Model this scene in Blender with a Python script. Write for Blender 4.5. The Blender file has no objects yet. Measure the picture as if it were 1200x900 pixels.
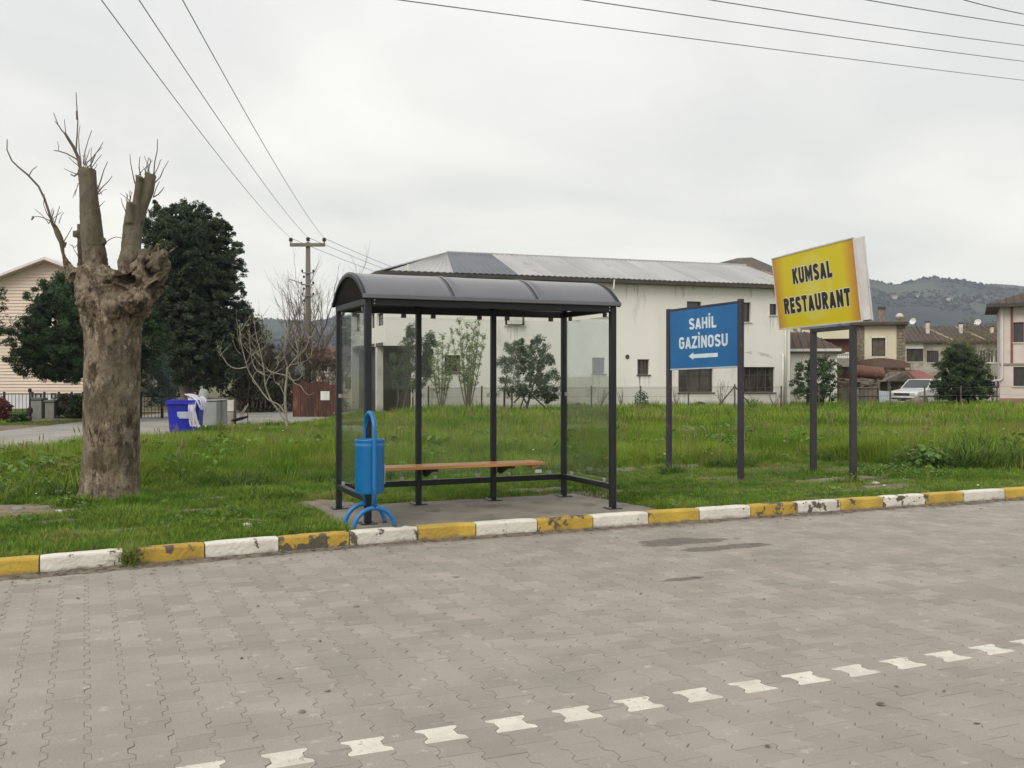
import bpy, bmesh, math, random
import numpy as np
from mathutils import Vector, Matrix, noise
R = math.radians
sc = bpy.context.scene
col = sc.collection
rnd = random.Random(7)
rng = np.random.default_rng(11)

# ------------------------------------------------------------------ camera, world, sun, exposure
FX = 1150.0                      # focal length in units of a 1200 wide frame
EYE = 1.6
cam_d = bpy.data.cameras.new('camera'); cam = bpy.data.objects.new('camera', cam_d); col.objects.link(cam)
cam.location = (0, 0, EYE); cam.rotation_euler = (R(90), 0, 0)
cam_d.sensor_width = 36; cam_d.lens = 36 * FX / 1200; cam_d.shift_y = -10 / 1200
cam_d.clip_start = 0.05; cam_d.clip_end = 12000
sc.camera = cam

SUN_EL, SUN_AZ = 42, 215         # azimuth clockwise from +Y
w = bpy.data.worlds.new('World'); sc.world = w; w.use_nodes = True
nt = w.node_tree; nt.nodes.clear(); N = nt.nodes.new; L = nt.links.new
out = N('ShaderNodeOutputWorld')
sky = N('ShaderNodeTexSky'); sky.sky_type = 'NISHITA'; sky.sun_disc = False
sky.sun_elevation = R(SUN_EL); sky.sun_rotation = R(SUN_AZ); sky.dust_density = 3
bg1 = N('ShaderNodeBackground'); bg1.inputs[1].default_value = 0.1; L(sky.outputs[0], bg1.inputs[0])
tc = N('ShaderNodeTexCoord')
sep = N('ShaderNodeSeparateXYZ'); L(tc.outputs['Generated'], sep.inputs[0])
# project the direction on a cloud layer so that the clouds flatten towards the horizon
add = N('ShaderNodeMath'); add.operation = 'ADD'; add.inputs[1].default_value = 0.22; 
ab = N('ShaderNodeMath'); ab.operation = 'ABSOLUTE'; L(sep.outputs[2], ab.inputs[0]); L(ab.outputs[0], add.inputs[0])
dx = N('ShaderNodeMath'); dx.operation = 'DIVIDE'; L(sep.outputs[0], dx.inputs[0]); L(add.outputs[0], dx.inputs[1])
dy = N('ShaderNodeMath'); dy.operation = 'DIVIDE'; L(sep.outputs[1], dy.inputs[0]); L(add.outputs[0], dy.inputs[1])
cmb = N('ShaderNodeCombineXYZ'); L(dx.outputs[0], cmb.inputs[0]); L(dy.outputs[0], cmb.inputs[1])
n1 = N('ShaderNodeTexNoise'); n1.inputs['Scale'].default_value = 0.95; n1.inputs['Detail'].default_value = 5; n1.inputs['Roughness'].default_value = 0.48
L(cmb.outputs[0], n1.inputs['Vector'])
n1.inputs['Distortion'].default_value = 0.4
cr = N('ShaderNodeValToRGB'); L(n1.outputs[0], cr.inputs[0])
cr.color_ramp.elements[0].position = 0.40; cr.color_ramp.elements[0].color = (0.645, 0.642, 0.63, 1)
cr.color_ramp.elements[1].position = 0.66; cr.color_ramp.elements[1].color = (0.88, 0.86, 0.81, 1)
# a warmer, slightly brighter band low over the horizon, as under a broken overcast
hz = N('ShaderNodeMapRange'); L(ab.outputs[0], hz.inputs[0]); hz.inputs[1].default_value = 0.0; hz.inputs[2].default_value = 0.42
hz.inputs[3].default_value = 1; hz.inputs[4].default_value = 0; hz.interpolation_type = 'SMOOTHSTEP'
mx = N('ShaderNodeMix'); mx.data_type = 'RGBA'; mx.blend_type = 'MULTIPLY'; mx.inputs[7].default_value = (1.08, 1.06, 0.985, 1)
L(hz.outputs[0], mx.inputs[0]); L(cr.outputs[0], mx.inputs[6])
bg2 = N('ShaderNodeBackground'); bg2.inputs[1].default_value = 1.03; L(mx.outputs[2], bg2.inputs[0])
ms = N('ShaderNodeMixShader'); ms.inputs[0].default_value = 0.93
L(bg1.outputs[0], ms.inputs[1]); L(bg2.outputs[0], ms.inputs[2]); L(ms.outputs[0], out.inputs[0])

sd = bpy.data.lights.new('sun', 'SUN'); sd.energy = 1.5; sd.angle = R(35); sd.color = (1.0, 0.95, 0.87)
sun = bpy.data.objects.new('sun', sd); col.objects.link(sun)
az = R(SUN_AZ); el = R(SUN_EL)
sdir = Vector((math.sin(az) * math.cos(el), math.cos(az) * math.cos(el), math.sin(el)))
sun.rotation_euler = sdir.to_track_quat('Z', 'Y').to_euler(); sun.location = sdir * 60
vs = sc.view_settings; vs.view_transform = 'Standard'; vs.look = 'None'; vs.exposure = 0.38; vs.gamma = 1
sc.cycles.max_bounces = 8; sc.cycles.transparent_max_bounces = 24; sc.cycles.volume_bounces = 1

# ------------------------------------------------------------------ frames
def at(px, py, d): return Vector(((px - 600) / FX * d, d, EYE + (440 - py) / FX * d))
YAW = 0.411                       # direction of the main road
def K(x, y, z=0.0): return Vector((x * math.cos(YAW) - y * math.sin(YAW), x * math.sin(YAW) + y * math.cos(YAW), z))
def toK(x, y): return x * math.cos(YAW) + y * math.sin(YAW), -x * math.sin(YAW) + y * math.cos(YAW)
def kx(px, Y):
    u = (px - 600) / FX
    return Y * (math.sin(YAW) + u * math.cos(YAW)) / (math.cos(YAW) - u * math.sin(YAW))
def sstep(a, b, x):
    t = np.clip((x - a) / (b - a), 0, 1); return t * t * (3 - 2 * t)

# ------------------------------------------------------------------ materials
MATS = {}
def M(name, c1, c2=None, scale=6.0, rough=0.7, bump=0.0, bscale=None, metal=0.0, detail=5, ramp=(0.35, 0.65),
      stretch=(1, 1, 1), rand=0.0, hue=0.0, trans=0.0, c3=None, s3=1.0, r3=(0.5, 0.6), spec=0.5, coords='Object', attr=None, coat=0.0, dirtz=None):
    """noise-mixed principled material; c3 adds a second patchy colour; rand varies value by object"""
    if name in MATS: return MATS[name]
    m = bpy.data.materials.new(name); m.use_nodes = True; t = m.node_tree; t.nodes.clear()
    A = t.nodes.new; K_ = t.links.new
    o = A('ShaderNodeOutputMaterial'); p = A('ShaderNodeBsdfPrincipled')
    p.inputs['Roughness'].default_value = rough; p.inputs['Metallic'].default_value = metal
    p.inputs['Specular IOR Level'].default_value = spec
    if coat: p.inputs['Coat Weight'].default_value = coat; p.inputs['Coat Roughness'].default_value = 0.15
    tcn = A('ShaderNodeTexCoord'); oi = A('ShaderNodeObjectInfo')
    if coords == 'World':
        g = A('ShaderNodeNewGeometry'); vec = g.outputs['Position']
    else:
        sc_ = A('ShaderNodeVectorMath'); sc_.operation = 'ADD'
        mu = A('ShaderNodeMath'); mu.operation = 'MULTIPLY'; mu.inputs[1].default_value = 37.0
        K_(oi.outputs['Random'], mu.inputs[0]); K_(tcn.outputs['Object'], sc_.inputs[0]); K_(mu.outputs[0], sc_.inputs[1]); vec = sc_.outputs[0]
    mp = A('ShaderNodeMapping'); mp.inputs['Scale'].default_value = stretch; K_(vec, mp.inputs[0])
    if c2 is None: c2 = tuple(v * 0.82 for v in c1)
    n = A('ShaderNodeTexNoise'); n.inputs['Scale'].default_value = scale; n.inputs['Detail'].default_value = detail; K_(mp.outputs[0], n.inputs['Vector'])
    r_ = A('ShaderNodeMapRange'); r_.inputs[1].default_value = ramp[0]; r_.inputs[2].default_value = ramp[1]; K_(n.outputs[0], r_.inputs[0])
    x = A('ShaderNodeMix'); x.data_type = 'RGBA'; x.inputs[6].default_value = (*c1, 1); x.inputs[7].default_value = (*c2, 1); K_(r_.outputs[0], x.inputs[0])
    cout = x.outputs[2]
    if c3 is not None:
        n3 = A('ShaderNodeTexNoise'); n3.inputs['Scale'].default_value = s3; n3.inputs['Detail'].default_value = 6; n3.inputs['Roughness'].default_value = 0.65; K_(mp.outputs[0], n3.inputs['Vector'])
        r3_ = A('ShaderNodeMapRange'); r3_.inputs[1].default_value = r3[0]; r3_.inputs[2].default_value = r3[1]; K_(n3.outputs[0], r3_.inputs[0])
        x3 = A('ShaderNodeMix'); x3.data_type = 'RGBA'; x3.inputs[7].default_value = (*c3, 1); K_(cout, x3.inputs[6]); K_(r3_.outputs[0], x3.inputs[0]); cout = x3.outputs[2]
    if dirtz:
        sz = A('ShaderNodeSeparateXYZ'); K_(tcn.outputs['Object'], sz.inputs[0]); nd = A('ShaderNodeTexNoise'); nd.inputs['Scale'].default_value = dirtz[3]; nd.inputs['Detail'].default_value = 6; K_(mp.outputs[0], nd.inputs['Vector'])
        md_ = A('ShaderNodeMath'); md_.operation = 'MULTIPLY_ADD'; md_.inputs[1].default_value = (dirtz[1]-dirtz[0])*2.0; K_(nd.outputs[0], md_.inputs[0]); K_(sz.outputs[2], md_.inputs[2])
        rd = A('ShaderNodeMapRange'); rd.inputs[1].default_value = dirtz[0] + (dirtz[1]-dirtz[0])*1.1; rd.inputs[2].default_value = dirtz[1] + (dirtz[1]-dirtz[0])*1.1; rd.inputs[3].default_value = .9; rd.inputs[4].default_value = 0; K_(md_.outputs[0], rd.inputs[0])
        xd = A('ShaderNodeMix'); xd.data_type = 'RGBA'; xd.inputs[7].default_value = (*dirtz[2], 1); K_(cout, xd.inputs[6]); K_(rd.outputs[0], xd.inputs[0]); cout = xd.outputs[2]
    if rand or attr:
        hs = A('ShaderNodeHueSaturation'); K_(cout, hs.inputs['Color'])
        mr = A('ShaderNodeMapRange'); mr.inputs[3].default_value = 1 - rand; mr.inputs[4].default_value = 1 + rand
        if attr:
            an = A('ShaderNodeAttribute'); an.attribute_name = attr; src = an.outputs['Fac']
        else: src = oi.outputs['Random']
        K_(src, mr.inputs[0]); K_(mr.outputs[0], hs.inputs['Value'])
        if hue:
            m2 = A('ShaderNodeMath'); m2.operation = 'MULTIPLY'; m2.inputs[1].default_value = 7.31; K_(src, m2.inputs[0])
            m3 = A('ShaderNodeMath'); m3.operation = 'FRACT'; K_(m2.outputs[0], m3.inputs[0])
            m4 = A('ShaderNodeMapRange'); m4.inputs[3].default_value = 0.5 - hue; m4.inputs[4].default_value = 0.5 + hue; K_(m3.outputs[0], m4.inputs[0]); K_(m4.outputs[0], hs.inputs['Hue'])
        cout = hs.outputs[0]
    K_(cout, p.inputs['Base Color'])
    if bump:
        nb = A('ShaderNodeTexNoise'); nb.inputs['Scale'].default_value = bscale or scale * 4; nb.inputs['Detail'].default_value = 6; K_(mp.outputs[0], nb.inputs['Vector'])
        b = A('ShaderNodeBump'); b.inputs['Strength'].default_value = bump; b.inputs['Distance'].default_value = 0.02
        K_(nb.outputs[0], b.inputs['Height']); K_(b.outputs[0], p.inputs['Normal'])
    if trans:
        tr = A('ShaderNodeBsdfTranslucent'); K_(cout, tr.inputs[0]); mix = A('ShaderNodeMixShader'); mix.inputs[0].default_value = trans
        K_(p.outputs[0], mix.inputs[1]); K_(tr.outputs[0], mix.inputs[2]); K_(mix.outputs[0], o.inputs[0])
    else: K_(p.outputs[0], o.inputs[0])
    MATS[name] = m; m['out'] = 1
    return m
def glass_mat(name, tint, refl=1.0, dirt=0.06):
    m = bpy.data.materials.new(name); m.use_nodes = True; t = m.node_tree; t.nodes.clear(); A = t.nodes.new; K_ = t.links.new
    o = A('ShaderNodeOutputMaterial'); tr = A('ShaderNodeBsdfTransparent'); tr.inputs[0].default_value = (*tint, 1)
    gl = A('ShaderNodeBsdfGlossy'); gl.inputs['Roughness'].default_value = 0.02
    fr = A('ShaderNodeFresnel'); fr.inputs[0].default_value = 1.45
    mm = A('ShaderNodeMath'); mm.operation = 'MULTIPLY'; mm.inputs[1].default_value = refl; K_(fr.outputs[0], mm.inputs[0])
    mi = A('ShaderNodeMixShader'); K_(mm.outputs[0], mi.inputs[0]); K_(tr.outputs[0], mi.inputs[1]); K_(gl.outputs[0], mi.inputs[2])
    df = A('ShaderNodeBsdfDiffuse'); df.inputs[0].default_value = (0.5, 0.52, 0.5, 1)
    tcn = A('ShaderNodeTexCoord'); n = A('ShaderNodeTexNoise'); n.inputs['Scale'].default_value = 3.0; n.inputs['Detail'].default_value = 6; K_(tcn.outputs['Object'], n.inputs['Vector'])
    r_ = A('ShaderNodeMapRange'); r_.inputs[1].default_value = 0.4; r_.inputs[2].default_value = 0.8; r_.inputs[3].default_value = dirt * 0.3; r_.inputs[4].default_value = dirt * 1.5; K_(n.outputs[0], r_.inputs[0])
    m2 = A('ShaderNodeMixShader'); K_(r_.outputs[0], m2.inputs[0]); K_(mi.outputs[0], m2.inputs[1]); K_(df.outputs[0], m2.inputs[2]); K_(m2.outputs[0], o.inputs[0])
    return m

# ------------------------------------------------------------------ objects
def new_obj(name, me, parent=None, mat=None, kind=None, label=None, cat=None, group=None, loc=None, rz=None):
    o = bpy.data.objects.new(name, me); col.objects.link(o)
    if parent: o.parent = parent
    if mat is not None and me is not None and not me.materials: me.materials.append(mat)
    if kind: o['kind'] = kind
    if label: o['label'] = label
    if cat: o['category'] = cat
    if group: o['group'] = group
    if loc is not None: o.location = loc
    if rz is not None: o.rotation_euler = (0, 0, rz)
    return o
def thing(name, label, cat, loc=(0, 0, 0), rz=0, group=None):
    return new_obj(name, None, label=label, cat=cat, group=group, loc=loc, rz=rz)
def tree_copy(o, parent=None, loc=None, rz=None, label=None, scale=None):
    c = o.copy(); col.objects.link(c); c.parent = parent
    if loc is not None: c.location = loc
    if rz is not None: c.rotation_euler = (0, 0, rz)
    if label: c['label'] = label
    if scale: c.scale = (scale,) * 3
    for ch in [x for x in bpy.data.objects if x.parent == o and x != c]: tree_copy(ch, c)
    return c

class MB:
    def __init__(s): s.v = []; s.f = []; s.a = []
    def add(s, vs, fs, a=0.5):
        n = len(s.v); s.v += [tuple(v) for v in vs]; s.f += [tuple(i + n for i in f) for f in fs]; s.a += [a] * len(vs)
    def box(s, x0, x1, y0, y1, z0, z1, T=None):
        vs = [Vector(p) for p in ((x0,y0,z0),(x1,y0,z0),(x1,y1,z0),(x0,y1,z0),(x0,y0,z1),(x1,y0,z1),(x1,y1,z1),(x0,y1,z1))]
        if T is not None: vs = [T @ v for v in vs]
        s.add(vs, [(0,3,2,1),(4,5,6,7),(0,1,5,4),(1,2,6,5),(2,3,7,6),(3,0,4,7)]); return s
    def cbox(s, x0, x1, y0, y1, z0, z1, c=0.005, T=None):
        """box with chamfered vertical and top edges"""
        def ring(i, z): return [(x0+i+c,y0+i,z),(x1-i-c,y0+i,z),(x1-i,y0+i+c,z),(x1-i,y1-i-c,z),(x1-i-c,y1-i,z),(x0+i+c,y1-i,z),(x0+i,y1-i-c,z),(x0+i,y0+i+c,z)]
        rs = [ring(c, z0), ring(0, z0 + c), ring(0, z1 - c), ring(c, z1)]
        vs = [Vector(p) for r in rs for p in r]
        if T is not None: vs = [T @ v for v in vs]
        fs = [tuple(range(7, -1, -1)), tuple(range(24, 32))]
        for k in range(3):
            for j in range(8): fs.append((k*8+j, k*8+(j+1)%8, (k+1)*8+(j+1)%8, (k+1)*8+j))
        s.add(vs, fs); return s
    def tube(s, pts, r, n=8, caps=True, a=0.5):
        pts = [Vector(p) for p in pts]; m = len(pts)
        rr = r if isinstance(r, (list, tuple)) else [r] * m
        tan = [(pts[min(i+1,m-1)] - pts[max(i-1,0)]).normalized() for i in range(m)]
        up = Vector((0, 0, 1)) if abs(tan[0].z) < 0.9 else Vector((1, 0, 0))
        nrm = (up - tan[0] * up.dot(tan[0])).normalized(); vs = []
        for i in range(m):
            nrm = (nrm - tan[i] * nrm.dot(tan[i])).normalized(); b = tan[i].cross(nrm)
            for k in range(n):
                an = 2 * math.pi * k / n; vs.append(pts[i] + (nrm * math.cos(an) + b * math.sin(an)) * rr[i])
        fs = [(i*n+k, i*n+(k+1)%n, (i+1)*n+(k+1)%n, (i+1)*n+k) for i in range(m-1) for k in range(n)]
        if caps: fs += [tuple(range(n-1, -1, -1)), tuple(range((m-1)*n, m*n))]
        s.add(vs, fs, a); return s
    def lathe(s, prof, n=20, c=(0, 0, 0)):
        vs = [(c[0] + r*math.cos(2*math.pi*k/n), c[1] + r*math.sin(2*math.pi*k/n), c[2] + z) for r, z in prof for k in range(n)]
        m = len(prof)
        fs = [(i*n+k, i*n+(k+1)%n, (i+1)*n+(k+1)%n, (i+1)*n+k) for i in range(m-1) for k in range(n)]
        fs += [tuple(range(n-1, -1, -1)), tuple(range((m-1)*n, m*n))]
        s.add(vs, fs); return s
    def prism(s, poly, axis, a0, a1):
        """extrude a 2-D polygon along an axis (0 x, 1 y, 2 z)"""
        def mk(p, a):
            q = [0, 0, 0]; idx = [i for i in range(3) if i != axis]; q[idx[0]] = p[0]; q[idx[1]] = p[1]; q[axis] = a; return tuple(q)
        n = len(poly); vs = [mk(p, a0) for p in poly] + [mk(p, a1) for p in poly]
        fs = [tuple(range(n)), tuple(range(2*n-1, n-1, -1))] + [(i, i+n, (i+1)%n+n, (i+1)%n) for i in range(n)]
        s.add(vs, fs); return s
    def mesh(s, name, smooth=False, attr=False):
        me = bpy.data.meshes.new(name); me.from_pydata(s.v, [], s.f)
        if attr:
            at_ = me.attributes.new('tone', 'FLOAT', 'POINT'); at_.data.foreach_set('value', s.a)
        if smooth: me.polygons.foreach_set('use_smooth', [True] * len(me.polygons))
        bm = bmesh.new(); bm.from_mesh(me); bmesh.ops.recalc_face_normals(bm, faces=bm.faces); bm.to_mesh(me); bm.free()
        me.update(); return me
    def build(s, name, mat, parent=None, smooth=False, **k):
        return new_obj(name, s.mesh(name, smooth, k.pop('attr', False)), parent, mat, **k)
def box(name, mat, parent, *b, **k): return MB().box(*b).build(name, mat, parent, **k)
def cbox(name, mat, parent, *b, c=0.005, **k): return MB().cbox(*b, c=c).build(name, mat, parent, **k)
def np_mesh(name, V, F, smooth=False, tone=None):
    """V (n,3), F (m,k) fast mesh"""
    me = bpy.data.meshes.new(name); V = np.asarray(V, np.float32); F = np.asarray(F, np.int32); m, k = F.shape
    me.vertices.add(len(V)); me.vertices.foreach_set('co', V.ravel())
    me.loops.add(m * k); me.loops.foreach_set('vertex_index', F.ravel())
    me.polygons.add(m); me.polygons.foreach_set('loop_start', np.arange(0, m * k, k, dtype=np.int32))
    if smooth: me.polygons.foreach_set('use_smooth', np.ones(m, bool))
    me.update(calc_edges=True); me.validate()
    if tone is not None:
        a = me.attributes.new('tone', 'FLOAT', 'POINT'); a.data.foreach_set('value', np.asarray(tone, np.float32))
    return me
def grid_mesh(name, xs, ys, zf, smooth=True, xf=None):
    X, Y = np.meshgrid(xs, ys); Z = zf(X, Y)
    if xf is not None: X, Y = xf(X, Y)
    V = np.stack([X.ravel(), Y.ravel(), Z.ravel()], 1); nx, ny = len(xs), len(ys)
    i = np.arange(nx - 1)[None, :] + np.arange(ny - 1)[:, None] * nx; i = i.ravel()
    return np_mesh(name, V, np.stack([i, i + 1, i + nx + 1, i + nx], 1), smooth)
def vnoise(X, Y, s, seed=0, oct=3):
    """cheap value noise for numpy arrays, about -1..1"""
    tot = np.zeros_like(X, float); amp = 1.0; norm = 0
    for o in range(oct):
        x = X * s * 2**o + seed * 17.3; y = Y * s * 2**o + seed * 9.1
        xi = np.floor(x).astype(int); yi = np.floor(y).astype(int); xf = x - xi; yf = y - yi
        def h(a, b): 
            n = (a * 374761393 + b * 668265263 + seed * 97 + o * 131) & 0x7fffffff; n = ((n ^ (n >> 13)) * 1274126177) & 0x7fffffff
            return ((n ^ (n >> 16)) & 0xffff) / 32767.5 - 1
        u = xf*xf*(3-2*xf); v = yf*yf*(3-2*yf)
        tot += amp * ((h(xi,yi)*(1-u)+h(xi+1,yi)*u)*(1-v) + (h(xi,yi+1)*(1-u)+h(xi+1,yi+1)*u)*v); norm += amp; amp *= 0.5
    return tot / norm

# ------------------------------------------------------------------ ground, road, kerb
KY = 9.03                        # front of the kerb in road coordinates
SX0, SX1 = -14.9, -9.2           # the side street (world x)
def kyf(X):
    """the kerb line: straight, then bending slightly towards the road at the left"""
    q = np.clip(2.9 - np.asarray(X, float), 0, 9); return KY - 0.098*q*q/(q + .55)
def kxc(px):
    X = kx(px, KY)
    for _ in range(12): X = float(kx(px, float(kyf(X))))
    return X
SLAB = (2.40, 5.95, 9.19, 11.12)
def sx1(y): return SX1 + 2.3*sstep(29.5, 33.5, np.asarray(y, float))     # the street widens behind the containers
def gz_k(X, Y):
    """height of the ground in road coordinates"""
    X = np.asarray(X, float); Y = np.asarray(Y, float)
    z = 0.105 * (1 - sstep(11.5, 17.0, Y)) + 0.03 * vnoise(X, Y, 0.35, 3) * sstep(9.3, 11, Y) + 0.008 * vnoise(X, Y, 2.2, 5) * sstep(9.2, 9.6, Y)
    z = np.where(Y < kyf(X) + 0.06, -0.07, z)
    ins = sstep(SLAB[0]-.15, SLAB[0]+.1, X) * (1 - sstep(SLAB[1]-.1, SLAB[1]+.15, X)) * (1 - sstep(SLAB[3]-.1, SLAB[3]+.15, Y)) * (Y > kyf(X) + .06)
    z = z * (1 - ins) + ins * 0.05
    wx = X * math.cos(YAW) - Y * math.sin(YAW); wy = X * math.sin(YAW) + Y * math.cos(YAW)
    st = sstep(SX0 - .5, SX0 + .2, wx) * (1 - sstep(sx1(wy) - .2, sx1(wy) + .5, wx)) * (wy < 120)
    z = z * (1 - st) + st * (-0.07)
    return z
def gz(x, y):
    X, Y = toK(x, y); return float(gz_k(np.array(X), np.array(Y)))
def dirt_mask(x, y):
    """bare patches, in world coordinates (0..1)"""
    X, Y = toK(x, y); d = np.zeros_like(x, dtype=float)
    def blob(cx, cy, rx, ry, a=1.0): 
        q = ((X-cx)/rx)**2 + ((Y-cy)/ry)**2
        return a * (1 - sstep(0.5, 1.25, q + 0.5*vnoise(X, Y, 2.0, 21)))
    for b in DIRT: d = np.maximum(d, blob(*b))
    d = np.maximum(d, (1 - sstep(0.0, 0.16, Y - kyf(X) - 0.1 + 0.10*vnoise(X, Y, 1.7, 31))) * 0.7)
    return d
def dk(px, py): 
    d = FX*(EYE-.1)/(py-440); return toK((px-600)/FX*d, d)
DIRT = [(*dk(18, 600), 0.85, 0.55), (*dk(-40, 597), 0.8, 0.5), (*dk(250, 585), 0.5, 0.25, .55), (*dk(390, 590), 0.35, 0.5, .8), (*dk(700, 578), 0.9, 0.3, .75),
        (*dk(985, 562), 0.8, 0.25, .8), (*dk(760, 545), 1.6, 0.5, .6), (*dk(300, 545), 1.3, 0.35, .6), (*dk(75, 612), .35, .2, .8), (*dk(215, 600), .5, .16, .6), (*toK(-16.3, 30), 3.2, 1.3, .8), (*toK(-16.2, 36), 3.2, 1.3, .8), (*toK(-15.8, 43), 3.0, 1.2, .8), (*dk(560, 520), 1.8, .7, .45), (*dk(150, 622), .9, .12, .5), (*dk(1040, 570), .5, .15, .7),
        (*dk(840, 560), 1.2, .15, .45), (*dk(1100, 560), 1.6, .2, .4), (*dk(1005, 575), 1.0, .15, .5), (*dk(640, 574), .8, .2, .7)]

SEGN = ()
def seg(*a): return np.concatenate([np.linspace(a[i], a[i+1], n, endpoint=False) for i, n in zip(range(0, len(a)-1), SEGN)] + [[a[-1]]])
SEGN = (6, 10, 12, 160, 60, 14, 8); xs = seg(-1500, -600, -80, -14, 22, 70, 600, 1550)
SEGN = (4, 6, 1, 60, 60, 14, 10, 8); ys = seg(-100, -40, 9.06, 9.12, 16, 50, 140, 600, 1100)
gm = M('ground_soil', (0.075, 0.085, 0.03), (0.12, 0.115, 0.05), 0.6, 0.95, 0.6, 9, c3=(0.17, 0.135, 0.095), s3=0.9, r3=(0.56, 0.68), coords='World')
def gsh(X, Y): return Y + (kyf(X) - KY)*(1 - sstep(10, 17, Y))*sstep(-30, 8.9, Y)
def gxf(X, Y): Y = gsh(X, Y); return X*math.cos(YAW)-Y*math.sin(YAW), X*math.sin(YAW)+Y*math.cos(YAW)
ground = new_obj('ground', grid_mesh('ground', xs, ys, lambda X, Y: gz_k(X, gsh(X, Y)), xf=gxf), None, gm, kind='structure')
# bare earth: an own thin sheet of crumbly soil where the grass is worn away
def bare_patch(bx, by, rx, ry, *_):
    n = 26; g = np.linspace(-1.25, 1.25, n); X, Y = np.meshgrid(bx + g*rx, by + g*ry)
    wx = X*math.cos(YAW)-Y*math.sin(YAW); wy = X*math.sin(YAW)+Y*math.cos(YAW)
    Z = gz_k(X, Y) - 0.014 + 0.040*np.clip(dirt_mask(wx, wy), 0, .6) + 0.016*vnoise(X, Y, 9, 41)
    i = (np.arange(n-1)[None,:] + np.arange(n-1)[:,None]*n).ravel()
    return np.stack([wx.ravel(), wy.ravel(), Z.ravel()], 1), np.stack([i, i+1, i+n+1, i+n], 1)
Vs, Fs, nn = [], [], 0
for b in DIRT:
    v, f = bare_patch(*b); Vs.append(v); Fs.append(f + nn); nn += len(v)
soil = M('bare_earth', (0.24, 0.195, 0.145), (0.13, 0.10, 0.07), 7, 0.95, 0.9, 30, coords='World', c3=(0.33, 0.28, 0.22), s3=14, r3=(.58, .66))
new_obj('bare_earth', np_mesh('bare_earth', np.concatenate(Vs), np.concatenate(Fs), True), None, soil, kind='structure')

# the road: a bed and interlocking stones laid on it
road = new_obj('road', None, kind='structure'); road.rotation_euler = (0, 0, YAW)
bedm = M('road_bed', (0.20, 0.178, 0.148), (0.27, 0.24, 0.20), 3, 0.95, 0.5, 40, coords='World')
b = MB(); b.box(-60, 90, -12, KY + 0.04, -0.06, -0.0035); b.build('joint_sand', bedm, road)
PW, PL = 0.17, 0.17              # column pitch, stone length
def paver_outline(e, wv, L, g):
    h = L/2 - g; a = 0.026; b_ = 0.052
    right = [(e-g, -h), (e-g, -(h - a)), (wv-g, -(h - b_)), (wv-g, (h - b_)), (e-g, (h - a)), (e-g, h)]
    return right + [(-x, y) for x, y in reversed(right)]
E_, W_ = 0.0995, 0.0705
def paver_mb(g=0.0011, ch=0.0030):
    o1 = paver_outline(E_, W_, PL, g); o2 = paver_outline(E_, W_, PL, g + ch)
    n = len(o1); vs = [(x, y, 0) for x, y in o2] + [(x, y, -ch*.8) for x, y in o1] + [(x, y, -0.02) for x, y in o1]
    fs = [(0, 1, 10, 11), (1, 2, 9, 10), (2, 3, 8, 9), (3, 4, 7, 8), (4, 5, 6, 7)]
    for r_ in range(2): fs += [(r_*n+i, (r_+1)*n+i, (r_+1)*n+(i+1)%n, r_*n+(i+1)%n) for i in range(n)]
    return vs, fs
pv, pf = paver_mb()
stone_kw = dict(c1=(0.322, 0.288, 0.249), c2=(0.264, 0.240, 0.210), scale=1.5, rough=0.88, bump=0.35, bscale=70, c3=(0.50, 0.46, 0.40), s3=9.0, r3=(0.60, 0.78))
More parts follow.
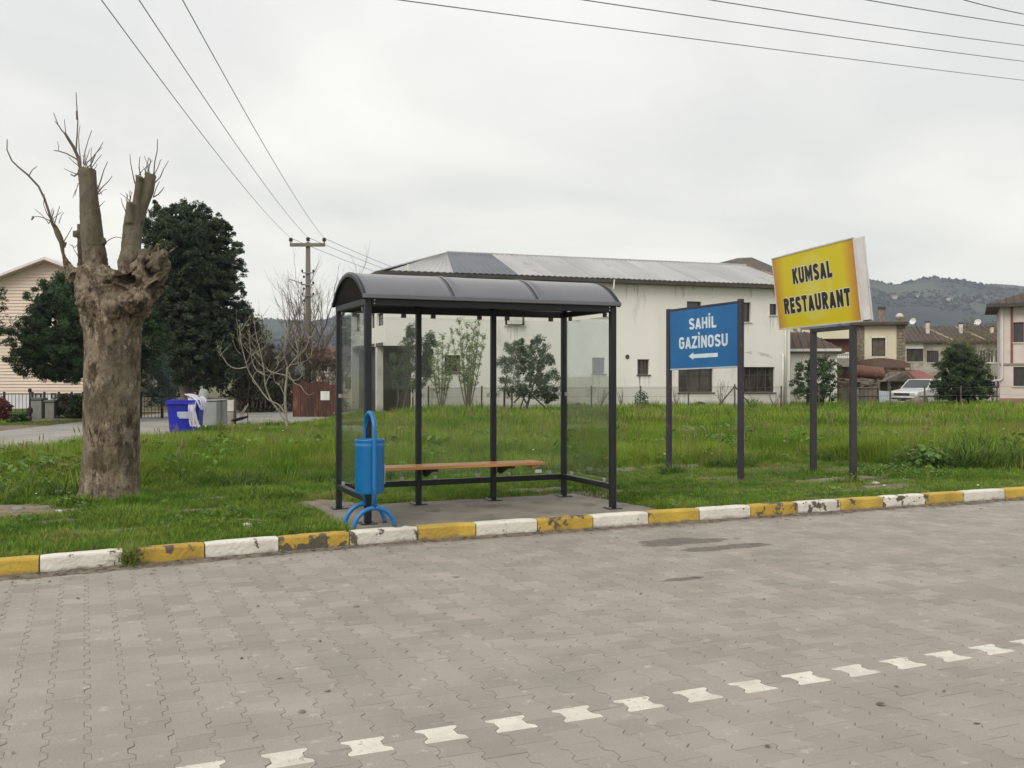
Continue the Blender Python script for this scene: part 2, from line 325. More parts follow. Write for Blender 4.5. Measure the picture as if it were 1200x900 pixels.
def wet_mat(name, base, **k):
    """paving with damp and oily stains laid over it, in world space"""
    m = M(name, **{**stone_kw, **k}, coords='World'); t = m.node_tree; p = next(n for n in t.nodes if n.type == 'BSDF_PRINCIPLED')
    src = p.inputs['Base Color'].links[0].from_socket; A = t.nodes.new; Lk = t.links.new
    g = A('ShaderNodeNewGeometry'); rot = A('ShaderNodeVectorRotate'); rot.rotation_type = 'Z_AXIS'; rot.inputs['Angle'].default_value = -YAW; Lk(g.outputs['Position'], rot.inputs[0])
    nz = A('ShaderNodeTexNoise'); nz.inputs['Scale'].default_value = 2.4; nz.inputs['Detail'].default_value = 5; Lk(g.outputs['Position'], nz.inputs['Vector'])
    acc = None
    for cx_, cy_, rx, ry in STAINS:
        mp = A('ShaderNodeMapping'); mp.vector_type = 'POINT'; mp.inputs['Location'].default_value = (-cx_/rx, -cy_/ry, 0); mp.inputs['Scale'].default_value = (1/rx, 1/ry, 0); Lk(rot.outputs[0], mp.inputs[0])
        ln = A('ShaderNodeVectorMath'); ln.operation = 'LENGTH'; Lk(mp.outputs[0], ln.inputs[0])
        ad = A('ShaderNodeMath'); ad.operation = 'ADD'; Lk(ln.outputs['Value'], ad.inputs[0])
        ml = A('ShaderNodeMath'); ml.operation = 'MULTIPLY_ADD'; ml.inputs[1].default_value = 2.2; ml.inputs[2].default_value = -1.1; Lk(nz.outputs[0], ml.inputs[0]); Lk(ml.outputs[0], ad.inputs[1])
        mr = A('ShaderNodeMapRange'); mr.inputs[1].default_value = 1.0; mr.inputs[2].default_value = 0.86; Lk(ad.outputs[0], mr.inputs[0])
        if acc is None: acc = mr.outputs[0]
        else:
            q = A('ShaderNodeMath'); q.operation = 'MAXIMUM'; Lk(acc, q.inputs[0]); Lk(mr.outputs[0], q.inputs[1]); acc = q.outputs[0]
    # earth swept up along the kerb
    sp = A('ShaderNodeSeparateXYZ'); Lk(rot.outputs[0], sp.inputs[0])
    nz2 = A('ShaderNodeTexNoise'); nz2.inputs['Scale'].default_value = 3.5; nz2.inputs['Detail'].default_value = 7; nz2.inputs['Roughness'].default_value = .7; Lk(g.outputs['Position'], nz2.inputs['Vector'])
    e1 = A('ShaderNodeMath'); e1.operation = 'MULTIPLY_ADD'; e1.inputs[1].default_value = 0.7; Lk(nz2.outputs[0], e1.inputs[0]); Lk(sp.outputs[1], e1.inputs[2])
    e2 = A('ShaderNodeMapRange'); e2.inputs[1].default_value = KY + 0.10; e2.inputs[2].default_value = KY + 0.36; e2.inputs[4].default_value = 0.8; Lk(e1.outputs[0], e2.inputs[0])
    mxe = A('ShaderNodeMix'); mxe.data_type = 'RGBA'; Lk(src, mxe.inputs[6]); mxe.inputs[7].default_value = (0.115, 0.092, 0.066, 1); Lk(e2.outputs[0], mxe.inputs[0])
    mu = A('ShaderNodeMath'); mu.operation = 'MULTIPLY'; mu.inputs[1].default_value = 0.80; Lk(acc, mu.inputs[0])
    mx_ = A('ShaderNodeMix'); mx_.data_type = 'RGBA'; Lk(mxe.outputs[2], mx_.inputs[6]); mx_.inputs[7].default_value = (0.070, 0.052, 0.037, 1); Lk(mu.outputs[0], mx_.inputs[0])
    Lk(mx_.outputs[2], p.inputs['Base Color'])
    rg = A('ShaderNodeMapRange'); rg.inputs[3].default_value = stone_kw['rough']; rg.inputs[4].default_value = 0.45; Lk(acc, rg.inputs[0]); Lk(rg.outputs[0], p.inputs['Roughness'])
    return m
def rk(px, py): 
    d = FX*EYE/(py-440); return toK((px-600)/FX*d, d)
STAINS = [(*rk(800, 635), 0.55, 0.20), (*rk(845, 642), 0.50, .12), (*rk(798, 679), 0.20, 0.06)]
stone_obj = wet_mat('paving_stone', None, rand=0.075)
stone_st = wet_mat('paving_stone_far', None, rand=0.11, attr='tone')
white_stone = M('white_paint_on_stone', (0.66, 0.63, 0.55), (0.55, 0.52, 0.45), 9, 0.8, 0.4, 60, c3=(0.34, 0.31, 0.27), s3=22, r3=(0.60, 0.67), rand=.05)
me_s = MB(); me_s.add(pv, pf); me_stone = me_s.mesh('paving_stone'); me_stone.materials.append(stone_obj)
me_s = MB(); me_s.add(pv, pf); me_white = me_s.mesh('white_paving_stone'); me_white.materials.append(white_stone)
stones = []
for i in range(-30, 130):
    X = 0.44 + i * PW
    for j in range(-14, 32):
        Y = 4.14 + (j + (0.5 if i % 2 else 0)) * PL
        if Y > float(kyf(X)) + 0.05: continue
        p = K(X, Y); 
        if p.y < 1.0: continue
        u = p.x / p.y * FX + 600; vpix = 440 + EYE / p.y * FX
        stones.append((p.y, X, Y, u, vpix, (i % 2 == 0 and j == 0 and -8 <= i <= 90)))
inview = sorted([s for s in stones if -4 < s[3] < 1204 and s[4] < 903])
whites = [s for s in inview if s[5]]; greys = [s for s in inview if not s[5]]
solo = set((s[1], s[2]) for s in whites + greys[:298 - len(whites)])
mb_st = MB(); mb_w = MB()
for d, X, Y, u, v, wh in stones:
    zz = rnd.uniform(-0.0013, 0.0013); tx, ty, tz = rnd.gauss(0, .006), rnd.gauss(0, .006), rnd.gauss(0, .008)
    if (X, Y) in solo:
        o = bpy.data.objects.new('white_paving_stone' if wh else 'paving_stone', me_white if wh else me_stone); col.objects.link(o); o.parent = road
        o.location = (X, Y, zz); o.rotation_euler = (tx, ty, tz)
    else:
        T = Matrix.Translation((X, Y, zz)) @ Matrix.Rotation(tz, 4, 'Z') @ Matrix.Rotation(tx, 4, 'X') @ Matrix.Rotation(ty, 4, 'Y')
        (mb_w if wh else mb_st).add([T @ Vector(q) for q in pv], pf, rnd.random())
mb_st.build('paving_stone_field', stone_st, road, attr=True, kind='stuff')
if mb_w.v: mb_w.build('white_stone_row', white_stone, road, kind='stuff')
b = MB(); b.box(-60, 0.44 - 30*PW - .1, -12, KY - .02, -0.004, -0.0005); b.box(22.6, 90, -12, KY - .02, -0.004, -0.0005)
b.build('paving_beyond_view', M('paving_plain', (0.33, 0.295, 0.25), (0.26, 0.23, 0.2), 3, 0.9, 0.3, 40, coords='World'), road)

# kerb: painted concrete blocks
def kerb_mat(name, paint, paint2, r):
    m = M(name, paint, paint2, 3.2, 0.8, 0.55, 30, c3=(0.105, 0.085, 0.063), s3=5.5, r3=r, dirtz=(-.01, .035, (.12, .10, .075), 9))
    return m
km_y = [kerb_mat('kerb_yellow', (0.57, 0.395, 0.06), (0.40, 0.27, 0.05), (0.60, 0.63)), kerb_mat('kerb_yellow_worn', (0.56, 0.375, 0.05), (0.40, 0.26, 0.045), (0.55, 0.58))]
km_w = [kerb_mat('kerb_white', (0.72, 0.69, 0.61), (0.60, 0.57, 0.50), (0.63, 0.67)), kerb_mat('kerb_white_worn', (0.70, 0.67, 0.59), (0.55, 0.52, 0.46), (0.545, 0.575))]
kerb = new_obj('kerb', None, kind='structure'); kerb.rotation_euler = (0, 0, YAW)
bounds = [0, 46, 145, 240, 327, 410, 490, 558, 630, 695, 760, 820, 880, 935, 985, 1035, 1085, 1130, 1178]
kb = [kxc(q) for q in bounds[1:]]
while kb[0] > -9: kb.insert(0, kb[0] - .66)
n_left = len(kb) - len(bounds) + 1
while kb[-1] < 20: kb.append(kb[-1] + .67)
worn = {2, 4, 5, 8, 12, 13, 15}
for i in range(len(kb) - 1):
    a0, a1 = kb[i] + .006, kb[i+1] - .006; q = i - n_left + 1
    yellow = (q % 2 == 0)
    if q == 2: a0 += 0.11     # earth filled gap
    m = (km_y if yellow else km_w)[1 if (q in worn) else 0]
    b = MB(); nseg = 6; W = .135; vs = []; H = .14; jig = rnd.uniform(-.004, .004)
    sec = [(0, -.05), (0, H-.02), (.006, H-.006), (.02, H), (W-.012, H), (W, H-.012), (W, -.05)]
    for k in range(nseg + 1):
        x = a0 + (a1 - a0) * k / nseg
        for (y, z) in sec:
            e = .004 if k in (0, nseg) and z > H - .03 else 0
            vs.append((x, float(kyf(x)) + jig + y + rnd.uniform(-.0015, .0015) + (e if y < .05 else -e), z - e + rnd.uniform(-.0015, .0015)))
    ns = len(sec)
    fs = [(k*ns+j, k*ns+j+1, (k+1)*ns+j+1, (k+1)*ns+j) for k in range(nseg) for j in range(ns-1)] + [tuple(range(ns)), tuple(range(nseg*ns+ns-1, nseg*ns-1, -1))]
    b.add(vs, fs); b.build('kerb_stone', m, kerb, label='%s painted kerb block' % ('yellow' if yellow else 'white'))
# joints and earth fill behind the blocks
mb = MB(); xk = list(np.arange(-9, 3.5, .4)) + [24]
for a0, a1 in zip(xk[:-1], xk[1:]):
    y0_, y1_ = float(kyf(a0)), float(kyf(a1)); mb.add([(a0, y0_+.012, -.05), (a1, y1_+.012, -.05), (a1, y1_+.125, -.05), (a0, y0_+.125, -.05), (a0, y0_+.012, .118), (a1, y1_+.012, .118), (a1, y1_+.125, .118), (a0, y0_+.125, .118)], [(0,3,2,1), (4,5,6,7), (0,1,5,4), (2,3,7,6)])
mb.build('kerb_bedding', M('kerb_mortar', (0.13, 0.11, 0.085), (0.09, 0.075, 0.055), 12, 0.95, .6, 50), kerb)
# crumbly earth gathered in the gutter
gx_ = np.arange(-6, 17, .05); gy_ = np.linspace(0, 1, 9); GX, GT = np.meshgrid(gx_, gy_); wdt = .17 + .13*vnoise(GX, GX*0, 1.1, 51) + .07*vnoise(GX, GX*0, 5, 52) + .09*(GX < 2.5)*np.clip((2.5-GX)/2.5, 0, 1)
GY = kyf(GX) + .03 - GT*np.clip(wdt, .02, .5); GZ = .020*(1-GT)**1.3 - .006*GT + .006*vnoise(GX, GY, 12, 53)*(1-GT); n = len(gx_); i = (np.arange(n-1)[None, :] + np.arange(8)[:, None]*n).ravel()
new_obj('gutter_soil', np_mesh('gutter_soil', np.stack([GX.ravel(), GY.ravel(), GZ.ravel()], 1), np.stack([i, i+1, i+n+1, i+n], 1), True), road, M('gutter_earth', (0.115, 0.09, 0.064), (0.21, 0.18, 0.14), 11, .95, .9, 50, c3=(.055, .043, .03), s3=16, r3=(.50, .60)))

# the concrete slab under the shelter, cast in two pours
slab_m = M('slab_concrete', (0.24, 0.215, 0.18), (0.17, 0.15, 0.125), 2.2, 0.9, 0.5, 35, c3=(0.12, 0.10, 0.078), s3=2.8, r3=(0.54, 0.70), coords='World')
def slab_outline():
    x0, x1, y0, y1 = SLAB; pts = []
    for (a, b_, c_, d_) in ((x0, y0, x1, y0), (x1, y0, x1-.25, y1), (x1-.25, y1, x0, y1), (x0, y1, x0, y0)):
        n = max(2, int(math.hypot(c_-a, d_-b_) / .12))
        for k in range(n):
            t = k/n; j = .0 if b_ == d_ == y0 else .035
            pts.append((a+(c_-a)*t + rnd.uniform(-j, j), b_+(d_-b_)*t + rnd.uniform(-j, j)))
    return pts
b = MB(); po = slab_outline(); n = len(po); ins_ = [(3.9+(x-3.9)*.995, 10.2+(y-10.2)*.99) for x, y in po]
b.add([(x, y, .1) for x, y in ins_] + [(x, y, .09) for x, y in po] + [(x, y, .0) for x, y in po], [tuple(range(n))] + [(r_*n+i, (r_+1)*n+i, (r_+1)*n+(i+1)%n, r_*n+(i+1)%n) for r_ in range(2) for i in range(n)])
b.build('pavement', slab_m, None, kind='structure', rz=YAW)

# side street
st_m = M('street_surface', (0.33, 0.31, 0.28), (0.25, 0.235, 0.215), 0.8, 0.9, 0.3, 20, coords='World', c3=(0.2, .185, .16), s3=.5, r3=(.6, .7))
ysr = np.linspace(6.0, 118, 60)
def stx(X, Y): return X, Y
new_obj('side_street', grid_mesh('side_street', np.linspace(SX0, SX1, 12), ysr, lambda X, Y: 0.012 - 0.03*((X-(SX0+SX1)/2)/3)**2 + 0.004*vnoise(X, Y, .5, 2),
        xf=lambda X, Y: (SX0 + (X-SX0)*(sx1(Y)-SX0)/(SX1-SX0) + np.where(X > -12, .25, -.3)*vnoise(X*0+1, Y, .12, 8) + .10*vnoise(X*0+5, Y, .9, 4), Y)), None, st_m, kind='structure')

# ------------------------------------------------------------------ grass
def blade(mb, x, y, h, w, ang, lean, seg_=3):
    dx_, dy_ = math.cos(ang), math.sin(ang); px_, py_ = -dy_, dx_
    vs = []
    for k in range(seg_ + 1):
        t = k / seg_; cx_ = x + dx_*lean*t*t; cy_ = y + dy_*lean*t*t; z = h*(t - .25*lean*t*t/max(h, .01)*lean); ww = w*(1 - t**1.6)*.5
        if k == seg_: vs.append((cx_, cy_, z))
        else: vs += [(cx_-px_*ww, cy_-py_*ww, z), (cx_+px_*ww, cy_+py_*ww, z)]
    fs = [(2*k, 2*k+1, 2*k+3, 2*k+2) for k in range(seg_-1)] + [(2*seg_-2, 2*seg_-1, 2*seg_)]
    mb.add(vs, fs)
def tuft(n, rad, w, lean=(.2, .7), hmin=.55):
    mb = MB()
    for _ in range(n):
        a = rnd.uniform(0, 6.28); r_ = rad*math.sqrt(rnd.random())
        blade(mb, r_*math.cos(a), r_*math.sin(a), rnd.uniform(hmin, 1), w*rnd.uniform(.7, 1.2), a + rnd.uniform(-1, 1), rnd.uniform(*lean))
    return mb
def broad(n, size=.34):
    mb = MB()
    for _ in range(n):
        a = rnd.uniform(0, 6.28); r_ = rnd.uniform(.1, .6); z = rnd.uniform(.3, 1); s_ = size*rnd.uniform(.6, 1.2)
        T = Matrix.Translation((r_*math.cos(a), r_*math.sin(a), z)) @ Matrix.Rotation(a, 4, 'Z') @ Matrix.Rotation(rnd.uniform(-.2, .9), 4, 'Y')
        mb.add([T @ Vector(q) for q in ((0,0,0), (s_*.5,-s_*.35,.05*s_), (s_,0,-.1*s_), (s_*.5,s_*.35,.05*s_))], [(0,1,2,3)])
    return mb
def stalk():
    mb = tuft(3, .15, .03, (.1, .3))
    for _ in range(3):
        a = rnd.uniform(0, 6.28); x = .15*math.cos(a); y = .15*math.sin(a); h = rnd.uniform(1.0, 1.4); lx = rnd.uniform(-.25, .25)
        mb.tube([(x, y, 0), (x+lx*.4, y, h*.6), (x+lx, y, h)], [.012, .01, .006], 3, False)
        mb.tube([(x+lx*.95, y, h*.93), (x+lx, y, h*1.02), (x+lx*1.1, y, h*1.18)], [.008, .035, .004], 4, False)
    return mb
def flower():
    mb = tuft(4, .3, .04)
    for _ in range(3):
        a = rnd.uniform(0, 6.28); x = .4*math.cos(a); y = .4*math.sin(a); h = rnd.uniform(.9, 1.25)
        mb.tube([(x, y, 0), (x, y, h)], .008, 3, False)
    return mb
g_field = M('grass_field', (0.115, 0.220, 0.018), (0.255, 0.335, 0.045), 0.30, 0.75, coords='World', c3=(0.30, 0.29, 0.085), s3=0.5, r3=(0.52, 0.70), rand=0.38, hue=0.018, trans=0.35, spec=.25)
g_verge = M('grass_verge', (0.095, 0.190, 0.018), (0.210, 0.300, 0.048), 0.8, 0.75, coords='World', c3=(0.30, 0.25, 0.10), s3=0.8, r3=(0.56, 0.74), rand=0.38, hue=0.02, trans=0.35, spec=.25)
g_rank = M('grass_rank', (0.055, 0.115, 0.016), (0.095, 0.165, 0.028), 1.5, 0.6, coords='World', rand=.35, trans=.3, spec=.35)
g_dry = M('grass_dry', (0.30, 0.25, 0.13), (0.20, 0.18, 0.08), 2, 0.8, coords='World', rand=.2, trans=.2, spec=.2)
g_weed = M('weed_leaf', (0.095, 0.18, 0.025), (0.15, 0.235, 0.04), 2, 0.6, coords='World', rand=.25, hue=.015, trans=.25)
petal_w = M('petal_white', (.75, .75, .7), rough=.6); petal_y = M('petal_yellow', (.75, .6, .06), rough=.6)
def instancer(name, protos, pts, scl, rz, idx, tilt):
    """one uncountable growth: clumps scattered on points"""
    c = bpy.data.collections.new(name + '_clumps')
    for k, (me) in enumerate(protos):
        c.objects.link(bpy.data.objects.new('%s_clump_%02d' % (name, k), me))
    me = bpy.data.meshes.new(name); me.vertices.add(len(pts)); me.vertices.foreach_set('co', np.asarray(pts, np.float32).ravel())
    for nm, ty, ar in (('scl', 'FLOAT_VECTOR', scl), ('rot', 'FLOAT_VECTOR', np.stack([tilt[:, 0], tilt[:, 1], rz], 1))):
        a = me.attributes.new(nm, ty, 'POINT'); a.data.foreach_set('vector', np.asarray(ar, np.float32).ravel())
    a = me.attributes.new('idx', 'INT', 'POINT'); a.data.foreach_set('value', np.asarray(idx, np.int32))
    o = new_obj(name, me, kind='stuff')
    g = bpy.data.node_groups.new(name, 'GeometryNodeTree'); g.interface.new_socket('Geometry', in_out='INPUT', socket_type='NodeSocketGeometry'); g.interface.new_socket('Geometry', in_out='OUTPUT', socket_type='NodeSocketGeometry')
    A = g.nodes.new; gi = A('NodeGroupInput'); go = A('NodeGroupOutput'); ip = A('GeometryNodeInstanceOnPoints'); ci = A('GeometryNodeCollectionInfo')
    ci.inputs[0].default_value = c; ci.inputs['Separate Children'].default_value = True; ci.inputs['Reset Children'].default_value = True
    def na(nm, ty):
        q = A('GeometryNodeInputNamedAttribute'); q.data_type = ty; q.inputs['Name'].default_value = nm; return q.outputs[0]
    l = g.links.new; l(gi.outputs[0], ip.inputs['Points']); l(ci.outputs[0], ip.inputs['Instance']); ip.inputs['Pick Instance'].default_value = True
    l(na('idx', 'INT'), ip.inputs['Instance Index']); l(na('rot', 'FLOAT_VECTOR'), ip.inputs['Rotation']); l(na('scl', 'FLOAT_VECTOR'), ip.inputs['Scale']); l(ip.outputs[0], go.inputs[0])
    md = o.modifiers.new('scatter', 'NODES'); md.node_group = g
    return o
def proto(mb, mats, split=None):
    me = mb.mesh('clump')
    for m in mats: me.materials.append(m)
    return me
protos = [proto(tuft(14, .75, .10), [g_verge]), proto(tuft(14, .8, .09, (.3, 1.0)), [g_verge]), proto(tuft(12, .7, .10, (.1, .5)), [g_verge]),      # 0-2 short
          proto(tuft(16, .42, .030, (.1, .55), .45), [g_field]), proto(tuft(16, .45, .030, (.2, .7), .45), [g_field]), proto(tuft(14, .4, .035, (.05, .4), .5), [g_field]),  # 3-5 tall
          proto(tuft(16, .6, .06, (.1, .5), .5), [g_field]), proto(tuft(16, .6, .055, (.2, .6), .5), [g_field]),      # 6-7 far
          proto(broad(16), [g_weed]), proto(broad(20, .28), [g_weed]),                                               # 8-9 broad leaves
          proto(stalk(), [g_dry]), proto(tuft(9, .6, .07, (.3, 1.0)), [g_dry]), proto(tuft(13, .4, .045, (.5, 1.3), .5), [g_rank]), proto(tuft(12, .35, .05, (.3, 1.0), .5), [g_rank])]                                      # 10-11 dry
def clear_mask(x, y):
    """1 where nothing may grow"""
    X, Y = toK(x, y)
    m = (Y < kyf(X) + .135)
    m |= (X > SLAB[0]-.02) & (X < SLAB[1]-.08) & (Y < SLAB[3]-.02)
    m |= (x > SX0 - .25) & (x < sx1(y) + .05) & (y > 5)
    tb = ((x + 4.95)**2 + (y - 12.1)**2) < .34**2; m |= tb
    # building footprint
    a = R(19.8); lx = (x - 3.83)*math.cos(a) + (y - 44)*math.sin(a); ly = -(x - 3.83)*math.sin(a) + (y - 44)*math.cos(a)
    m |= (lx > -9.7) & (lx < 10.2) & (ly > -.02)
    return m
P, S_, Z_, I_, T_ = [], [], [], [], []
for (y0, y1, dens) in ((7.5, 11.5, 520), (11.5, 15, 400), (15, 21, 200), (21, 30, 95), (30, 39, 52), (39, 58, 22)):
    wmax = .64*y1; n = int(dens*(y1 - y0)*2*wmax); x = rng.uniform(-wmax, wmax, n); y = rng.uniform(y0, y1, n)
    k = (np.abs(x) < .62*y + .3) & ~clear_mask(x, y); x, y = x[k], y[k]
    dm = dirt_mask(x, y); nzz = vnoise(x, y, .7, 12)
    k = rng.random(len(x)) > np.clip(dm*1.35, 0, .95) + np.clip(-nzz - .25, 0, .35); x, y, nzz, dm = x[k], y[k], nzz[k], dm[k]
    X, Y = toK(x, y); z = gz_k(X, Y); n = len(x)
    tall = sstep(11.6, 14.2, Y + .8*vnoise(x, y, .4, 14) + np.where(x < 0, -2.4, np.where(X > 12.5, .4, -2.0)))
    # trodden strip left of the shelter is lower, field beyond is long
    tus = np.clip(vnoise(x, y, 1.1, 15, 2)*1.6, 0, 1)**1.5
    h = (.042 + .038*rng.random(n) + .065*tus)*np.where(X > 6.5, .75, 1.15) + tall*(.18 + .22*rng.random(n))*(1 + .7*vnoise(x, y, .55, 16)) * (1 - .45*dm)
    h *= np.where(x < -9.2, .6, 1) * (1 - .62*sstep(21, 26, y)*(1 - sstep(-5.5, -3.5, x)))
    far = y > 27
    kind = np.where(tall > .3, np.where(far, 6 + rng.integers(0, 2, n), 3 + rng.integers(0, 3, n)), rng.integers(0, 3, n))
    kind = np.where((tall <= .3) & far, 6, kind)
    rr_ = rng.random(n); weed = vnoise(x, y, .9, 17)
    kind = np.where((rr_ < .008 + .12*np.clip(weed - .3, 0, 1)) & (y < 24), 8 + rng.integers(0, 2, n), kind)
    kind = np.where((rr_ > .992) & (tall > .3) & (y > 12) & (y < 32), 10, kind); kind = np.where((rr_ > .93) & (tall < .3), 11, kind)
    wdt = np.where(kind < 3, np.maximum(h, .07)*1.0, np.where(kind >= 8, h*.9, h*(1.0 + .5*far)))
    P.append(np.stack([x, y, z - .008], 1)); S_.append(np.stack([wdt, wdt, h], 1)); Z_.append(rng.uniform(0, 6.28, n)); I_.append(kind); T_.append(rng.normal(0, .12, (n, 2)))
# dark rank clumps at the right of the field and by posts
def clump(cx_, cy_, r_, n, h0, h1, kinds, sq=1.0):
    a = rng.uniform(0, 6.28, n); q = r_*np.sqrt(rng.random(n)); x = cx_ + q*np.cos(a); y = cy_ + q*np.sin(a)*sq
    X, Y = toK(x, y); k = ~clear_mask(x, y); x, y, X, Y, q = x[k], y[k], X[k], Y[k], q[k]; n = len(x)
    h = rng.uniform(h0, h1, n)*(1.15 - .6*(q/r_)**2); P.append(np.stack([x, y, gz_k(X, Y)-.01], 1)); S_.append(np.stack([h*.9, h*.9, h], 1)); Z_.append(rng.uniform(0, 6.28, n)); I_.append(rng.choice(kinds, n)); T_.append(rng.normal(0, .16, (n, 2)))
for px_, py_, r_, n, h0, h1, ks in ((1110, 548, .8, 170, .3, .6, (12, 13, 12, 4)), (1178, 548, .9, 170, .3, .55, (12, 13, 13, 5)), (1145, 538, .8, 120, .35, .65, (12, 13, 4)), (1080, 552, .4, 50, .2, .4, (8, 12)), (787, 556, .20, 40, .15, .30, (12, 13)), (868, 556, .2, 20, .1, .2, (3,)),
                                 (85, 596, .22, 50, .08, .16, (0, 8)), (110, 604, .3, 60, .06, .13, (0, 8, 1)), (150, 604, .28, 50, .06, .12, (0, 1)), (100, 594, .16, 40, .10, .2, (3, 0)), (130, 597, .22, 50, .08, .16, (3, 0)), (158, 593, .14, 40, .10, .2, (3, 0)), (235, 622, .3, 70, .07, .15, (0, 1, 8)), (265, 610, .25, 50, .08, .16, (3, 8)), (205, 618, .3, 60, .05, .12, (0, 8)),
                                 (951, 558, .15, 18, .08, .18, (0, 3)), (1000, 567, .2, 20, .06, .14, (0, 8)), (35, 618, .4, 60, .06, .14, (0, 8, 1)), (330, 600, .3, 60, .05, .13, (0, 1)), (1060, 560, .7, 80, .1, .22, (8, 9, 3)), (990, 582, .5, 50, .05, .12, (8, 0)), (700, 470+110, .3, 30, .05, .1, (0, 8))):
    d_ = FX*(EYE-.08)/(py_-440); clump((px_-600)/FX*d_, d_, r_, n, h0, h1, ks)
for px_, py_, r_, n in ((20, 546, 1.0, 160), (60, 535, 1.2, 170), (85, 560, .6, 90), (40, 560, .8, 100), (5, 575, .7, 60)):
    d_ = FX*(EYE-.08)/(py_-440); clump((px_-600)/FX*d_, d_, r_, n, .16, .40, (8, 9, 3, 4, 3))
tr_g = np.random.default_rng(44)
for _ in range(150):
    y_ = tr_g.uniform(9.5, 34); x_ = tr_g.uniform(-.55, .58)*y_; Xk, Yk = toK(x_, y_)
    if Yk < KY + .3 or (SLAB[0]-.3 < Xk < SLAB[1]+.2 and Yk < SLAB[3]+.2) or x_ < SX1 + .4: continue
    near_ = Yk < 13.5; clump(x_, y_, tr_g.uniform(.12, .35) if near_ else tr_g.uniform(.3, .9), int(22 if near_ else 45), .07 if near_ else .22, .15 if near_ else .42, (12, 13, 0) if near_ else (12, 13, 4))
p_gap = K(kxc(145)+.05, float(kyf(kxc(145))) + .05)
P.append(np.array([[p_gap.x+rng.normal(0,.03), p_gap.y+rng.normal(0,.04), -.0+rng.uniform(0,.1)] for _ in range(50)])); S_.append(np.full((50, 3), .11)*rng.uniform(.6, 1.3, (50, 1))); Z_.append(rng.uniform(0, 6.28, 50)); I_.append(rng.choice((0, 1, 11), 50)); T_.append(rng.normal(0, .3, (50, 2)))
grass = instancer('grass', protos, np.concatenate(P), np.concatenate(S_), np.concatenate(Z_), np.concatenate(I_), np.concatenate(T_))
# tiny flower heads
fl = MB()
for _ in range(60):
    y = rnd.uniform(12, 40); x = rnd.uniform(-.58, .58)*y
    if clear_mask(np.array([x]), np.array([y]))[0]: continue
    X, Y = toK(x, y); t = float(sstep(11.6, 14.2, np.array(Y + (-3.2 if x < 0 else .6)))); z = gz(x, y) + .07 + .2*t*rnd.uniform(.7, 1.1)
    r_ = rnd.uniform(.008, .014) + .0004*y
    fl.lathe([(.001, 0), (r_, .004), (r_*.6, r_*.6), (.001, r_*.7)], 6, (x, y, z))
fl.build('daisy_heads', petal_w, None, kind='stuff')

# ------------------------------------------------------------------ bus shelter
frame_m = M('powder_coated_steel', (0.010, 0.012, 0.016), (0.015, 0.017, 0.020), 3, 0.42, 0.05, 60, c3=(0.04, 0.037, 0.033), s3=5, r3=(.62, .8), spec=.35)
vault_m = M('smoked_roof_sheet', (0.125, 0.128, 0.142), (0.105, 0.108, 0.122), 1.2, 0.32, 0.02, 20, c3=(0.14, 0.135, 0.13), s3=2.5, r3=(.58, .8), stretch=(1, 1, 1), coat=.25)
glass_m = glass_mat('shelter_glass', (0.95, 0.968, 0.955), 0.5, .022)
clamp_m = M('clamp_metal', (0.45, 0.45, 0.44), rough=.4, metal=.6); clampd_m = M('clamp_dark', (0.10, 0.10, 0.10), rough=.5)
bolt_m = M('bolt_steel', (0.5, 0.5, 0.5), rough=.35, metal=.9)
wood_m = M('bench_wood', (0.50, 0.235, 0.085), (0.37, 0.165, 0.06), 4, 0.45, 0.15, 30, stretch=(.35, 6, 6), rand=.08, coat=.2)
sh = thing('bus_shelter', 'dark grey steel bus shelter with curved roof, clear glass walls and wooden bench', 'bus shelter', K(2.63, 9.69, 0), YAW)
W, D, HT, ZB = 2.83, 1.228, 2.384, .1
xsp = [0, .94, 1.883, W]
def post(x, y, s_, top=HT):
    p = cbox('post', frame_m, sh, x-s_/2, x+s_/2, y-s_/2, y+s_/2, ZB+.008, top, c=.006)
    pl = MB(); pl.cbox(x-.085, x+.085, y-.085, y+.085, ZB-.004, ZB+.010, .004); q = pl.build('base_plate', frame_m, p)
    for a in (-1, 1):
        for b_ in (-1, 1): MB().lathe([(.011, 0), (.011, .012), (.006, .016)], 6, (x+a*.062, y+b_*.062, ZB+.010)).build('bolt', bolt_m, p)
    return p
for x in (0, W): post(x, 0, .068)
for x in xsp: post(x, D, .062)
def beam(name, x0, x1, y0, y1, z0, z1): return cbox(name, frame_m, sh, x0, x1, y0, y1, z0, z1, c=.004)
beam('front_beam', .035, W-.035, -.035, .035, 2.312, HT-.002)
for a, b_ in zip(xsp[:-1], xsp[1:]):
    beam('back_beam', a+.032, b_-.032, D-.035, D+.035, 2.312, HT-.002); beam('lower_rail', a+.032, b_-.032, D-.03, D+.03, .315, .38)
for x in (0, W):
    beam('side_beam', x-.03, x+.03, .035, D-.032, 2.316, HT-.004); beam('lower_rail', x-.03, x+.03, .035, D-.032, .317, .378)
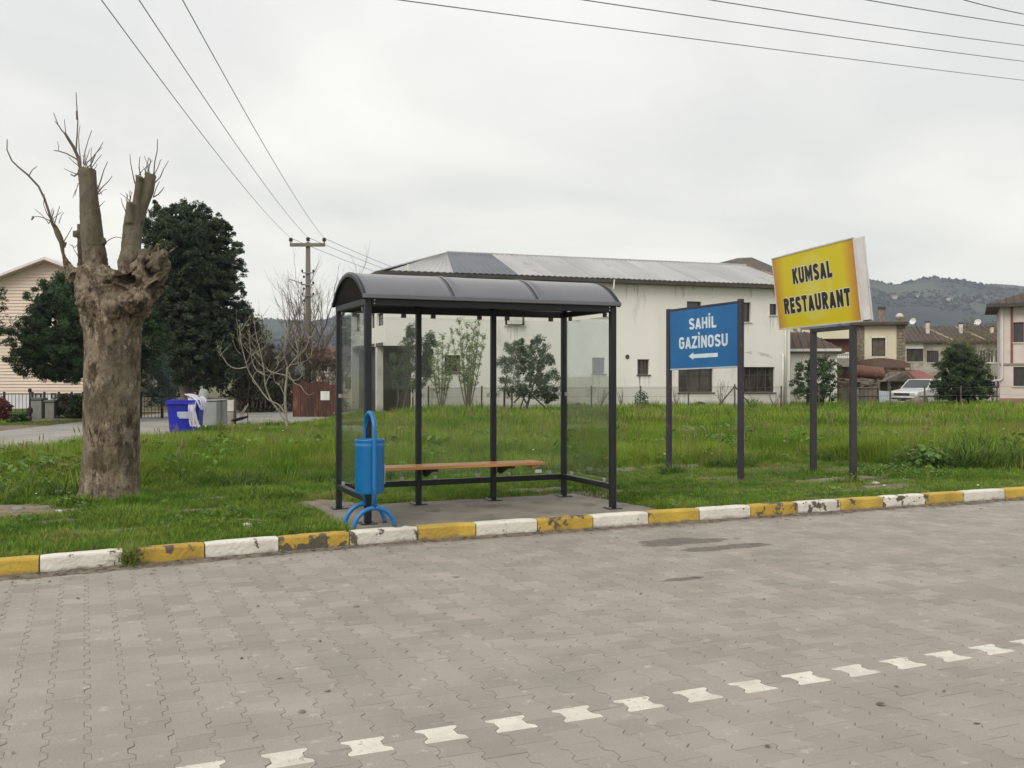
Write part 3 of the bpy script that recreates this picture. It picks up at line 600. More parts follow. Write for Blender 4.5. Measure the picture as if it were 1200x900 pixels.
# vault
def arc(n=18, off=0.0):
    c_ = D/2; half = D/2 + .075; rise = .292; Rr = (half*half + rise*rise)/(2*rise); z0 = HT + .004 + rise - Rr; am = math.asin(half/Rr)
    return [(c_ + (Rr+off)*math.sin(-am + 2*am*k/n), z0 + (Rr+off)*math.cos(-am + 2*am*k/n)) for k in range(n+1)]
ri, ro = arc(24), arc(24, .012)
X0, X1 = -.065, W + .065
def vault(name, a, b_, inner, outer, mat, sag=0.0):
    mb = MB(); nx = 9; n = len(inner); vs = []
    for k in range(nx + 1):
        x = a + (b_-a)*k/nx; s_ = sag*math.sin(math.pi*k/nx)
        vs += [(x, y, z - s_*math.sin(math.pi*i/(n-1))) for i, (y, z) in enumerate(outer)] + [(x, y, z - s_*math.sin(math.pi*i/(n-1))) for i, (y, z) in reversed(list(enumerate(inner)))]
    m2 = 2*n; fs = [(k*m2+i, k*m2+(i+1) % m2, (k+1)*m2+(i+1) % m2, (k+1)*m2+i) for k in range(nx) for i in range(m2)]
    fs += [(i, i+1, m2-2-i, m2-1-i) for i in range(n-1)] + [tuple(nx*m2+q for q in (m2-1-i, m2-2-i, i+1, i)) for i in range(n-1)]
    mb.add(vs, fs); return mb.build(name, mat, sh, smooth=False)
seams = [X0, W/3 - .01, 2*W/3 + .01, X1]
for a, b_ in zip(seams[:-1], seams[1:]):
    o = vault('roof_panel', a + .004, b_ - .004, ri, ro, vault_m, .004)
    for p_ in o.data.polygons:
        p_.use_smooth = abs(p_.normal.x) < .5
    ang = o.data
for q in (X0 + .018, seams[1], seams[2], X1 - .018):
    vault('roof_rib', q - .013, q + .013, arc(24, .0125), arc(24, .018), frame_m if q in (X0+.018, X1-.018) else vault_m)
    vault('inner_rib', q - .018, q + .018, arc(24, -.03), arc(24, -.002), frame_m)
cbox('roof_gutter', vault_m, sh, X0, X1, -.092, -.060, HT - .006, HT + .040, c=.006)
cbox('roof_gutter', vault_m, sh, X0, X1, D+.060, D+.092, HT - .006, HT + .040, c=.006)
for x in (.06, W-.06, ):
    for z in (2.33, 2.365): MB().tube([(x, -.034, z), (x, -.041, z)], .007, 6).build('bolt', bolt_m, sh)
# glass
def glass(x0, x1, y0, y1, clamps):
    g = box('glass_panel', glass_m, sh, x0, x1, y0, y1, .425, 2.27)
    for (cx_, cy_, cz, sx_, sy_, m) in clamps: cbox('glass_clamp', m, g, cx_-sx_, cx_+sx_, cy_-sy_, cy_+sy_, cz-.022, cz+.022, c=.003)
for a, b_ in zip(xsp[:-1], xsp[1:]):
    cl = [(x, D, z, .028, .014, clampd_m) for x in (a+.18, b_-.18) for z in (2.288,)] + [(x, D, .402, .024, .014, clamp_m) for x in (a+.2, b_-.2)] + [(a+.058, D, 1.37, .020, .015, clamp_m), (b_-.058, D, 1.37, .020, .015, clamp_m)]
    glass(a + .045, b_ - .045, D-.004, D+.004, cl)
for x in (0, W):
    cl = [(x, y, 2.29, .014, .028, clampd_m) for y in (.18, D-.18)] + [(x, y, .40, .014, .022, clamp_m) for y in (.2, D-.2)] + [(x, y, 1.37, .015, .02, clamp_m) for y in (.058, D-.058)]
    glass(x-.004, x+.004, .06, D-.055, cl)
cbox('sticker', M('sticker_white', (.75, .75, .72), rough=.5), sh, 1.883+.55, 1.883+.64, D-.012, D-.006, .405, .445, c=.001)
# bench
bench = new_obj('bench', None, sh)
for k in range(3): cbox('plank', wood_m, bench, .34 + .004*k, 2.36 - .006*k, .775+.112*k, .775+.112*k+.102, .543, .580, c=.006)
for x in xsp[1:3]:
    br = MB(); br.box(x-.022+.07, x+.022+.07, .79, D-.04, .513, .541); br.prism([(.93, .513), (1.18, .513), (1.18, .42)], 0, x+.052, x+.088); br.box(x+.03, x+.10, 1.15, 1.185, .44, .513)
    br.build('bracket', frame_m, bench)
box('under_batten', wood_m, bench, 2.20, 2.26, .80, 1.08, .515, .5425)

# ------------------------------------------------------------------ blue litter bin
blue_m = M('blue_gloss_paint', (0.003, 0.165, 0.43), (0.006, 0.135, 0.36), 3, 0.36, 0.05, 40, c3=(0.03, .11, .22), s3=7, r3=(.60, .75), coat=.1, dirtz=(.0, .05, (.10, .09, .07), 14))
lb = thing('litter_bin', 'bright blue cylindrical litter bin hung in a tall hoop frame on arched feet', 'litter bin', K(2.60, 9.505, .1), YAW)
y0, y1 = -.175, .175; ztop = 1.146 - .0
hoop = [(0, y0, .20)] + [(0, y0, z) for z in (.4, .6, .8)] + [(0, -.175*math.cos(t), .955 + .175*math.sin(t)) for t in np.linspace(0, math.pi, 17)] + [(0, y1, z) for z in (.8, .6, .4, .20)]
MB().tube(hoop, .0225, 12).build('hoop', blue_m, lb, smooth=True)
for y in (y0, y1):
    MB().tube([(.205*math.cos(t), y, .205*math.sin(t) + .0) for t in np.linspace(0, math.pi, 21)], .0225, 12).build('arched_foot', blue_m, lb, smooth=True)
prof = [(.120, .33), (.138, .335), (.143, .345), (.143, .79), (.147, .80), (.147, .812), (.143, .822), (.143, .842), (.148, .850), (.150, .862), (.146, .868), (.138, .860), (.135, .5), (.1, .36)]
MB().lathe(prof, 32).build('bin_drum', blue_m, lb, smooth=True)
for s_ in (-1, 1): MB().tube([(0, s_*.14, .66), (0, s_*.172, .66)], .012, 8).build('pivot_pin', blue_m, lb)
plate = MB(); plate.cbox(.1435, .1495, -.03, .06, .42, .62, .002); plate.build('notice_plate', M('plate_white', (.7, .72, .74), rough=.4), lb)

# ------------------------------------------------------------------ lettering
GW = {'M': .92, 'İ': .26, 'L': .58, 'T': .64, 'E': .58, 'Z': .66}
def glyph(ch, t):
    w = GW.get(ch, .70); a = t/2; b = w - t/2; lo = t*.46; hi = 1 - t*.46; c = w/2
    def arc_(cx, cz, rx, rz, d0, d1, n=8): return [(cx + rx*math.cos(R(d0 + (d1-d0)*k/n)), cz + rz*math.sin(R(d0 + (d1-d0)*k/n))) for k in range(n+1)]
    rx = c - a; S_ = {
    'K': [[(a, 0), (a, 1)], [(a, .40), (b+.03, 1.0)], [(a + rx*.75, .60), (b+.04, 0)]],
    'U': [[(a, 1), (a, .3)] + arc_(c, .3, rx, .3-lo, 180, 360)[1:] + [(b, 1)]],
    'M': [[(a, 0), (a, 1)], [(b, 0), (b, 1)], [(a+.02, 1-t*.3), (c, .32), (b-.02, 1-t*.3)]],
    'S': [arc_(c, .745, rx, hi-.745, 10, 180)[:9] + [(a+.01, .66), (a+.09, .575), (b-.09, .435), (b-.01, .345)] + arc_(c, .255, rx, .255-lo, 0, -170)],
    'A': [[(a*.8, 0), (c-.01, 1-t*.25)], [(w-a*.8, 0), (c+.01, 1-t*.25)], [(a+.10, .27), (b-.10, .27)]],
    'L': [[(a, 1), (a, lo), (w, lo)]], 'E': [[(w, hi), (a, hi), (a, lo), (w, lo)], [(a, .5), (w-.05, .5)]],
    'R': [[(a, 0), (a, hi), (c, hi)] + arc_(c, .72, rx, hi-.72, 80, -80) + [(a+.05, .46)], [(c-.02, .46), (b+.02, 0)]],
    'T': [[(0, hi), (w, hi)], [(c, 0), (c, hi)]], 'N': [[(a, 0), (a, 1)], [(b, 0), (b, 1)], [(a, 1-t*.35), (b, t*.35)]],
    'H': [[(a, 0), (a, 1)], [(b, 0), (b, 1)], [(a, .5), (b, .5)]], 'İ': [[(c, 0), (c, 1)], [(c, 1.10), (c, 1.10+t*.95)]],
    'G': [arc_(c, .72, rx, hi-.72, 15, 180) + arc_(c, .28, rx, .28-lo, 180, 360) + [(b, .50), (c, .50)]],
    'Z': [[(0.02, hi), (b+.03, hi), (a-.03, lo), (w, lo)]],
    'O': [arc_(c, .70, rx, hi-.70, 0, 180) + arc_(c, .30, rx, .30-lo, 180, 360) + [(b, .70), (b, .705)]]}[ch]
    return w, S_
def put_text(name, s, u0, u1, v0, v1, Wd, Hd, yoff, mat, parent, t=.2, grow=0.0, thick=.004):
    """heavy sans capitals from ribbons; u, v measured from the upper left of a panel Wd by Hd in local x and -z"""
    x = 0; mb = MB(); tot = sum(glyph(c, t)[0] for c in s) + .13*(len(s)-1); kx_ = (u1-u0)*Wd/tot; kz = (v1-v0)*Hd; ns = 0
    for ch in s:
        w_, S_ = glyph(ch, t)
        for pl in S_:
            ns += 1; P_ = [Vector(((u0*Wd + (x + p[0])*kx_), -(v1*Hd - p[1]*kz))) for p in pl]; hw = (t*.5*(kx_*.5+kz*.5)) + grow; g2 = grow
            d0 = (P_[1]-P_[0]).normalized(); d1 = (P_[-1]-P_[-2]).normalized(); P_[0] = P_[0] - d0*g2; P_[-1] = P_[-1] + d1*g2; n = len(P_); vs = []
            for i, p in enumerate(P_):
                da = (P_[i]-P_[i-1]).normalized() if i else d0; db = (P_[i+1]-P_[i]).normalized() if i < n-1 else d1
                m_ = (Vector((-da.y, da.x)) + Vector((-db.y, db.x))).normalized(); sc_ = 1/max(.45, m_.dot(Vector((-da.y, da.x)))); o_ = m_*hw*sc_
                f = yoff - thick - .00025*(ns % 5); vs += [(p.x+o_.x, f, p.y+o_.y), (p.x-o_.x, f, p.y-o_.y), (p.x+o_.x, yoff, p.y+o_.y), (p.x-o_.x, yoff, p.y-o_.y)]
            fs = []
            for i in range(n-1): q = 4*i; fs += [(q, q+1, q+5, q+4), (q, q+4, q+6, q+2), (q+1, q+3, q+7, q+5)]
            mb.add(vs, fs + [(0, 2, 3, 1), (4*n-4, 4*n-3, 4*n-1, 4*n-2)])
        x += w_ + .13
    return mb.build(name, mat, parent)

# ------------------------------------------------------------------ blue direction sign
signpost_m = M('sign_post_paint', (0.026, 0.020, 0.038), (0.036, 0.028, 0.045), 4, 0.5, .1, 40, c3=(.09, .06, .06), s3=6, r3=(.6, .7))
A = at(784, 363, 15.6); B = at(868, 352, 14.15); A0 = at(784, 431, 15.6); B0 = at(868, 428, 14.15)
ex = Vector((B.x-A.x, B.y-A.y, 0)); wd = ex.length; rot = math.atan2(ex.y, ex.x); ztop_ = (A.z + B.z)/2; hgt = ztop_ - (A0.z+B0.z)/2
tilt = math.atan2(B.z - A.z, wd)
s1 = thing('direction_sign', 'blue sign reading SAHİL GAZİNOSU with a left arrow, on two dark posts', 'sign', (A.x, A.y, 0), rot)
for x, zt in ((-.0, A.z+.01), (wd, B.z+.02)):
    g0 = gz(A.x + ex.x*x/wd, A.y + ex.y*x/wd) - .1
    cbox('post', signpost_m, s1, x-.042, x+.042, -.03, .03, g0, zt, c=.005)
pan = new_obj('panel', None, s1); pan.location = (.044, 0, A.z - .012); pan.rotation_euler = (0, -tilt*.9, 0)
pw = wd - .088; sb_m = M('sign_blue', (0.000, 0.098, 0.290), (0.001, 0.120, 0.325), 1.6, 0.35, .03, 20, c3=(0.010, 0.14, 0.36), s3=1.6, r3=(.56, .72))
cbox('face', sb_m, pan, 0, pw, -.022, .012, -hgt, 0, c=.003)
for z0_, z1_ in ((-.022, .012), (-hgt-.022, -hgt-.0)): cbox('edge_trim', signpost_m if z0_ > -.1 else M('trim_pale', (.45, .5, .55), rough=.5), pan, 0, pw, -.028, .018, z0_, z1_, c=.003)
letm = M('letter_pale', (0.62, 0.70, 0.76), (0.52, .60, .66), 6, 0.5)
def pu(p, dl=15.6, dr=14.15): return p*dl/(p*dl + (1-p)*dr)
put_text('lettering', 'SAHİL', pu(.285), pu(.685), .180, .365, pw, hgt, -.0225, letm, pan, .205)
put_text('lettering', 'GAZİNOSU', pu(.135), pu(.850), .478, .676, pw, hgt, -.0225, letm, pan, .205)
ar = MB(); ua, ub, uh = pu(.275)*pw, pu(.70)*pw, pu(.34)*pw; zc = -.805*hgt
ar.prism([(ua, zc), (uh, zc+.062*hgt), (uh, zc+.03*hgt), (ub, zc+.03*hgt), (ub, zc-.035*hgt), (uh, zc-.035*hgt), (uh, zc-.062*hgt)], 1, -.0265, -.0225)
ar.build('arrow', letm, pan)

# ------------------------------------------------------------------ yellow box sign
kp = Vector((.188, -.982, 0)); O = Vector((4.676, 17.06, 0)); WD = 2.68; HD = 1.25; TH = .17
rot2 = math.atan2(kp.y, kp.x)
s2 = thing('restaurant_sign', 'tilted yellow box sign reading KUMSAL RESTAURANT with white sides, on two posts', 'sign', (O.x, O.y, 0), rot2)
KF = .938; s2.scale = (KF,)*3; s2.location = (O.x*KF, O.y*KF, EYE*(1-KF))
bxe = new_obj('light_box', None, s2); bxe.location = (0, -.03, 2.39); bxe.rotation_euler = (R(6.5), 0, 0)
# face print: yellow with orange ends and a soft pale swirl
fm = bpy.data.materials.new('sign_yellow_print'); fm.use_nodes = True; t = fm.node_tree; p = t.nodes['Principled BSDF']; A_ = t.nodes.new; l = t.links.new
p.inputs['Roughness'].default_value = .42
tcn = A_('ShaderNodeTexCoord'); sp = A_('ShaderNodeSeparateXYZ'); l(tcn.outputs['Object'], sp.inputs[0])
def ramp(fac, stops):
    c = A_('ShaderNodeValToRGB'); e = c.color_ramp.elements; e[0].position = stops[0][0]; e[0].color = (*stops[0][1], 1); e[1].position = stops[-1][0]; e[1].color = (*stops[-1][1], 1)
    for q, cc in stops[1:-1]: k = e.new(q); k.color = (*cc, 1)
    l(fac, c.inputs[0]); return c.outputs[0]
mr = A_('ShaderNodeMapRange'); mr.inputs[1].default_value = 0; mr.inputs[2].default_value = WD; l(sp.outputs[0], mr.inputs[0])
YL = (0.68, 0.55, 0.012)
base = ramp(mr.outputs[0], [(0, (.52, .23, .05)), (.04, (.58, .30, .03)), (.15, YL), (.86, YL), (.95, (.58, .31, .03)), (1, (.50, .20, .06))])
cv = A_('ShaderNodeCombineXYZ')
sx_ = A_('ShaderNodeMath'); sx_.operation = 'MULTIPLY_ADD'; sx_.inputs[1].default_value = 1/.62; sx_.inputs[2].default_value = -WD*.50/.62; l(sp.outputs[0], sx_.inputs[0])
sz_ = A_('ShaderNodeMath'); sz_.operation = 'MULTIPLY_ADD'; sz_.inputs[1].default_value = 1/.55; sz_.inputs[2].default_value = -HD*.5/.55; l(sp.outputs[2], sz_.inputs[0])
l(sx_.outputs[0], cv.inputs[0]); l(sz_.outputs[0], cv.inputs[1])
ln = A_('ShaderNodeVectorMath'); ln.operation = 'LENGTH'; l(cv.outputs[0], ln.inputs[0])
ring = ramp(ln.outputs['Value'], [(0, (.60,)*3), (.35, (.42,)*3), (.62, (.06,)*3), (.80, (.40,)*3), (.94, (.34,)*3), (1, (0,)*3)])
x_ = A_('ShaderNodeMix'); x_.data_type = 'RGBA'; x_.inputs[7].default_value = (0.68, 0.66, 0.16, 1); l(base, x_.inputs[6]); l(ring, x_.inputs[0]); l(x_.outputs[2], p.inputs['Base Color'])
whm = M('sign_case_white', (0.62, 0.61, 0.60), (0.52, .50, .48), 3, 0.5, .1, 20, c3=(.25, .2, .16), s3=5, r3=(.62, .72))
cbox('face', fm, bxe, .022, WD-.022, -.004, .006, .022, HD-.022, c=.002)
cbox('case', whm, bxe, .02, WD-.02, .008, TH-.01, .02, HD-.02, c=.003)
for z in (0, HD-.022): 
    for yy in (-.012, TH-.012): cbox('edge_rail', whm, bxe, 0, WD, yy, yy+.024, z, z+.022, c=.003)
for x in (0, WD-.022): 
    for yy in (-.012, TH-.012): cbox('edge_rail', whm, bxe, x, x+.022, yy+.001, yy+.023, .0225, HD-.0225, c=.003)
rustm = M('rust_trim', (.20, .11, .06), (.34, .27, .2), 9, .9)
cbox('bent_flange', rustm, bxe, .3, WD-.4, TH*.3, TH*.34, HD-.0215, HD+.012, c=.001)
blk = M('letter_black', (0.012, 0.009, 0.008), (.03, .02, .018), 6, .5); wh2 = M('letter_white', (.78, .76, .68), rough=.5)
txt = new_obj('print', None, bxe); txt.location = (.022, 0, HD-.022); Wp, Hp = WD-.044, HD-.044
def pu2(p): return pu(p, 17.06, 14.43)
for (s_, a, b_, c_, d_) in (('KUMSAL', .225, .71, .195, .410), ('RESTAURANT', .085, .900, .585, .805)):
    put_text('letter_outline', s_, pu2(a), pu2(b_), c_, d_, Wp, Hp, -.0042, wh2, txt, .265, grow=.011, thick=.0008)
    put_text('lettering', s_, pu2(a), pu2(b_), c_, d_, Wp, Hp, -.0063, blk, txt, .265, thick=.0008)
pm2 = M('sign_post_dark', (0.026, 0.026, 0.030), (0.038, 0.036, 0.038), 4, .5, .1, 40, c3=(.07, .05, .04), s3=5, r3=(.62, .7))
for k_ in (.887*1.222, .887*1.222 + 1.222):
    q = (O + kp*k_)*KF; g0 = (gz(q.x, q.y) - .15 - EYE*(1-KF))/KF
    cbox('post', pm2, s2, k_-.04, k_+.04, -.01, .08, g0, 2.36, c=.005)
cbox('cross_beam', pm2, s2, .887*1.222+.041, .887*1.222+1.181, -.005, .075, 2.30, 2.36, c=.004)
for x in (.45, 1.9, 2.2): cbox('mounting_tab', whm, s2, x, x+.05, .0, .05, 2.34, 2.385, c=.002)

# ------------------------------------------------------------------ pollarded plane tree
def limb(mb, prof, d, jitter=0, n=18, dz=0.0):
    """prof: (px, py, half width px[, depth offset]) traced as real sizes at distance d"""
    P_ = []; r_ = []
    for q in prof:
        dd = d + (q[3] if len(q) > 3 else 0); P_.append(at(q[0], q[1], dd)); r_.append(q[2]/FX*dd)
    # refine with catmull-rom
    P2, R2 = [], []
    for i in range(len(P_)-1):
        p0, p1, p2, p3 = P_[max(i-1, 0)], P_[i], P_[i+1], P_[min(i+2, len(P_)-1)]
        for k in range(4):
            t = k/4; P2.append(.5*((2*p1) + (p2-p0)*t + (2*p0-5*p1+4*p2-p3)*t*t + (3*p1-p0-3*p2+p3)*t**3)); R2.append(r_[i]*(1-t)+r_[i+1]*t)
    P2.append(P_[-1]); R2.append(r_[-1]); mb.tube(P2, R2, n)
TD = 12.15
tb = MB()
limb(tb, [(126, 612, 54), (127, 597, 42), (128, 585, 36.5), (129, 572, 33), (130, 540, 31.5), (131, 500, 31.5), (131, 460, 31.5), (131.5, 430, 31.5), (132, 405, 32), (132.5, 388, 33), (133, 370, 36), (133, 352, 39.5), (132.5, 338, 41), (133, 325, 38), (135, 317, 28)], TD, n=28)
limb(tb, [(118, 345, 20), (113, 318, 14), (110, 295, 13.2), (107, 262, 11.5), (104, 225, 10.3), (102.5, 199, 9.8)], TD, n=18)
limb(tb, [(118, 281, 6), (121, 287, 5)], TD, n=8)
limb(tb, [(150, 345, 18), (151, 318, 12.5), (152.5, 300, 11), (154, 268, 9.5), (155.5, 240, 6), ], TD, n=16)
limb(tb, [(152, 262, 5), (152.4, 237.5, 4.3)], TD - .08, n=10)
limb(tb, [(157, 290, 6.5), (159.5, 245, 5.2), (163, 207, 4.4)], TD + .02, n=12)
limb(tb, [(159, 292, 6), (163, 262, 4.8), (170, 235, 6.2), (174, 222, 6.6), (176.5, 204, 6.2)], TD + .10, n=12)
limb(tb, [(100, 322, 14), (88, 322, 10), (78, 310, 7), (74, 296, 4.2), (72, 284, 3.4), (66, 270, 2.6), (62, 262, 2.3)], TD, n=12)
limb(tb, [(82, 330, 9), (86, 318, 8)], TD-.05, n=10)
limb(tb, [(95, 320, 3.6), (94, 290, 3.0), (92.5, 262, 2.8)], TD + .25, n=10)
limb(tb, [(91, 278, 5), (91, 271, 5.5)], TD + .25, n=8)
limb(tb, [(150, 345, 18), (166, 326, 14), (178, 310, 10), (186, 298, 7)], TD-.02, n=14)
limb(tb, [(160, 365, 14), (172, 345, 11), (182, 325, 8), (190, 304, 6)], TD+.06, n=12)
limb(tb, [(172, 325, 9), (169, 308, 7), (167, 293, 4)], TD-.1, n=10)
rr = random.Random(5)
def knob(px_, py_, s_, dd=0):
    c = at(px_, py_, TD+dd); r_ = s_/FX*TD
    T = Matrix.Translation(c) @ Matrix.Rotation(rr.uniform(0, 6), 4, 'Z') @ Matrix.Rotation(rr.uniform(-.6, .6), 4, 'X')
    n, m_ = 9, 6; vs = []
    for i in range(m_+1):
        for j in range(n):
            th = math.pi*i/m_; ph = 2*math.pi*j/n; vs.append(T @ Vector((r_*math.sin(th)*math.cos(ph)*1.2, r_*math.sin(th)*math.sin(ph), r_*math.cos(th)*.85)))
    tb.add(vs, [(i*n+j, i*n+(j+1) % n, (i+1)*n+(j+1) % n, (i+1)*n+j) for i in range(m_) for j in range(n)] + [tuple(range(n)), tuple(range((m_+1)*n-1, m_*n-1, -1))])
for _ in range(34):      # gnarled burl at the right fork
    t_ = rr.random(); u_ = rr.uniform(-1, 1)
    knob(150 + 36*t_ + u_*7, 345 - 46*t_ + u_*8 + 6*rr.random(), rr.uniform(2.5, 5.5), rr.uniform(-.28, .05))
for _ in range(6): knob(rr.uniform(104, 158), rr.uniform(338, 368), rr.uniform(12, 18), -rr.uniform(.20, .27))
for _ in range(10): knob(rr.uniform(78, 98), rr.uniform(312, 332), rr.uniform(3, 6), rr.uniform(-.15, .1))
for q in ((158, 356, 14, -.24), (103, 352, 15, -.2), (97, 345, 10, 0)): knob(*q)
for _ in range(9): 
    a = rr.uniform(3.3, 6.1); knob(128 + 36*math.cos(a), 592, rr.uniform(7, 11), .35*math.sin(a))
def spikes(px_, py_, ang, ln_, w_, dd):
    p0 = at(px_, py_, TD+dd); L_ = ln_/FX*TD; v = Vector((math.cos(ang), rr.uniform(-.5, .2), math.sin(ang))).normalized()
    tb.tube([p0 - v*L_*.3, p0 + v*L_*.3, p0 + v*L_*.7 + Vector((0, 0, rr.uniform(-.02, .03))), p0+v*L_], [w_/FX*TD, w_*.8/FX*TD, w_*.6/FX*TD, w_*.35/FX*TD], 6)
for _ in range(130): 
    t_ = rr.random(); spikes(156 + 32*t_ + rr.uniform(-8, 8), 336 - 38*t_ + rr.uniform(-10, 22), rr.uniform(.5, 1.5), rr.uniform(10, 18), rr.uniform(1.8, 3.6), rr.uniform(-.3, .1))
spikes(186, 335, -.15, 12, 1.6, 0); spikes(124, 318, .9, 8, 1.6, -.2)
raw = bpy.data.objects.new('raw', tb.mesh('raw')); col.objects.link(raw)
md = raw.modifiers.new('r', 'REMESH'); md.mode = 'VOXEL'; md.voxel_size = .015
dg = bpy.context.evaluated_depsgraph_get(); dg.update(); tm = bpy.data.meshes.new_from_object(raw.evaluated_get(dg)); bpy.data.objects.remove(raw)
nv = len(tm.vertices); V = np.zeros(nv*3, np.float32); tm.vertices.foreach_get('co', V); V = V.reshape(-1, 3); Nn = np.zeros(nv*3, np.float32); tm.vertices.foreach_get('normal', Nn); Nn = Nn.reshape(-1, 3)
hole = at(144, 326, TD-.42); hole2 = at(124, 330, TD-.45)
bz = at(0, 388, TD).z; tz = at(0, 312, TD).z
for i in range(nv):
    p = Vector(V[i]); z = p.z; head = 1/(1+math.exp(-(z-bz)*7)) * (1/(1+math.exp((z-tz-.1)*9)))
    n_ = noise.noise(p*2.2)*.045 + noise.noise(Vector((p.x*6, p.y*6, p.z*3)))*.024 + noise.noise(Vector((p.x*12, p.y*12, p.z*5)))*.013 + noise.noise(p*30)*.0055 + noise.noise(p*55)*.003
    n_ = n_*(.35 + 1.5*head); 
    if head > .2: n_ += (.018 - abs(noise.noise(Vector((p.x*6.5, p.y*6.5, p.z*3.4))))*.085 - abs(noise.noise(p*15))*.03)*head
    q = p - hole; e = (q.x/.125)**2 + (q.z/.075)**2 + (q.y/.5)**2
    V[i] += Nn[i]*n_
    if e < 1 : V[i][1] += .20*(1-e)**.5; 
    elif e < 2: V[i][1] -= .05*(2-e)
    q = p - hole2; e = (q.x/.07)**2 + (q.z/.03)**2 + (q.y/.5)**2
    if e < 1: V[i][1] += .06*(1-e)**.5
tm.vertices.foreach_set('co', V.ravel()); tm.polygons.foreach_set('use_smooth', [True]*len(tm.polygons)); tm.update()
# bark: flaking plates in several browns, greener and smoother towards the cut limbs
bk = bpy.data.materials.new('plane_bark'); bk.use_nodes = True; t = bk.node_tree; p = t.nodes['Principled BSDF']; A_ = t.nodes.new; l = t.links.new
p.inputs['Roughness'].default_value = .85; p.inputs['Specular IOR Level'].default_value = .3
tcn = A_('ShaderNodeTexCoord'); sp = A_('ShaderNodeSeparateXYZ'); l(tcn.outputs['Object'], sp.inputs[0])
def nz_(scale, det=6, rough=.6, st=(1, 1, 1)):
    mp = A_('ShaderNodeMapping'); mp.inputs['Scale'].default_value = st; l(tcn.outputs['Object'], mp.inputs[0])
    n = A_('ShaderNodeTexNoise'); n.inputs['Scale'].default_value = scale; n.inputs['Detail'].default_value = det; n.inputs['Roughness'].default_value = rough; l(mp.outputs[0], n.inputs['Vector']); return n.outputs[0]
def mixc(f, a, b_):
    x = A_('ShaderNodeMix'); x.data_type = 'RGBA'; l(f, x.inputs[0])
    for k, c in ((6, a), (7, b_)):
        if isinstance(c, tuple): x.inputs[k].default_value = (*c, 1)
        else: l(c, x.inputs[k])
    return x.outputs[2]
def rng_(f, a, b_, c=0, d=1):
    r_ = A_('ShaderNodeMapRange'); l(f, r_.inputs[0]); r_.inputs[1].default_value = a; r_.inputs[2].default_value = b_; r_.inputs[3].default_value = c; r_.inputs[4].default_value = d; return r_.outputs[0]
c = mixc(rng_(nz_(5.0, 9, .78, (1, 1, .7)), .465, .535), (.110, .082, .058), (.240, .190, .135))
c = mixc(rng_(nz_(9, 8, .75, (1.3, 1.3, .7)), .54, .61), c, (.35, .29, .215))
c = mixc(rng_(nz_(8, 7, .7, (1.4, 1.4, .6)), .53, .60), c, (.048, .031, .020))
smooth_c = mixc(rng_(nz_(5, 7, .7, (1, 1, .6)), .42, .60), (.175, .155, .112), (.105, .090, .064))
smooth_c = mixc(rng_(nz_(16, 7, .7, (1, 1, .5)), .56, .64), smooth_c, (.065, .052, .04))
hi = rng_(sp.outputs[2], tz - .05, tz + .35); c = mixc(hi, c, smooth_c)
fl_ = rng_(nz_(2.5, 4, .5), .45, .6, 0, .5); c = mixc(fl_, c, (.115, .098, .058))
l(c, p.inputs['Base Color'])
bmp = A_('ShaderNodeBump'); bmp.inputs['Strength'].default_value = 1.0; bmp.inputs['Distance'].default_value = .035; l(nz_(15, 9, .75, (1, 1, .6)), bmp.inputs['Height']); l(bmp.outputs[0], p.inputs['Normal'])
pt = thing('pollarded_tree', 'bare pollarded plane tree with thick mottled trunk, burls and cut limbs beside the kerb', 'tree', (0, 0, 0))
pt.location = (at(128, 590, TD).x, TD, .08)
tr_ = new_obj('trunk', tm, pt, bk); tr_.location = -pt.location
cutm = M('cut_wood', (.20, .165, .12), (.13, .10, .07), 14, .9, .4, 60)
def cut(px_, py_, hw, dd=0, lean=0):
    c_ = at(px_, py_, TD+dd) - pt.location; r_ = hw/FX*TD
    pts = [(c_.x + r_*rr.uniform(.9, 1.05)*math.cos(a), c_.y + r_*rr.uniform(.9, 1.05)*math.sin(a), c_.z + lean*math.cos(a)*r_) for a in np.linspace(0, 2*math.pi, 15)[:-1]]
    b_ = MB(); b_.add(pts + [(x, y, z-.03) for x, y, z in pts], [tuple(range(14))] + [(i, (i+1) % 14, 14+(i+1) % 14, 14+i) for i in range(14)]); b_.build('cut_face', cutm, pt)
cut(102.3, 197.5, 9.6, 0, -.3); cut(163.2, 206, 4.4, .02, -.3); cut(176.5, 203.5, 6.2, .1, -.5); cut(152.4, 237, 4.2, -.08)
twm = M('twig_bark', (.145, .12, .10), (.09, .07, .058), 8, .85)
def shoot(mb, pts, w0, w1, d): 
    P_ = [at(x, y, d) + Vector((0, rr.uniform(-.03, .03), 0)) - pt.location for x, y in pts]; n = len(P_)
    mb.tube(P_, [(w0 + (w1-w0)*i/(n-1))/FX*d/2 for i in range(n)], 5)
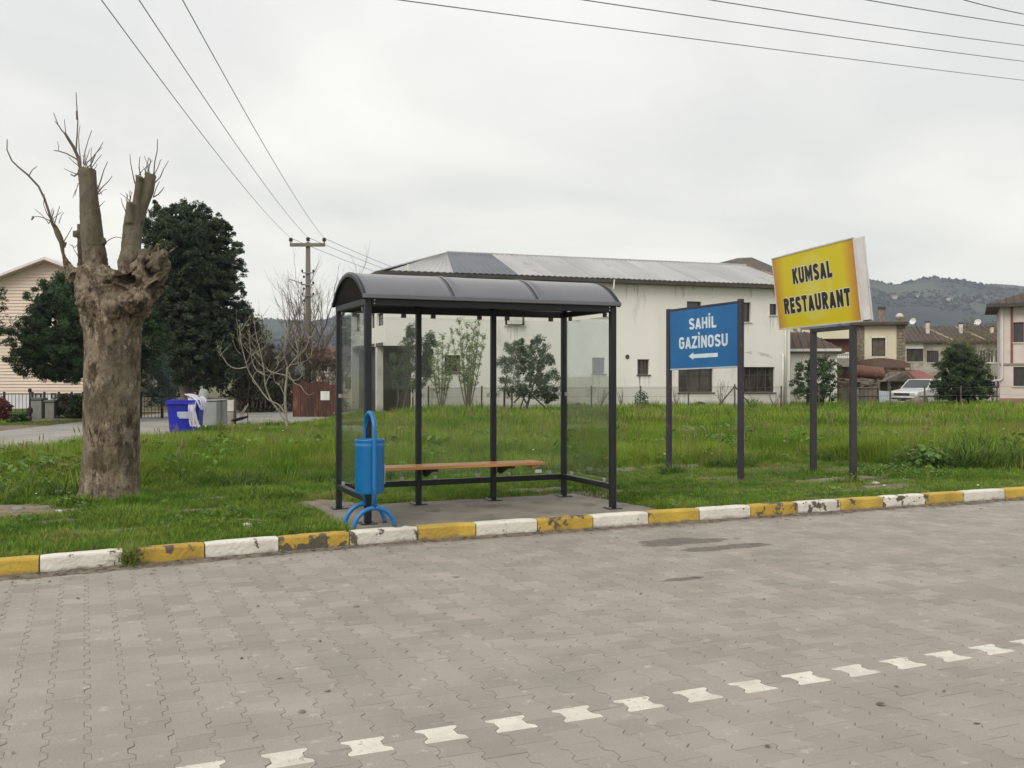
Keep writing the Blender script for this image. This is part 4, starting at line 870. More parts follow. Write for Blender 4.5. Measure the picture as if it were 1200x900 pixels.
tw = [  # traced shoots: points, start width, end width (px)
 ([(62, 264), (59, 250), (53, 233), (44, 218), (33, 205), (22, 196), (13, 188), (9, 176), (8, 163)], 3.2, 1.0), ([(33, 205), (38, 199), (44, 195)], 1.2, .7), ([(60, 258), (56, 250), (52, 240), (53, 228)], 1.2, .6), ([(62, 262), (55, 257), (47, 254), (38, 254)], 1.2, .7),
 ([(39, 254), (37, 258)], 2.5, 1.5), ([(64, 262), (68, 250), (71, 242)], 1.2, .6), ([(75, 285), (80, 275), (84, 266)], 1.3, .6), ([(76, 284), (76, 290)], 3, 2),
 ([(95, 197), (91, 185), (86, 172), (81, 163), (77, 157)], 4.2, 2.8), ([(77, 157), (72, 153), (67, 145), (64, 133)], 1.8, .7), ([(76, 157), (70, 150), (63, 141)], 1.4, .6), ([(76, 156), (76, 148), (76, 140)], 1.0, .6),
 ([(95, 192), (89, 186), (78, 180), (68, 177), (62, 176)], 2.0, .9), ([(69, 177), (68, 171), (68, 166)], .8, .5), ([(90, 178), (91, 160), (90, 140), (89.5, 122), (89, 108)], 1.8, .8), ([(90, 140), (90, 130)], 2.4, 2), 
 ([(96, 192), (94, 175), (93, 160), (94, 147)], 1.3, .6), ([(97, 192), (100, 178), (104, 165), (108, 153)], 1.3, .6), ([(99, 194), (108, 184), (116, 175), (122, 167)], 1.4, .6), ([(101, 197), (108, 190), (113, 180), (119, 172)], 1.3, .6), ([(105, 198), (112, 188), (119, 181)], 1.1, .6), ([(98, 196), (102, 182), (105, 174)], 1, .5),
 ([(95, 197), (87, 190), (80, 184)], 1.1, .6), ([(94, 201), (86, 206), (82, 204)], 2.2, 1.4), ([(93, 205), (84, 202), (74, 197)], 1.1, .6), ([(113, 225), (117, 212), (122, 200), (125, 189)], 1.6, .7), ([(113, 226), (120, 218), (126, 212), (131, 206)], 1.5, .6), ([(114, 246), (118, 240), (122, 235)], 1.2, .6),
 ([(93, 215), (90, 222), (88, 230)], 1, .5), ([(90, 222), (85, 232)], .8, .5), ([(93, 285), (88, 290), (80, 286)], 1.0, .6), ([(124, 283), (130, 279), (137, 278), (144, 279)], 1.1, .7), ([(92, 300), (86, 292), (84, 286)], 1, .5),
 ([(158, 215), (155, 203), (153, 190), (153, 181)], 1.4, .6), ([(165, 206), (164, 195), (163, 183)], 1.3, .7), ([(170, 205), (172, 195), (175, 185), (176, 189)], 1.2, .6), ([(174, 204), (175, 192), (176, 186)], 1.2, .7),
 ([(180, 206), (182, 190), (184, 176), (185, 163)], 1.6, .7), ([(181, 205), (185, 196), (188, 188), (190, 187)], 1.2, .6), ([(181, 215), (187, 207), (192, 198), (197, 188)], 1.5, .6), ([(179, 231), (185, 228), (189, 223), (192, 219)], 1.6, .7), ([(180, 230), (184, 220), (188, 213)], 1.2, .6),
 ([(168, 260), (171, 254), (173, 249)], 1.1, .6), ([(148, 250), (144, 240), (142, 232)], 1.2, .5), ([(149, 237), (149, 227)], .9, .5), ([(172, 205), (168, 195)], 1, .5)]
tmb = MB()
for pts, a_, b_ in tw: shoot(tmb, pts, a_*1.05, b_*1.1, TD + rr.uniform(-.12, .12))
for _ in range(34):
    sx, sy = rr.choice(((102, 197), (176, 204), (163, 206), (104, 202), (112, 228), (62, 262), (153, 238)))
    a = rr.uniform(.7, 2.5); ln_ = rr.uniform(8, 26); x, y = sx + rr.uniform(-8, 8)*(1 if sx < 150 else .5), sy; pts = [(x, y)]
    for k in range(3): x += math.cos(a)*ln_/3; y -= math.sin(a)*ln_/3; a += rr.uniform(-.2, .2); pts.append((x, y))
    shoot(tmb, pts, 1.0, .55, TD + rr.uniform(-.18, .18))
tmb.build('shoots', twm, pt, kind='stuff')

# ------------------------------------------------------------------ foliage and branches
def leaf_np(C, size, ratio=.5, tone=None, flat=0.0, fold=.15, dirs=None):
    """one pointed leaf per centre"""
    n = len(C); d = rng.normal(0, 1, (n, 3)) if dirs is None else dirs + rng.normal(0, .45, (n, 3)); d /= np.linalg.norm(d, axis=1)[:, None]
    u = rng.normal(0, 1, (n, 3)); u[:, 2] *= (1 - flat); s = np.cross(d, u); s /= np.linalg.norm(s, axis=1)[:, None] + 1e-9
    sz = (size*rng.uniform(.6, 1.35, n))[:, None]; a = C - d*sz*.5; b = C + s*sz*ratio*.5; c_ = C + d*sz*.5; e = C - s*sz*ratio*.5
    V = np.stack([a, b, c_, e], 1).reshape(-1, 3); F = np.arange(4*n).reshape(-1, 4)
    return V, F, None if tone is None else np.repeat(tone, 4)
def profile_clumps(prof, d, depth, n, inner=.35, seed=0):
    """clump centres inside a solid whose front outline is given as (py, x left, x right)"""
    g = np.random.default_rng(seed); py = np.array([p[0] for p in prof], float); xl = np.array([p[1] for p in prof], float); xr = np.array([p[2] for p in prof], float)
    wt = (xr - xl); cum = np.cumsum(np.interp(np.linspace(py[0], py[-1], 200), py, wt)**1.0); cum /= cum[-1]
    y = np.interp(g.random(n), cum, np.linspace(py[0], py[-1], 200)); a = np.interp(y, py, xl); b = np.interp(y, py, xr); cx_ = (a+b)/2; hw = (b-a)/2
    r_ = np.sqrt(g.uniform(inner**2, 1, n)); ph = g.uniform(0, 2*np.pi, n)
    X = cx_ + hw*r_*np.cos(ph); Yd = d + depth*(hw/hw.max())*r_*np.sin(ph)
    return np.stack([(X-600)/FX*d, Yd, EYE + (440-y)/FX*d], 1), r_*np.sin(ph)
def crown(name, prof, d, depth, mat, parent, nc=200, cr=.35, per=90, leaf=.09, ratio=.5, inner=.35, seed=1, squash=.7, shrink=.0, droop=None, kind='stuff', core=None):
    C, s = profile_clumps(prof, d, depth, nc, inner, seed); g = np.random.default_rng(seed + 50)
    crr = cr*g.uniform(.55, 1.3, nc); k = np.repeat(np.arange(nc), per); n = len(k)
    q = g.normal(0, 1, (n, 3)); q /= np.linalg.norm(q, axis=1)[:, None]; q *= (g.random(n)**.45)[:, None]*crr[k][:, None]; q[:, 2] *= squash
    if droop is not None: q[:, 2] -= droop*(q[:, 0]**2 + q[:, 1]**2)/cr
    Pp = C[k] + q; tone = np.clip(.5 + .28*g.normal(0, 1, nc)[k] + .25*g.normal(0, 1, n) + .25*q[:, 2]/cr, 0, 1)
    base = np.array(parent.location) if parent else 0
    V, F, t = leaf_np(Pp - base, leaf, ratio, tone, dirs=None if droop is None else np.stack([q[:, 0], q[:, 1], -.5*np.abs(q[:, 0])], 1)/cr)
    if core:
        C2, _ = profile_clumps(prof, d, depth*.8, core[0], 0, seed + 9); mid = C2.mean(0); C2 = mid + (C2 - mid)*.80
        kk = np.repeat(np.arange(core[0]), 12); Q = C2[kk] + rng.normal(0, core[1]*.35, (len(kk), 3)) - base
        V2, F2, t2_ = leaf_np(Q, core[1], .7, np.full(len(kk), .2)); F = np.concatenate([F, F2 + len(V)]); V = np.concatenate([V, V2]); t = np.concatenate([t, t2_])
    me = np_mesh(name, V, F, False, t); return new_obj(name, me, parent, mat, kind=kind), C
def branches(mb, p, dirn, ln_, r_, lev, rnd_, spread=.6, up=.15, k=3, minr=.004, taper=.62, curve=.35, ends=None, n=4):
    pts = [p]; d_ = dirn.normalized(); rad = [r_]; cur = p
    for i in range(n):
        d_ = (d_ + Vector((rnd_.gauss(0, curve), rnd_.gauss(0, curve), rnd_.gauss(0, curve)*.6 + up))*.35).normalized(); cur = cur + d_*ln_/n; pts.append(cur); rad.append(r_*(1 - (1-taper)*(i+1)/n))
    mb.tube(pts, rad, 5 if r_ > .02 else 4 if r_ > .01 else 3, caps=False)
    if lev <= 0 or r_*taper < minr:
        if ends is not None: ends.append((cur, d_))
        return
    for j in range(k):
        i0 = len(pts)-1 if j == 0 else rnd_.randint(1, len(pts)-1); t = Vector((rnd_.gauss(0, 1), rnd_.gauss(0, 1), rnd_.gauss(0, .6))).normalized()
        nd = (d_ + t*spread*(.35 if j == 0 else 1)).normalized()
        branches(mb, pts[i0], nd, ln_*rnd_.uniform(.6, .85), rad[i0]*(.85 if j == 0 else .6), lev-1, rnd_, spread, up, k, minr, taper, curve, ends, n)

pine_m = M('pine_needles', (0.026, 0.054, 0.022), (0.042, 0.078, 0.030), .6, .7, rand=.55, attr='tone', trans=.1, spec=.3)
cyp_m = M('cypress_foliage', (0.038, 0.058, 0.034), (0.062, 0.085, 0.046), .5, .75, rand=.5, attr='tone', trans=.1, spec=.3)
spruce_m = M('spruce_needles', (0.045, 0.085, 0.075), (0.07, 0.11, 0.10), 1, .75, rand=.4, attr='tone')
dark_m = M('dark_leaves', (0.036, 0.066, 0.022), (0.062, 0.098, 0.032), .7, .55, rand=.6, attr='tone', trans=.2)
darkb_m = M('dark_shrub_leaves', (0.040, 0.052, 0.024), (0.085, 0.075, 0.042), .4, .7, rand=.5, attr='tone', trans=.1)
young_m = M('young_leaves', (0.17, 0.26, 0.05), (0.25, 0.33, 0.08), .7, .6, rand=.35, attr='tone', trans=.4)
willow_m = M('spring_leaves', (0.17, 0.18, 0.05), (0.22, 0.22, 0.07), .7, .6, rand=.35, attr='tone', trans=.4)
brown_m = M('dry_brush', (0.12, 0.085, 0.06), (0.075, 0.055, 0.04), .8, .85, rand=.4, attr='tone')
red_m = M('red_leaves', (0.16, 0.03, 0.03), (0.10, .03, .025), 2, .7, rand=.4, attr='tone')
bark_g = M('bark_grey', (0.17, 0.14, 0.11), (0.11, 0.09, 0.07), 6, .9, .5, 30, stretch=(1, 1, .3))
bark_d = M('bark_dark', (0.07, 0.055, 0.042), (0.045, 0.035, 0.028), 6, .9)
bark_p = M('bark_pale', (0.32, 0.295, 0.25), (0.21, 0.19, 0.16), 5, .85, .3, 30, c3=(.14, .13, .09), s3=7, r3=(.56, .66))
bark_b = M('bark_brown', (0.19, 0.155, 0.12), (0.13, 0.105, 0.08), 4, .9, .5, 20, stretch=(1, 1, .25))
def plant(name, label, cat, px, d, py=None, group=None):
    p = at(px, 440 + EYE/d*FX if py is None else py, d); p.z = gz(p.x, d) if py is None else p.z
    return thing(name, label, cat, p, 0, group)
def trunk(pts, d, r0, r1, mat, parent, n=8, name='trunk'):
    P_ = [at(x, y, d + (q[0] if q else 0)) - parent.location for x, y, *q in pts]; m = len(P_); mb = MB(); mb.tube(P_, [r0 + (r1-r0)*i/(m-1) for i in range(m)], n); return mb.build(name, mat, parent, smooth=True)

# tall dark cypress-like conifer, its trunk bare at the foot
t1 = plant('conifer', 'tall dense dark conifer with bare lower trunk behind the blue bin', 'tree', 217, 41)
trunk([(218, 490), (217, 460), (217, 430), (219, 340), (218, 262)], 41, .24, .08, bark_b, t1)
trunk([(224, 488), (224, 462), (228, 436), (236, 400)], 41.1, .12, .05, bark_b, t1, name='stem')
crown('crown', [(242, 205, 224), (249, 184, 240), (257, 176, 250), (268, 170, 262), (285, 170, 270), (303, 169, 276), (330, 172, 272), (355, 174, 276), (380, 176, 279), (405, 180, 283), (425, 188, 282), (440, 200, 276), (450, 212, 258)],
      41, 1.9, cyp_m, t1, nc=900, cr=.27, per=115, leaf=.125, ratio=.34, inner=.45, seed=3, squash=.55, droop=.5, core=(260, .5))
for k_, (x, y) in enumerate(((183, 238), (216, 236), (240, 239), (254, 252), (279, 281), (281, 305), (279, 330), (171, 258), (268, 262), (200, 243), (228, 240), (281, 352))):
    crown('spire', [(y-3, x-1.5, x+1.5), (y+3, x-6, x+5), (y+9, x-8, x+7), (y+16, x-9, x+8)], 41 + .3*(k_ % 3 - 1), .35, cyp_m, t1, nc=16, cr=.15, per=70, leaf=.12, ratio=.32, seed=80+k_, squash=.7, droop=.4)
mb_ = MB(); rq = random.Random(4)
for x, y in ((183, 237), (188, 243), (217, 235), (210, 240), (240, 238), (234, 243), (252, 252), (266, 261), (280, 281), (283, 299)): pass
t2 = plant('pine', 'broad dark green pine overhanging the fence, behind the pollarded trunk', 'tree', 108, 34)
trunk([(106, 500), (107, 470), (110, 430), (104, 380), (100, 345)], 34, .16, .05, bark_d, t2)
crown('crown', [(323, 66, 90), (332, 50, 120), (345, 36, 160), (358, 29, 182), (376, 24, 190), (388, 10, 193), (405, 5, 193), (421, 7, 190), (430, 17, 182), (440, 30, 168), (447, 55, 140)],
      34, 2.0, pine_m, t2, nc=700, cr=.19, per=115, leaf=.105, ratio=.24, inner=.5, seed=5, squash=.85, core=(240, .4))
t3 = plant('pine', 'pine cut off by the left edge of the photo', 'tree', -30, 31)
trunk([(-30, 500), (-30, 440), (-32, 350)], 31, .13, .05, bark_d, t3)
crown('crown', [(322, -50, -12), (340, -62, 0), (365, -66, 1), (392, -60, -2), (400, -40, -18)], 31, 1.0, pine_m, t3, nc=120, cr=.24, per=80, leaf=.13, ratio=.22, seed=6)
t4 = plant('spruce', 'small bluish grey spruce under the tall conifer', 'tree', 190, 37)
trunk([(190, 494), (190, 418)], 37, .06, .02, bark_d, t4)
crown('crown', [(415, 188, 191), (430, 182, 197), (445, 176, 202), (460, 172, 206), (474, 172, 207)], 37, .5, spruce_m, t4, nc=90, cr=.20, per=50, leaf=.12, ratio=.22, seed=7, droop=.4)
h1 = plant('hedge', 'dark shaded evergreen hedge beneath the conifers', 'hedge', 235, 47)
crown('foliage', [(392, 150, 300), (412, 140, 322), (430, 140, 345), (455, 140, 348), (484, 140, 345)], 47, 1.2, darkb_m, h1, nc=420, cr=.42, per=60, leaf=.17, seed=8)
h2 = plant('shrub', 'tangled brownish green shrub sloping down beside the tall conifer', 'shrub', 300, 43)
crown('foliage', [(352, 279, 286), (372, 279, 300), (395, 280, 314), (420, 278, 326), (450, 278, 328), (482, 280, 326)], 43, 1.0, darkb_m, h2, nc=240, cr=.33, per=60, leaf=.13, seed=9)
mb = MB(); rq = random.Random(14)
for _ in range(9): branches(mb, at(300 + rq.uniform(-12, 12), 478, 42.2) - h2.location, Vector((rq.uniform(-.4, .5), 0, 1)), 1.5, .025, 3, rq, .6, .1, 3)
mb.build('stems', bark_g, h2)
# low stone wall under the trees
lw = thing('garden_wall', 'low brown stone wall along the far side of the street', 'wall', at(150, 487, 45))
lw.location.z = 0
mb = MB(); rq = random.Random(2); x = 0
while x < 6.5:
    w_ = rq.uniform(.3, .6)
    for k in range(3): mb.cbox(x+.01+.1*(k % 2), x+w_-.01+.1*(k % 2), -.12+rq.uniform(-.02, .02), .12, .0+.2*k, .19+.2*k, .012)
    x += w_
mb.build('stones', M('wall_stone', (.22, .18, .13), (.14, .115, .085), 2, .9, .4, 12), lw, kind='stuff')

# pale fig tree, almost leafless, in front of the brush
fig = plant('fig_tree', 'small pale bare tree with upcurving branches at the field edge left of the shelter', 'tree', 337, 29.7)
def px_branch(mb, pts, w0, w1, d, base, dz=0):
    w0 *= .62; w1 *= .6
    P_ = [at(x, y, d + (k*dz)) for k, (x, y) in enumerate(pts)]; P2 = []
    for i in range(len(P_)-1):
        p0, p1, p2, p3 = P_[max(i-1, 0)], P_[i], P_[i+1], P_[min(i+2, len(P_)-1)]
        for k in range(3):
            t = k/3; P2.append(.5*((2*p1) + (p2-p0)*t + (2*p0-5*p1+4*p2-p3)*t*t + (3*p1-p0-3*p2+p3)*t**3) - base)
    P2.append(P_[-1] - base); n = len(P2); mb.tube(P2, [(w0 + (w1-w0)*i/(n-1))/FX*d/2 for i in range(n)], 6)
mb = MB(); fb = fig.location
for pts, a, b_, dz in [([(337, 505), (335, 485), (334, 465), (336, 443), (337, 430)], 5.4, 4.2, 0), ([(337, 500), (327, 482), (318, 470), (311, 452), (309, 432), (305, 412), (300, 392), (298, 375)], 4, 1.2, .06),
    ([(334, 484), (326, 474), (314, 468), (302, 452), (292, 436), (288, 424), (282, 400), (281, 382)], 3.6, 1.1, -.06), ([(289, 430), (278, 432), (268, 428), (261, 418), (257, 408)], 2.2, .9, .03), ([(311, 440), (300, 433), (295, 420), (293, 405), (292, 390)], 2.4, 1, .05),
    ([(336, 440), (322, 437), (308, 430), (298, 418), (294, 408)], 2.2, .9, .1), ([(337, 432), (346, 420), (355, 412), (361, 402), (361, 392)], 2.6, 1, .05), ([(337, 430), (333, 415), (334, 400), (338, 388)], 2, .8, -.05),
    ([(337, 440), (343, 446), (352, 443), (354, 436), (352, 430)], 1.8, .8, 0), ([(338, 436), (344, 448), (352, 452), (356, 458), (362, 463), (368, 460)], 1.8, .8, -.06), ([(340, 428), (352, 425), (360, 422), (364, 416)], 1.4, .7, .04),
    ([(335, 470), (328, 478), (320, 484)], 1.8, .7, 0), ([(311, 452), (316, 440), (326, 428), (325, 418)], 1.6, .7, .1), ([(302, 452), (296, 446), (300, 436), (310, 436), (318, 434)], 1.6, .8, .06), ([(305, 412), (312, 404), (314, 392)], 1.2, .6, 0), ([(334, 465), (328, 452), (322, 447), (320, 436)], 1.6, .7, .06),
    ([(282, 415), (276, 408), (272, 394)], 1.1, .5, 0), ([(345, 424), (349, 412), (347, 400)], 1.2, .6, 0)]: px_branch(mb, pts, a, b_, 29.7, fb, dz)
rq = random.Random(31)
for x, y in [(298, 378), (282, 385), (258, 410), (292, 392), (361, 394), (338, 390), (352, 432), (325, 420), (314, 394), (364, 418), (300, 400), (334, 400), (306, 420), (346, 416), (281, 400), (289, 425), (294, 408), (350, 412), (318, 436), (305, 410)]:
    for _ in range(3): branches(mb, at(x + rq.uniform(-1, 1), y + rq.uniform(0, 10), 29.7 + rq.uniform(-.1, .1)) - fb, Vector((rq.gauss(0, .7), rq.gauss(0, .5), 1)), rq.uniform(.25, .5), .010, 1, rq, .6, .25, 2, minr=.001, n=3)
mb.build('branches', bark_p, fig, smooth=True)
C = []
rq = np.random.default_rng(3)
for x, y in [(298, 375), (281, 382), (257, 408), (292, 390), (361, 392), (338, 388), (352, 430), (325, 418), (314, 392), (272, 394), (364, 416), (347, 400), (300, 398), (290, 402), (332, 396)]:
    for _ in range(5): p = at(x + rq.normal(0, 2.4), y + rq.normal(0, 2.4), 29.7 + rq.normal(0, .1)); C.append(p - fb)
V, F, t = leaf_np(np.array(C), .11, .6, rq.random(len(C))); new_obj('leaf_buds', np_mesh('leaf_buds', V, F, False, t), fig, willow_m, kind='stuff')
def bare_tree(label, px, d, hgt, r0, seed, lev=5, mat=bark_g, spread=.6, name='bare_tree', trunk_h=.25, k=3, py=None, up=.25, leaves=None, group=None, lsz=.07, cat='tree'):
    t = plant(name, label, cat, px, d, py, group); mb = MB(); rq = random.Random(seed); ends = []
    branches(mb, Vector((0, 0, -.05)), Vector((rq.uniform(-.1, .1), 0, 1)), hgt*trunk_h, r0, 0, rq, n=3, curve=.15, taper=.85)
    top = Vector(mb.v[-1]); top = Vector((sum(v[0] for v in mb.v[-4:])/4, sum(v[1] for v in mb.v[-4:])/4, mb.v[-1][2]))
    for j in range(4 if lev > 2 else 3):
        a = j*1.6 + rq.uniform(-.4, .4); branches(mb, top, Vector((math.cos(a)*spread, math.sin(a)*spread, 1)), hgt*.30, r0*.6, lev-1, rq, spread, up, k, .0035, .68, .4, ends)
    mb.build('branches', mat, t)
    if leaves:
        E_ = [p + Vector((rq.gauss(0, .07), rq.gauss(0, .07), rq.gauss(0, .07))) for p, _ in ends for _ in range(leaves[1])]
        V, F, tt = leaf_np(np.array(E_), lsz, .55, rng.random(len(E_))); new_obj('leaves', np_mesh('leaves', V, F, False, tt), t, leaves[0], kind='stuff')
    return t
bare_tree('tall leafless tree with fine branches behind the utility pole', 372, 55, 7.6, .13, 21, lev=5, spread=.55, k=3)
bare_tree('slender leafless tree between the dark conifer and the utility pole', 330, 50, 6.4, .10, 23, lev=5, spread=.42, k=3)
bare_tree('low leafless tree near the left edge of the bus shelter', 398, 58, 6.0, .09, 25, lev=4, spread=.8, k=3)

# brush thicket and rusty fence left of the shelter
th = plant('thicket', 'brown leafless bramble thicket between the pale tree and the shelter', 'thicket', 355, 44)
crown('twigs', [(402, 335, 365), (415, 318, 392), (435, 322, 402), (455, 325, 408), (482, 325, 410)], 44, 1.0, brown_m, th, nc=260, cr=.34, per=55, leaf=.17, ratio=.14, seed=12)
mb = MB(); rq = random.Random(8)
for _ in range(16): branches(mb, at(330 + rq.uniform(0, 72), 480, 42.9) - th.location, Vector((rq.uniform(-.5, .5), 0, 1)), 1.2, .018, 3, rq, .8, .05, 3)
mb.build('stems', bark_d, th)
rf = thing('rusty_fence', 'rust brown corrugated metal fence behind the pale tree', 'fence', at(343, 484, 38)); rf.location.z = 0
rust_m = M('rusty_sheet', (.10, .042, .026), (.065, .03, .02), 2.5, .85, .3, 20, stretch=(3, 1, .5), c3=(.22, .11, .06), s3=3, r3=(.55, .7), rand=.25)
x = 0; rq = random.Random(3)
while x < 1.45:
    mb = MB(); w_ = .28; nn_ = 8; hh = 1.35 + rq.uniform(-.12, .12); pts = [(x + w_*k/nn_, .018*(k % 2)) for k in range(nn_+1)]
    mb.add([(a, b_, 0) for a, b_ in pts] + [(a, b_, hh) for a, b_ in pts] + [(a, b_+.004, 0) for a, b_ in pts] + [(a, b_+.004, hh) for a, b_ in pts],
           [(k, k+1, k+10, k+9) for k in range(8)] + [(18+k, 27+k, 28+k, 19+k) for k in range(8)] + [(9+k, 10+k, 28+k, 27+k) for k in range(8)])
    mb.build('sheet', rust_m, rf); x += w_ + .004
mb = MB(); mb.box(-.03, 1.45, .025, .06, .3, .36); mb.box(-.03, 1.45, .025, .06, 1.05, 1.11); mb.build('rail', bark_d, rf)

# utility pole with its cables
up_ = thing('utility_pole', 'concrete utility pole with a crossarm and three insulators', 'utility pole', at(361, 475, 46)); up_.location.z = 0
pole_m = M('pole_concrete', (.20, .175, .14), (.14, .12, .095), 2, .9, .3, 20, stretch=(1, 1, .2)); ins_m = M('insulator_brown', (.05, .03, .025), rough=.3)
zt = at(0, 284, 46).z
MB().tube([(0, 0, -.1), (0, 0, zt*.5), (0, 0, zt)], [.17, .14, .105], 10).build('shaft', pole_m, up_, smooth=True)
za = at(0, 287.5, 46).z; s46 = 46/FX
cbox('crossarm', pole_m, up_, -20.5*s46, 20.5*s46, -.17, -.05, za-.07, za+.09, c=.01)
for x in (-19.5, 0, 19.5):
    z_ = za + (.09 if x else .13); MB().lathe([(.03, 0), (.03, .07), (.09, .08), (.10, .12), (.06, .15), (.10, .17), (.10, .21), (.05, .25)], 10, (x*s46, -.11 if x else 0, z_)).build('insulator', ins_m, up_)
for py_, wl, wr in ((320, 6, 7), (334, 7, 7), (347, 6, 7)):
    z_ = at(0, py_, 46).z; b_ = cbox('bracket', M('galvanised', (.25, .25, .24), rough=.5, metal=.5), up_, -wl*s46, wr*s46, -.18, -.13, z_-.03, z_+.02, c=.005)
    for x in (-wl, wr): MB().lathe([(.02, 0), (.045, .03), (.045, .10), (.02, .13)], 8, (x*s46, -.155, z_+.02)).build('insulator', ins_m, b_)
for py_ in (326, 340, 354): MB().lathe([(.02, 0), (.05, .03), (.05, .10), (.02, .13)], 8, (-.19, -.02, at(0, py_, 46).z)).build('insulator', ins_m, up_)
px_branch_ = MB(); px_branch_.tube([(-.1, -.1, at(0, 334, 46).z), (-.5, -.4, at(0, 332, 46).z+.06), (-.75, -.6, at(0, 331, 46).z+.1)], .025, 6); px_branch_.build('lamp_arm', M('lamp_grey', (.4, .4, .38), rough=.5), up_)
cable_m = M('cable', (.16, .16, .165), rough=.5)
def cable(label, A_, B_, sag, r_=.011, group='overhead cables'):
    pts = [A_.lerp(B_, t) - Vector((0, 0, sag*4*t*(1-t))) for t in np.linspace(0, 1, 41)]; o = A_
    mb = MB(); mb.tube([p - o for p in pts], r_, 5); k = mb.build('power_cable', cable_m, None, smooth=True, label=label, cat='cable', group=group); k.location = o
for (xa, xb, x0_, nm) in ((341, 119, -19.5, 'left'), (361, 163, 0, 'middle'), (381, 214, 19.5, 'right')):
    A_ = up_.location + Vector((x0_*s46, -.11 if x0_ else 0, za + (.32 if x0_ else .37)))
    # the ray through the point where the photo cuts the cable at its top edge
    Bv = at(xb, 0, 12.5); Bd = Bv - A_; far_ = A_ + Bd*1.75
    sg = .8
    cable('%s overhead cable running from the pole crossarm towards the upper left' % {'left': 'leftmost', 'middle': 'middle', 'right': 'rightmost'}[nm], A_, far_ + Vector((0, 0, 1.2)), .7, .007)
    nx_ = A_ + Vector((17.5, 42, -1.2)); cable('%s overhead cable continuing beyond the pole behind the shelter' % {'left': 'lowest', 'middle': 'middle', 'right': 'uppermost'}[nm], A_, nx_, 1.1, .011)
for k, ((x0_, y0_), (x1_, y1_), d0, d1) in enumerate((((505, 0), (1200, 90), 13, 26), ((716, 0), (1200, 67), 13.4, 22), ((862, 0), (1200, 48), 13.8, 20.5), ((1032, 0), (1200, 24), 14.2, 17.6), ((1140, 0), (1200, 10), 14.6, 16))):
    A_ = at(x0_, y0_, d0); B_ = at(x1_, y1_, d1); e = (B_-A_)
    cable(['lowest', 'second lowest', 'middle', 'second highest', 'highest'][k] + ' of the five overhead cables crossing the upper right sky', A_ - e*.35, B_ + e*(.8 if k < 3 else 2.5), .10, .0075, 'cables crossing the upper right sky')

# ------------------------------------------------------------------ buildings
stucco = M('white_stucco', (0.82, 0.80, 0.745), (0.745, 0.725, 0.665), .45, .9, .15, 14, c3=(0.46, 0.435, 0.375), s3=.9, r3=(.585, .78), stretch=(1.3, 1, .38))
stucco_b = M('white_stucco_base', (0.66, 0.645, 0.59), (0.56, 0.545, 0.49), .8, .9, .2, 14, c3=(0.30, 0.29, 0.24), s3=1.6, r3=(.56, .74), stretch=(1.2, 1, .5), dirtz=(.0, .35, (.22, .21, .16), 2.5))
dkframe = M('window_frame_brown', (.085, .065, .05), (.06, .045, .035), 3, .7)
pane_m = M('window_pane_dark', (.020, .022, .022), (.035, .035, .03), 2.5, .12, spec=.6)
pane_b = M('window_pane_curtain', (.075, .065, .055), (.028, .026, .024), 1.6, .15, stretch=(2.5, 1, .6), ramp=(.4, .6))
whframe = M('window_frame_white', (.70, .68, .64), (.6, .58, .54), 3, .6)
sheet_l = M('roof_sheet_light', (0.46, 0.46, 0.45), (0.34, 0.34, 0.33), .5, .5, .05, 10, metal=.25, c3=(.25, .22, .18), s3=.9, r3=(.60, .8), stretch=(1, .3, 1))
sheet_d = M('roof_sheet_dark', (0.12, 0.13, 0.155), (0.095, 0.105, 0.13), .8, .45, .05, 10, metal=.3)
tile_m = M('roof_tiles_brown', (0.095, 0.066, 0.050), (0.065, 0.05, 0.042), 2.2, .9, .4, 10, c3=(.13, .10, .07), s3=1.3, r3=(.56, .7))
fascia = M('fascia_dark', (0.075, 0.065, 0.055), (.05, .045, .04), 2, .8)
def facade(mb, s0, s1, z0, z1, ops, y0, th):
    """wall slab in the local x-z plane with real openings (x0,x1,z0,z1)"""
    xs_ = sorted({s0, s1, *[o[0] for o in ops], *[o[1] for o in ops]}); zs_ = sorted({z0, z1, *[o[2] for o in ops], *[o[3] for o in ops]})
    xs_ = [x for x in xs_ if s0 <= x <= s1]; zs_ = [z for z in zs_ if z0 <= z <= z1]
    for i in range(len(xs_)-1):
        for j in range(len(zs_)-1):
            cx_, cz = (xs_[i]+xs_[i+1])/2, (zs_[j]+zs_[j+1])/2
            if any(o[0] < cx_ < o[1] and o[2] < cz < o[3] for o in ops): continue
            mb.box(xs_[i], xs_[i+1], y0, y0+th, zs_[j], zs_[j+1])
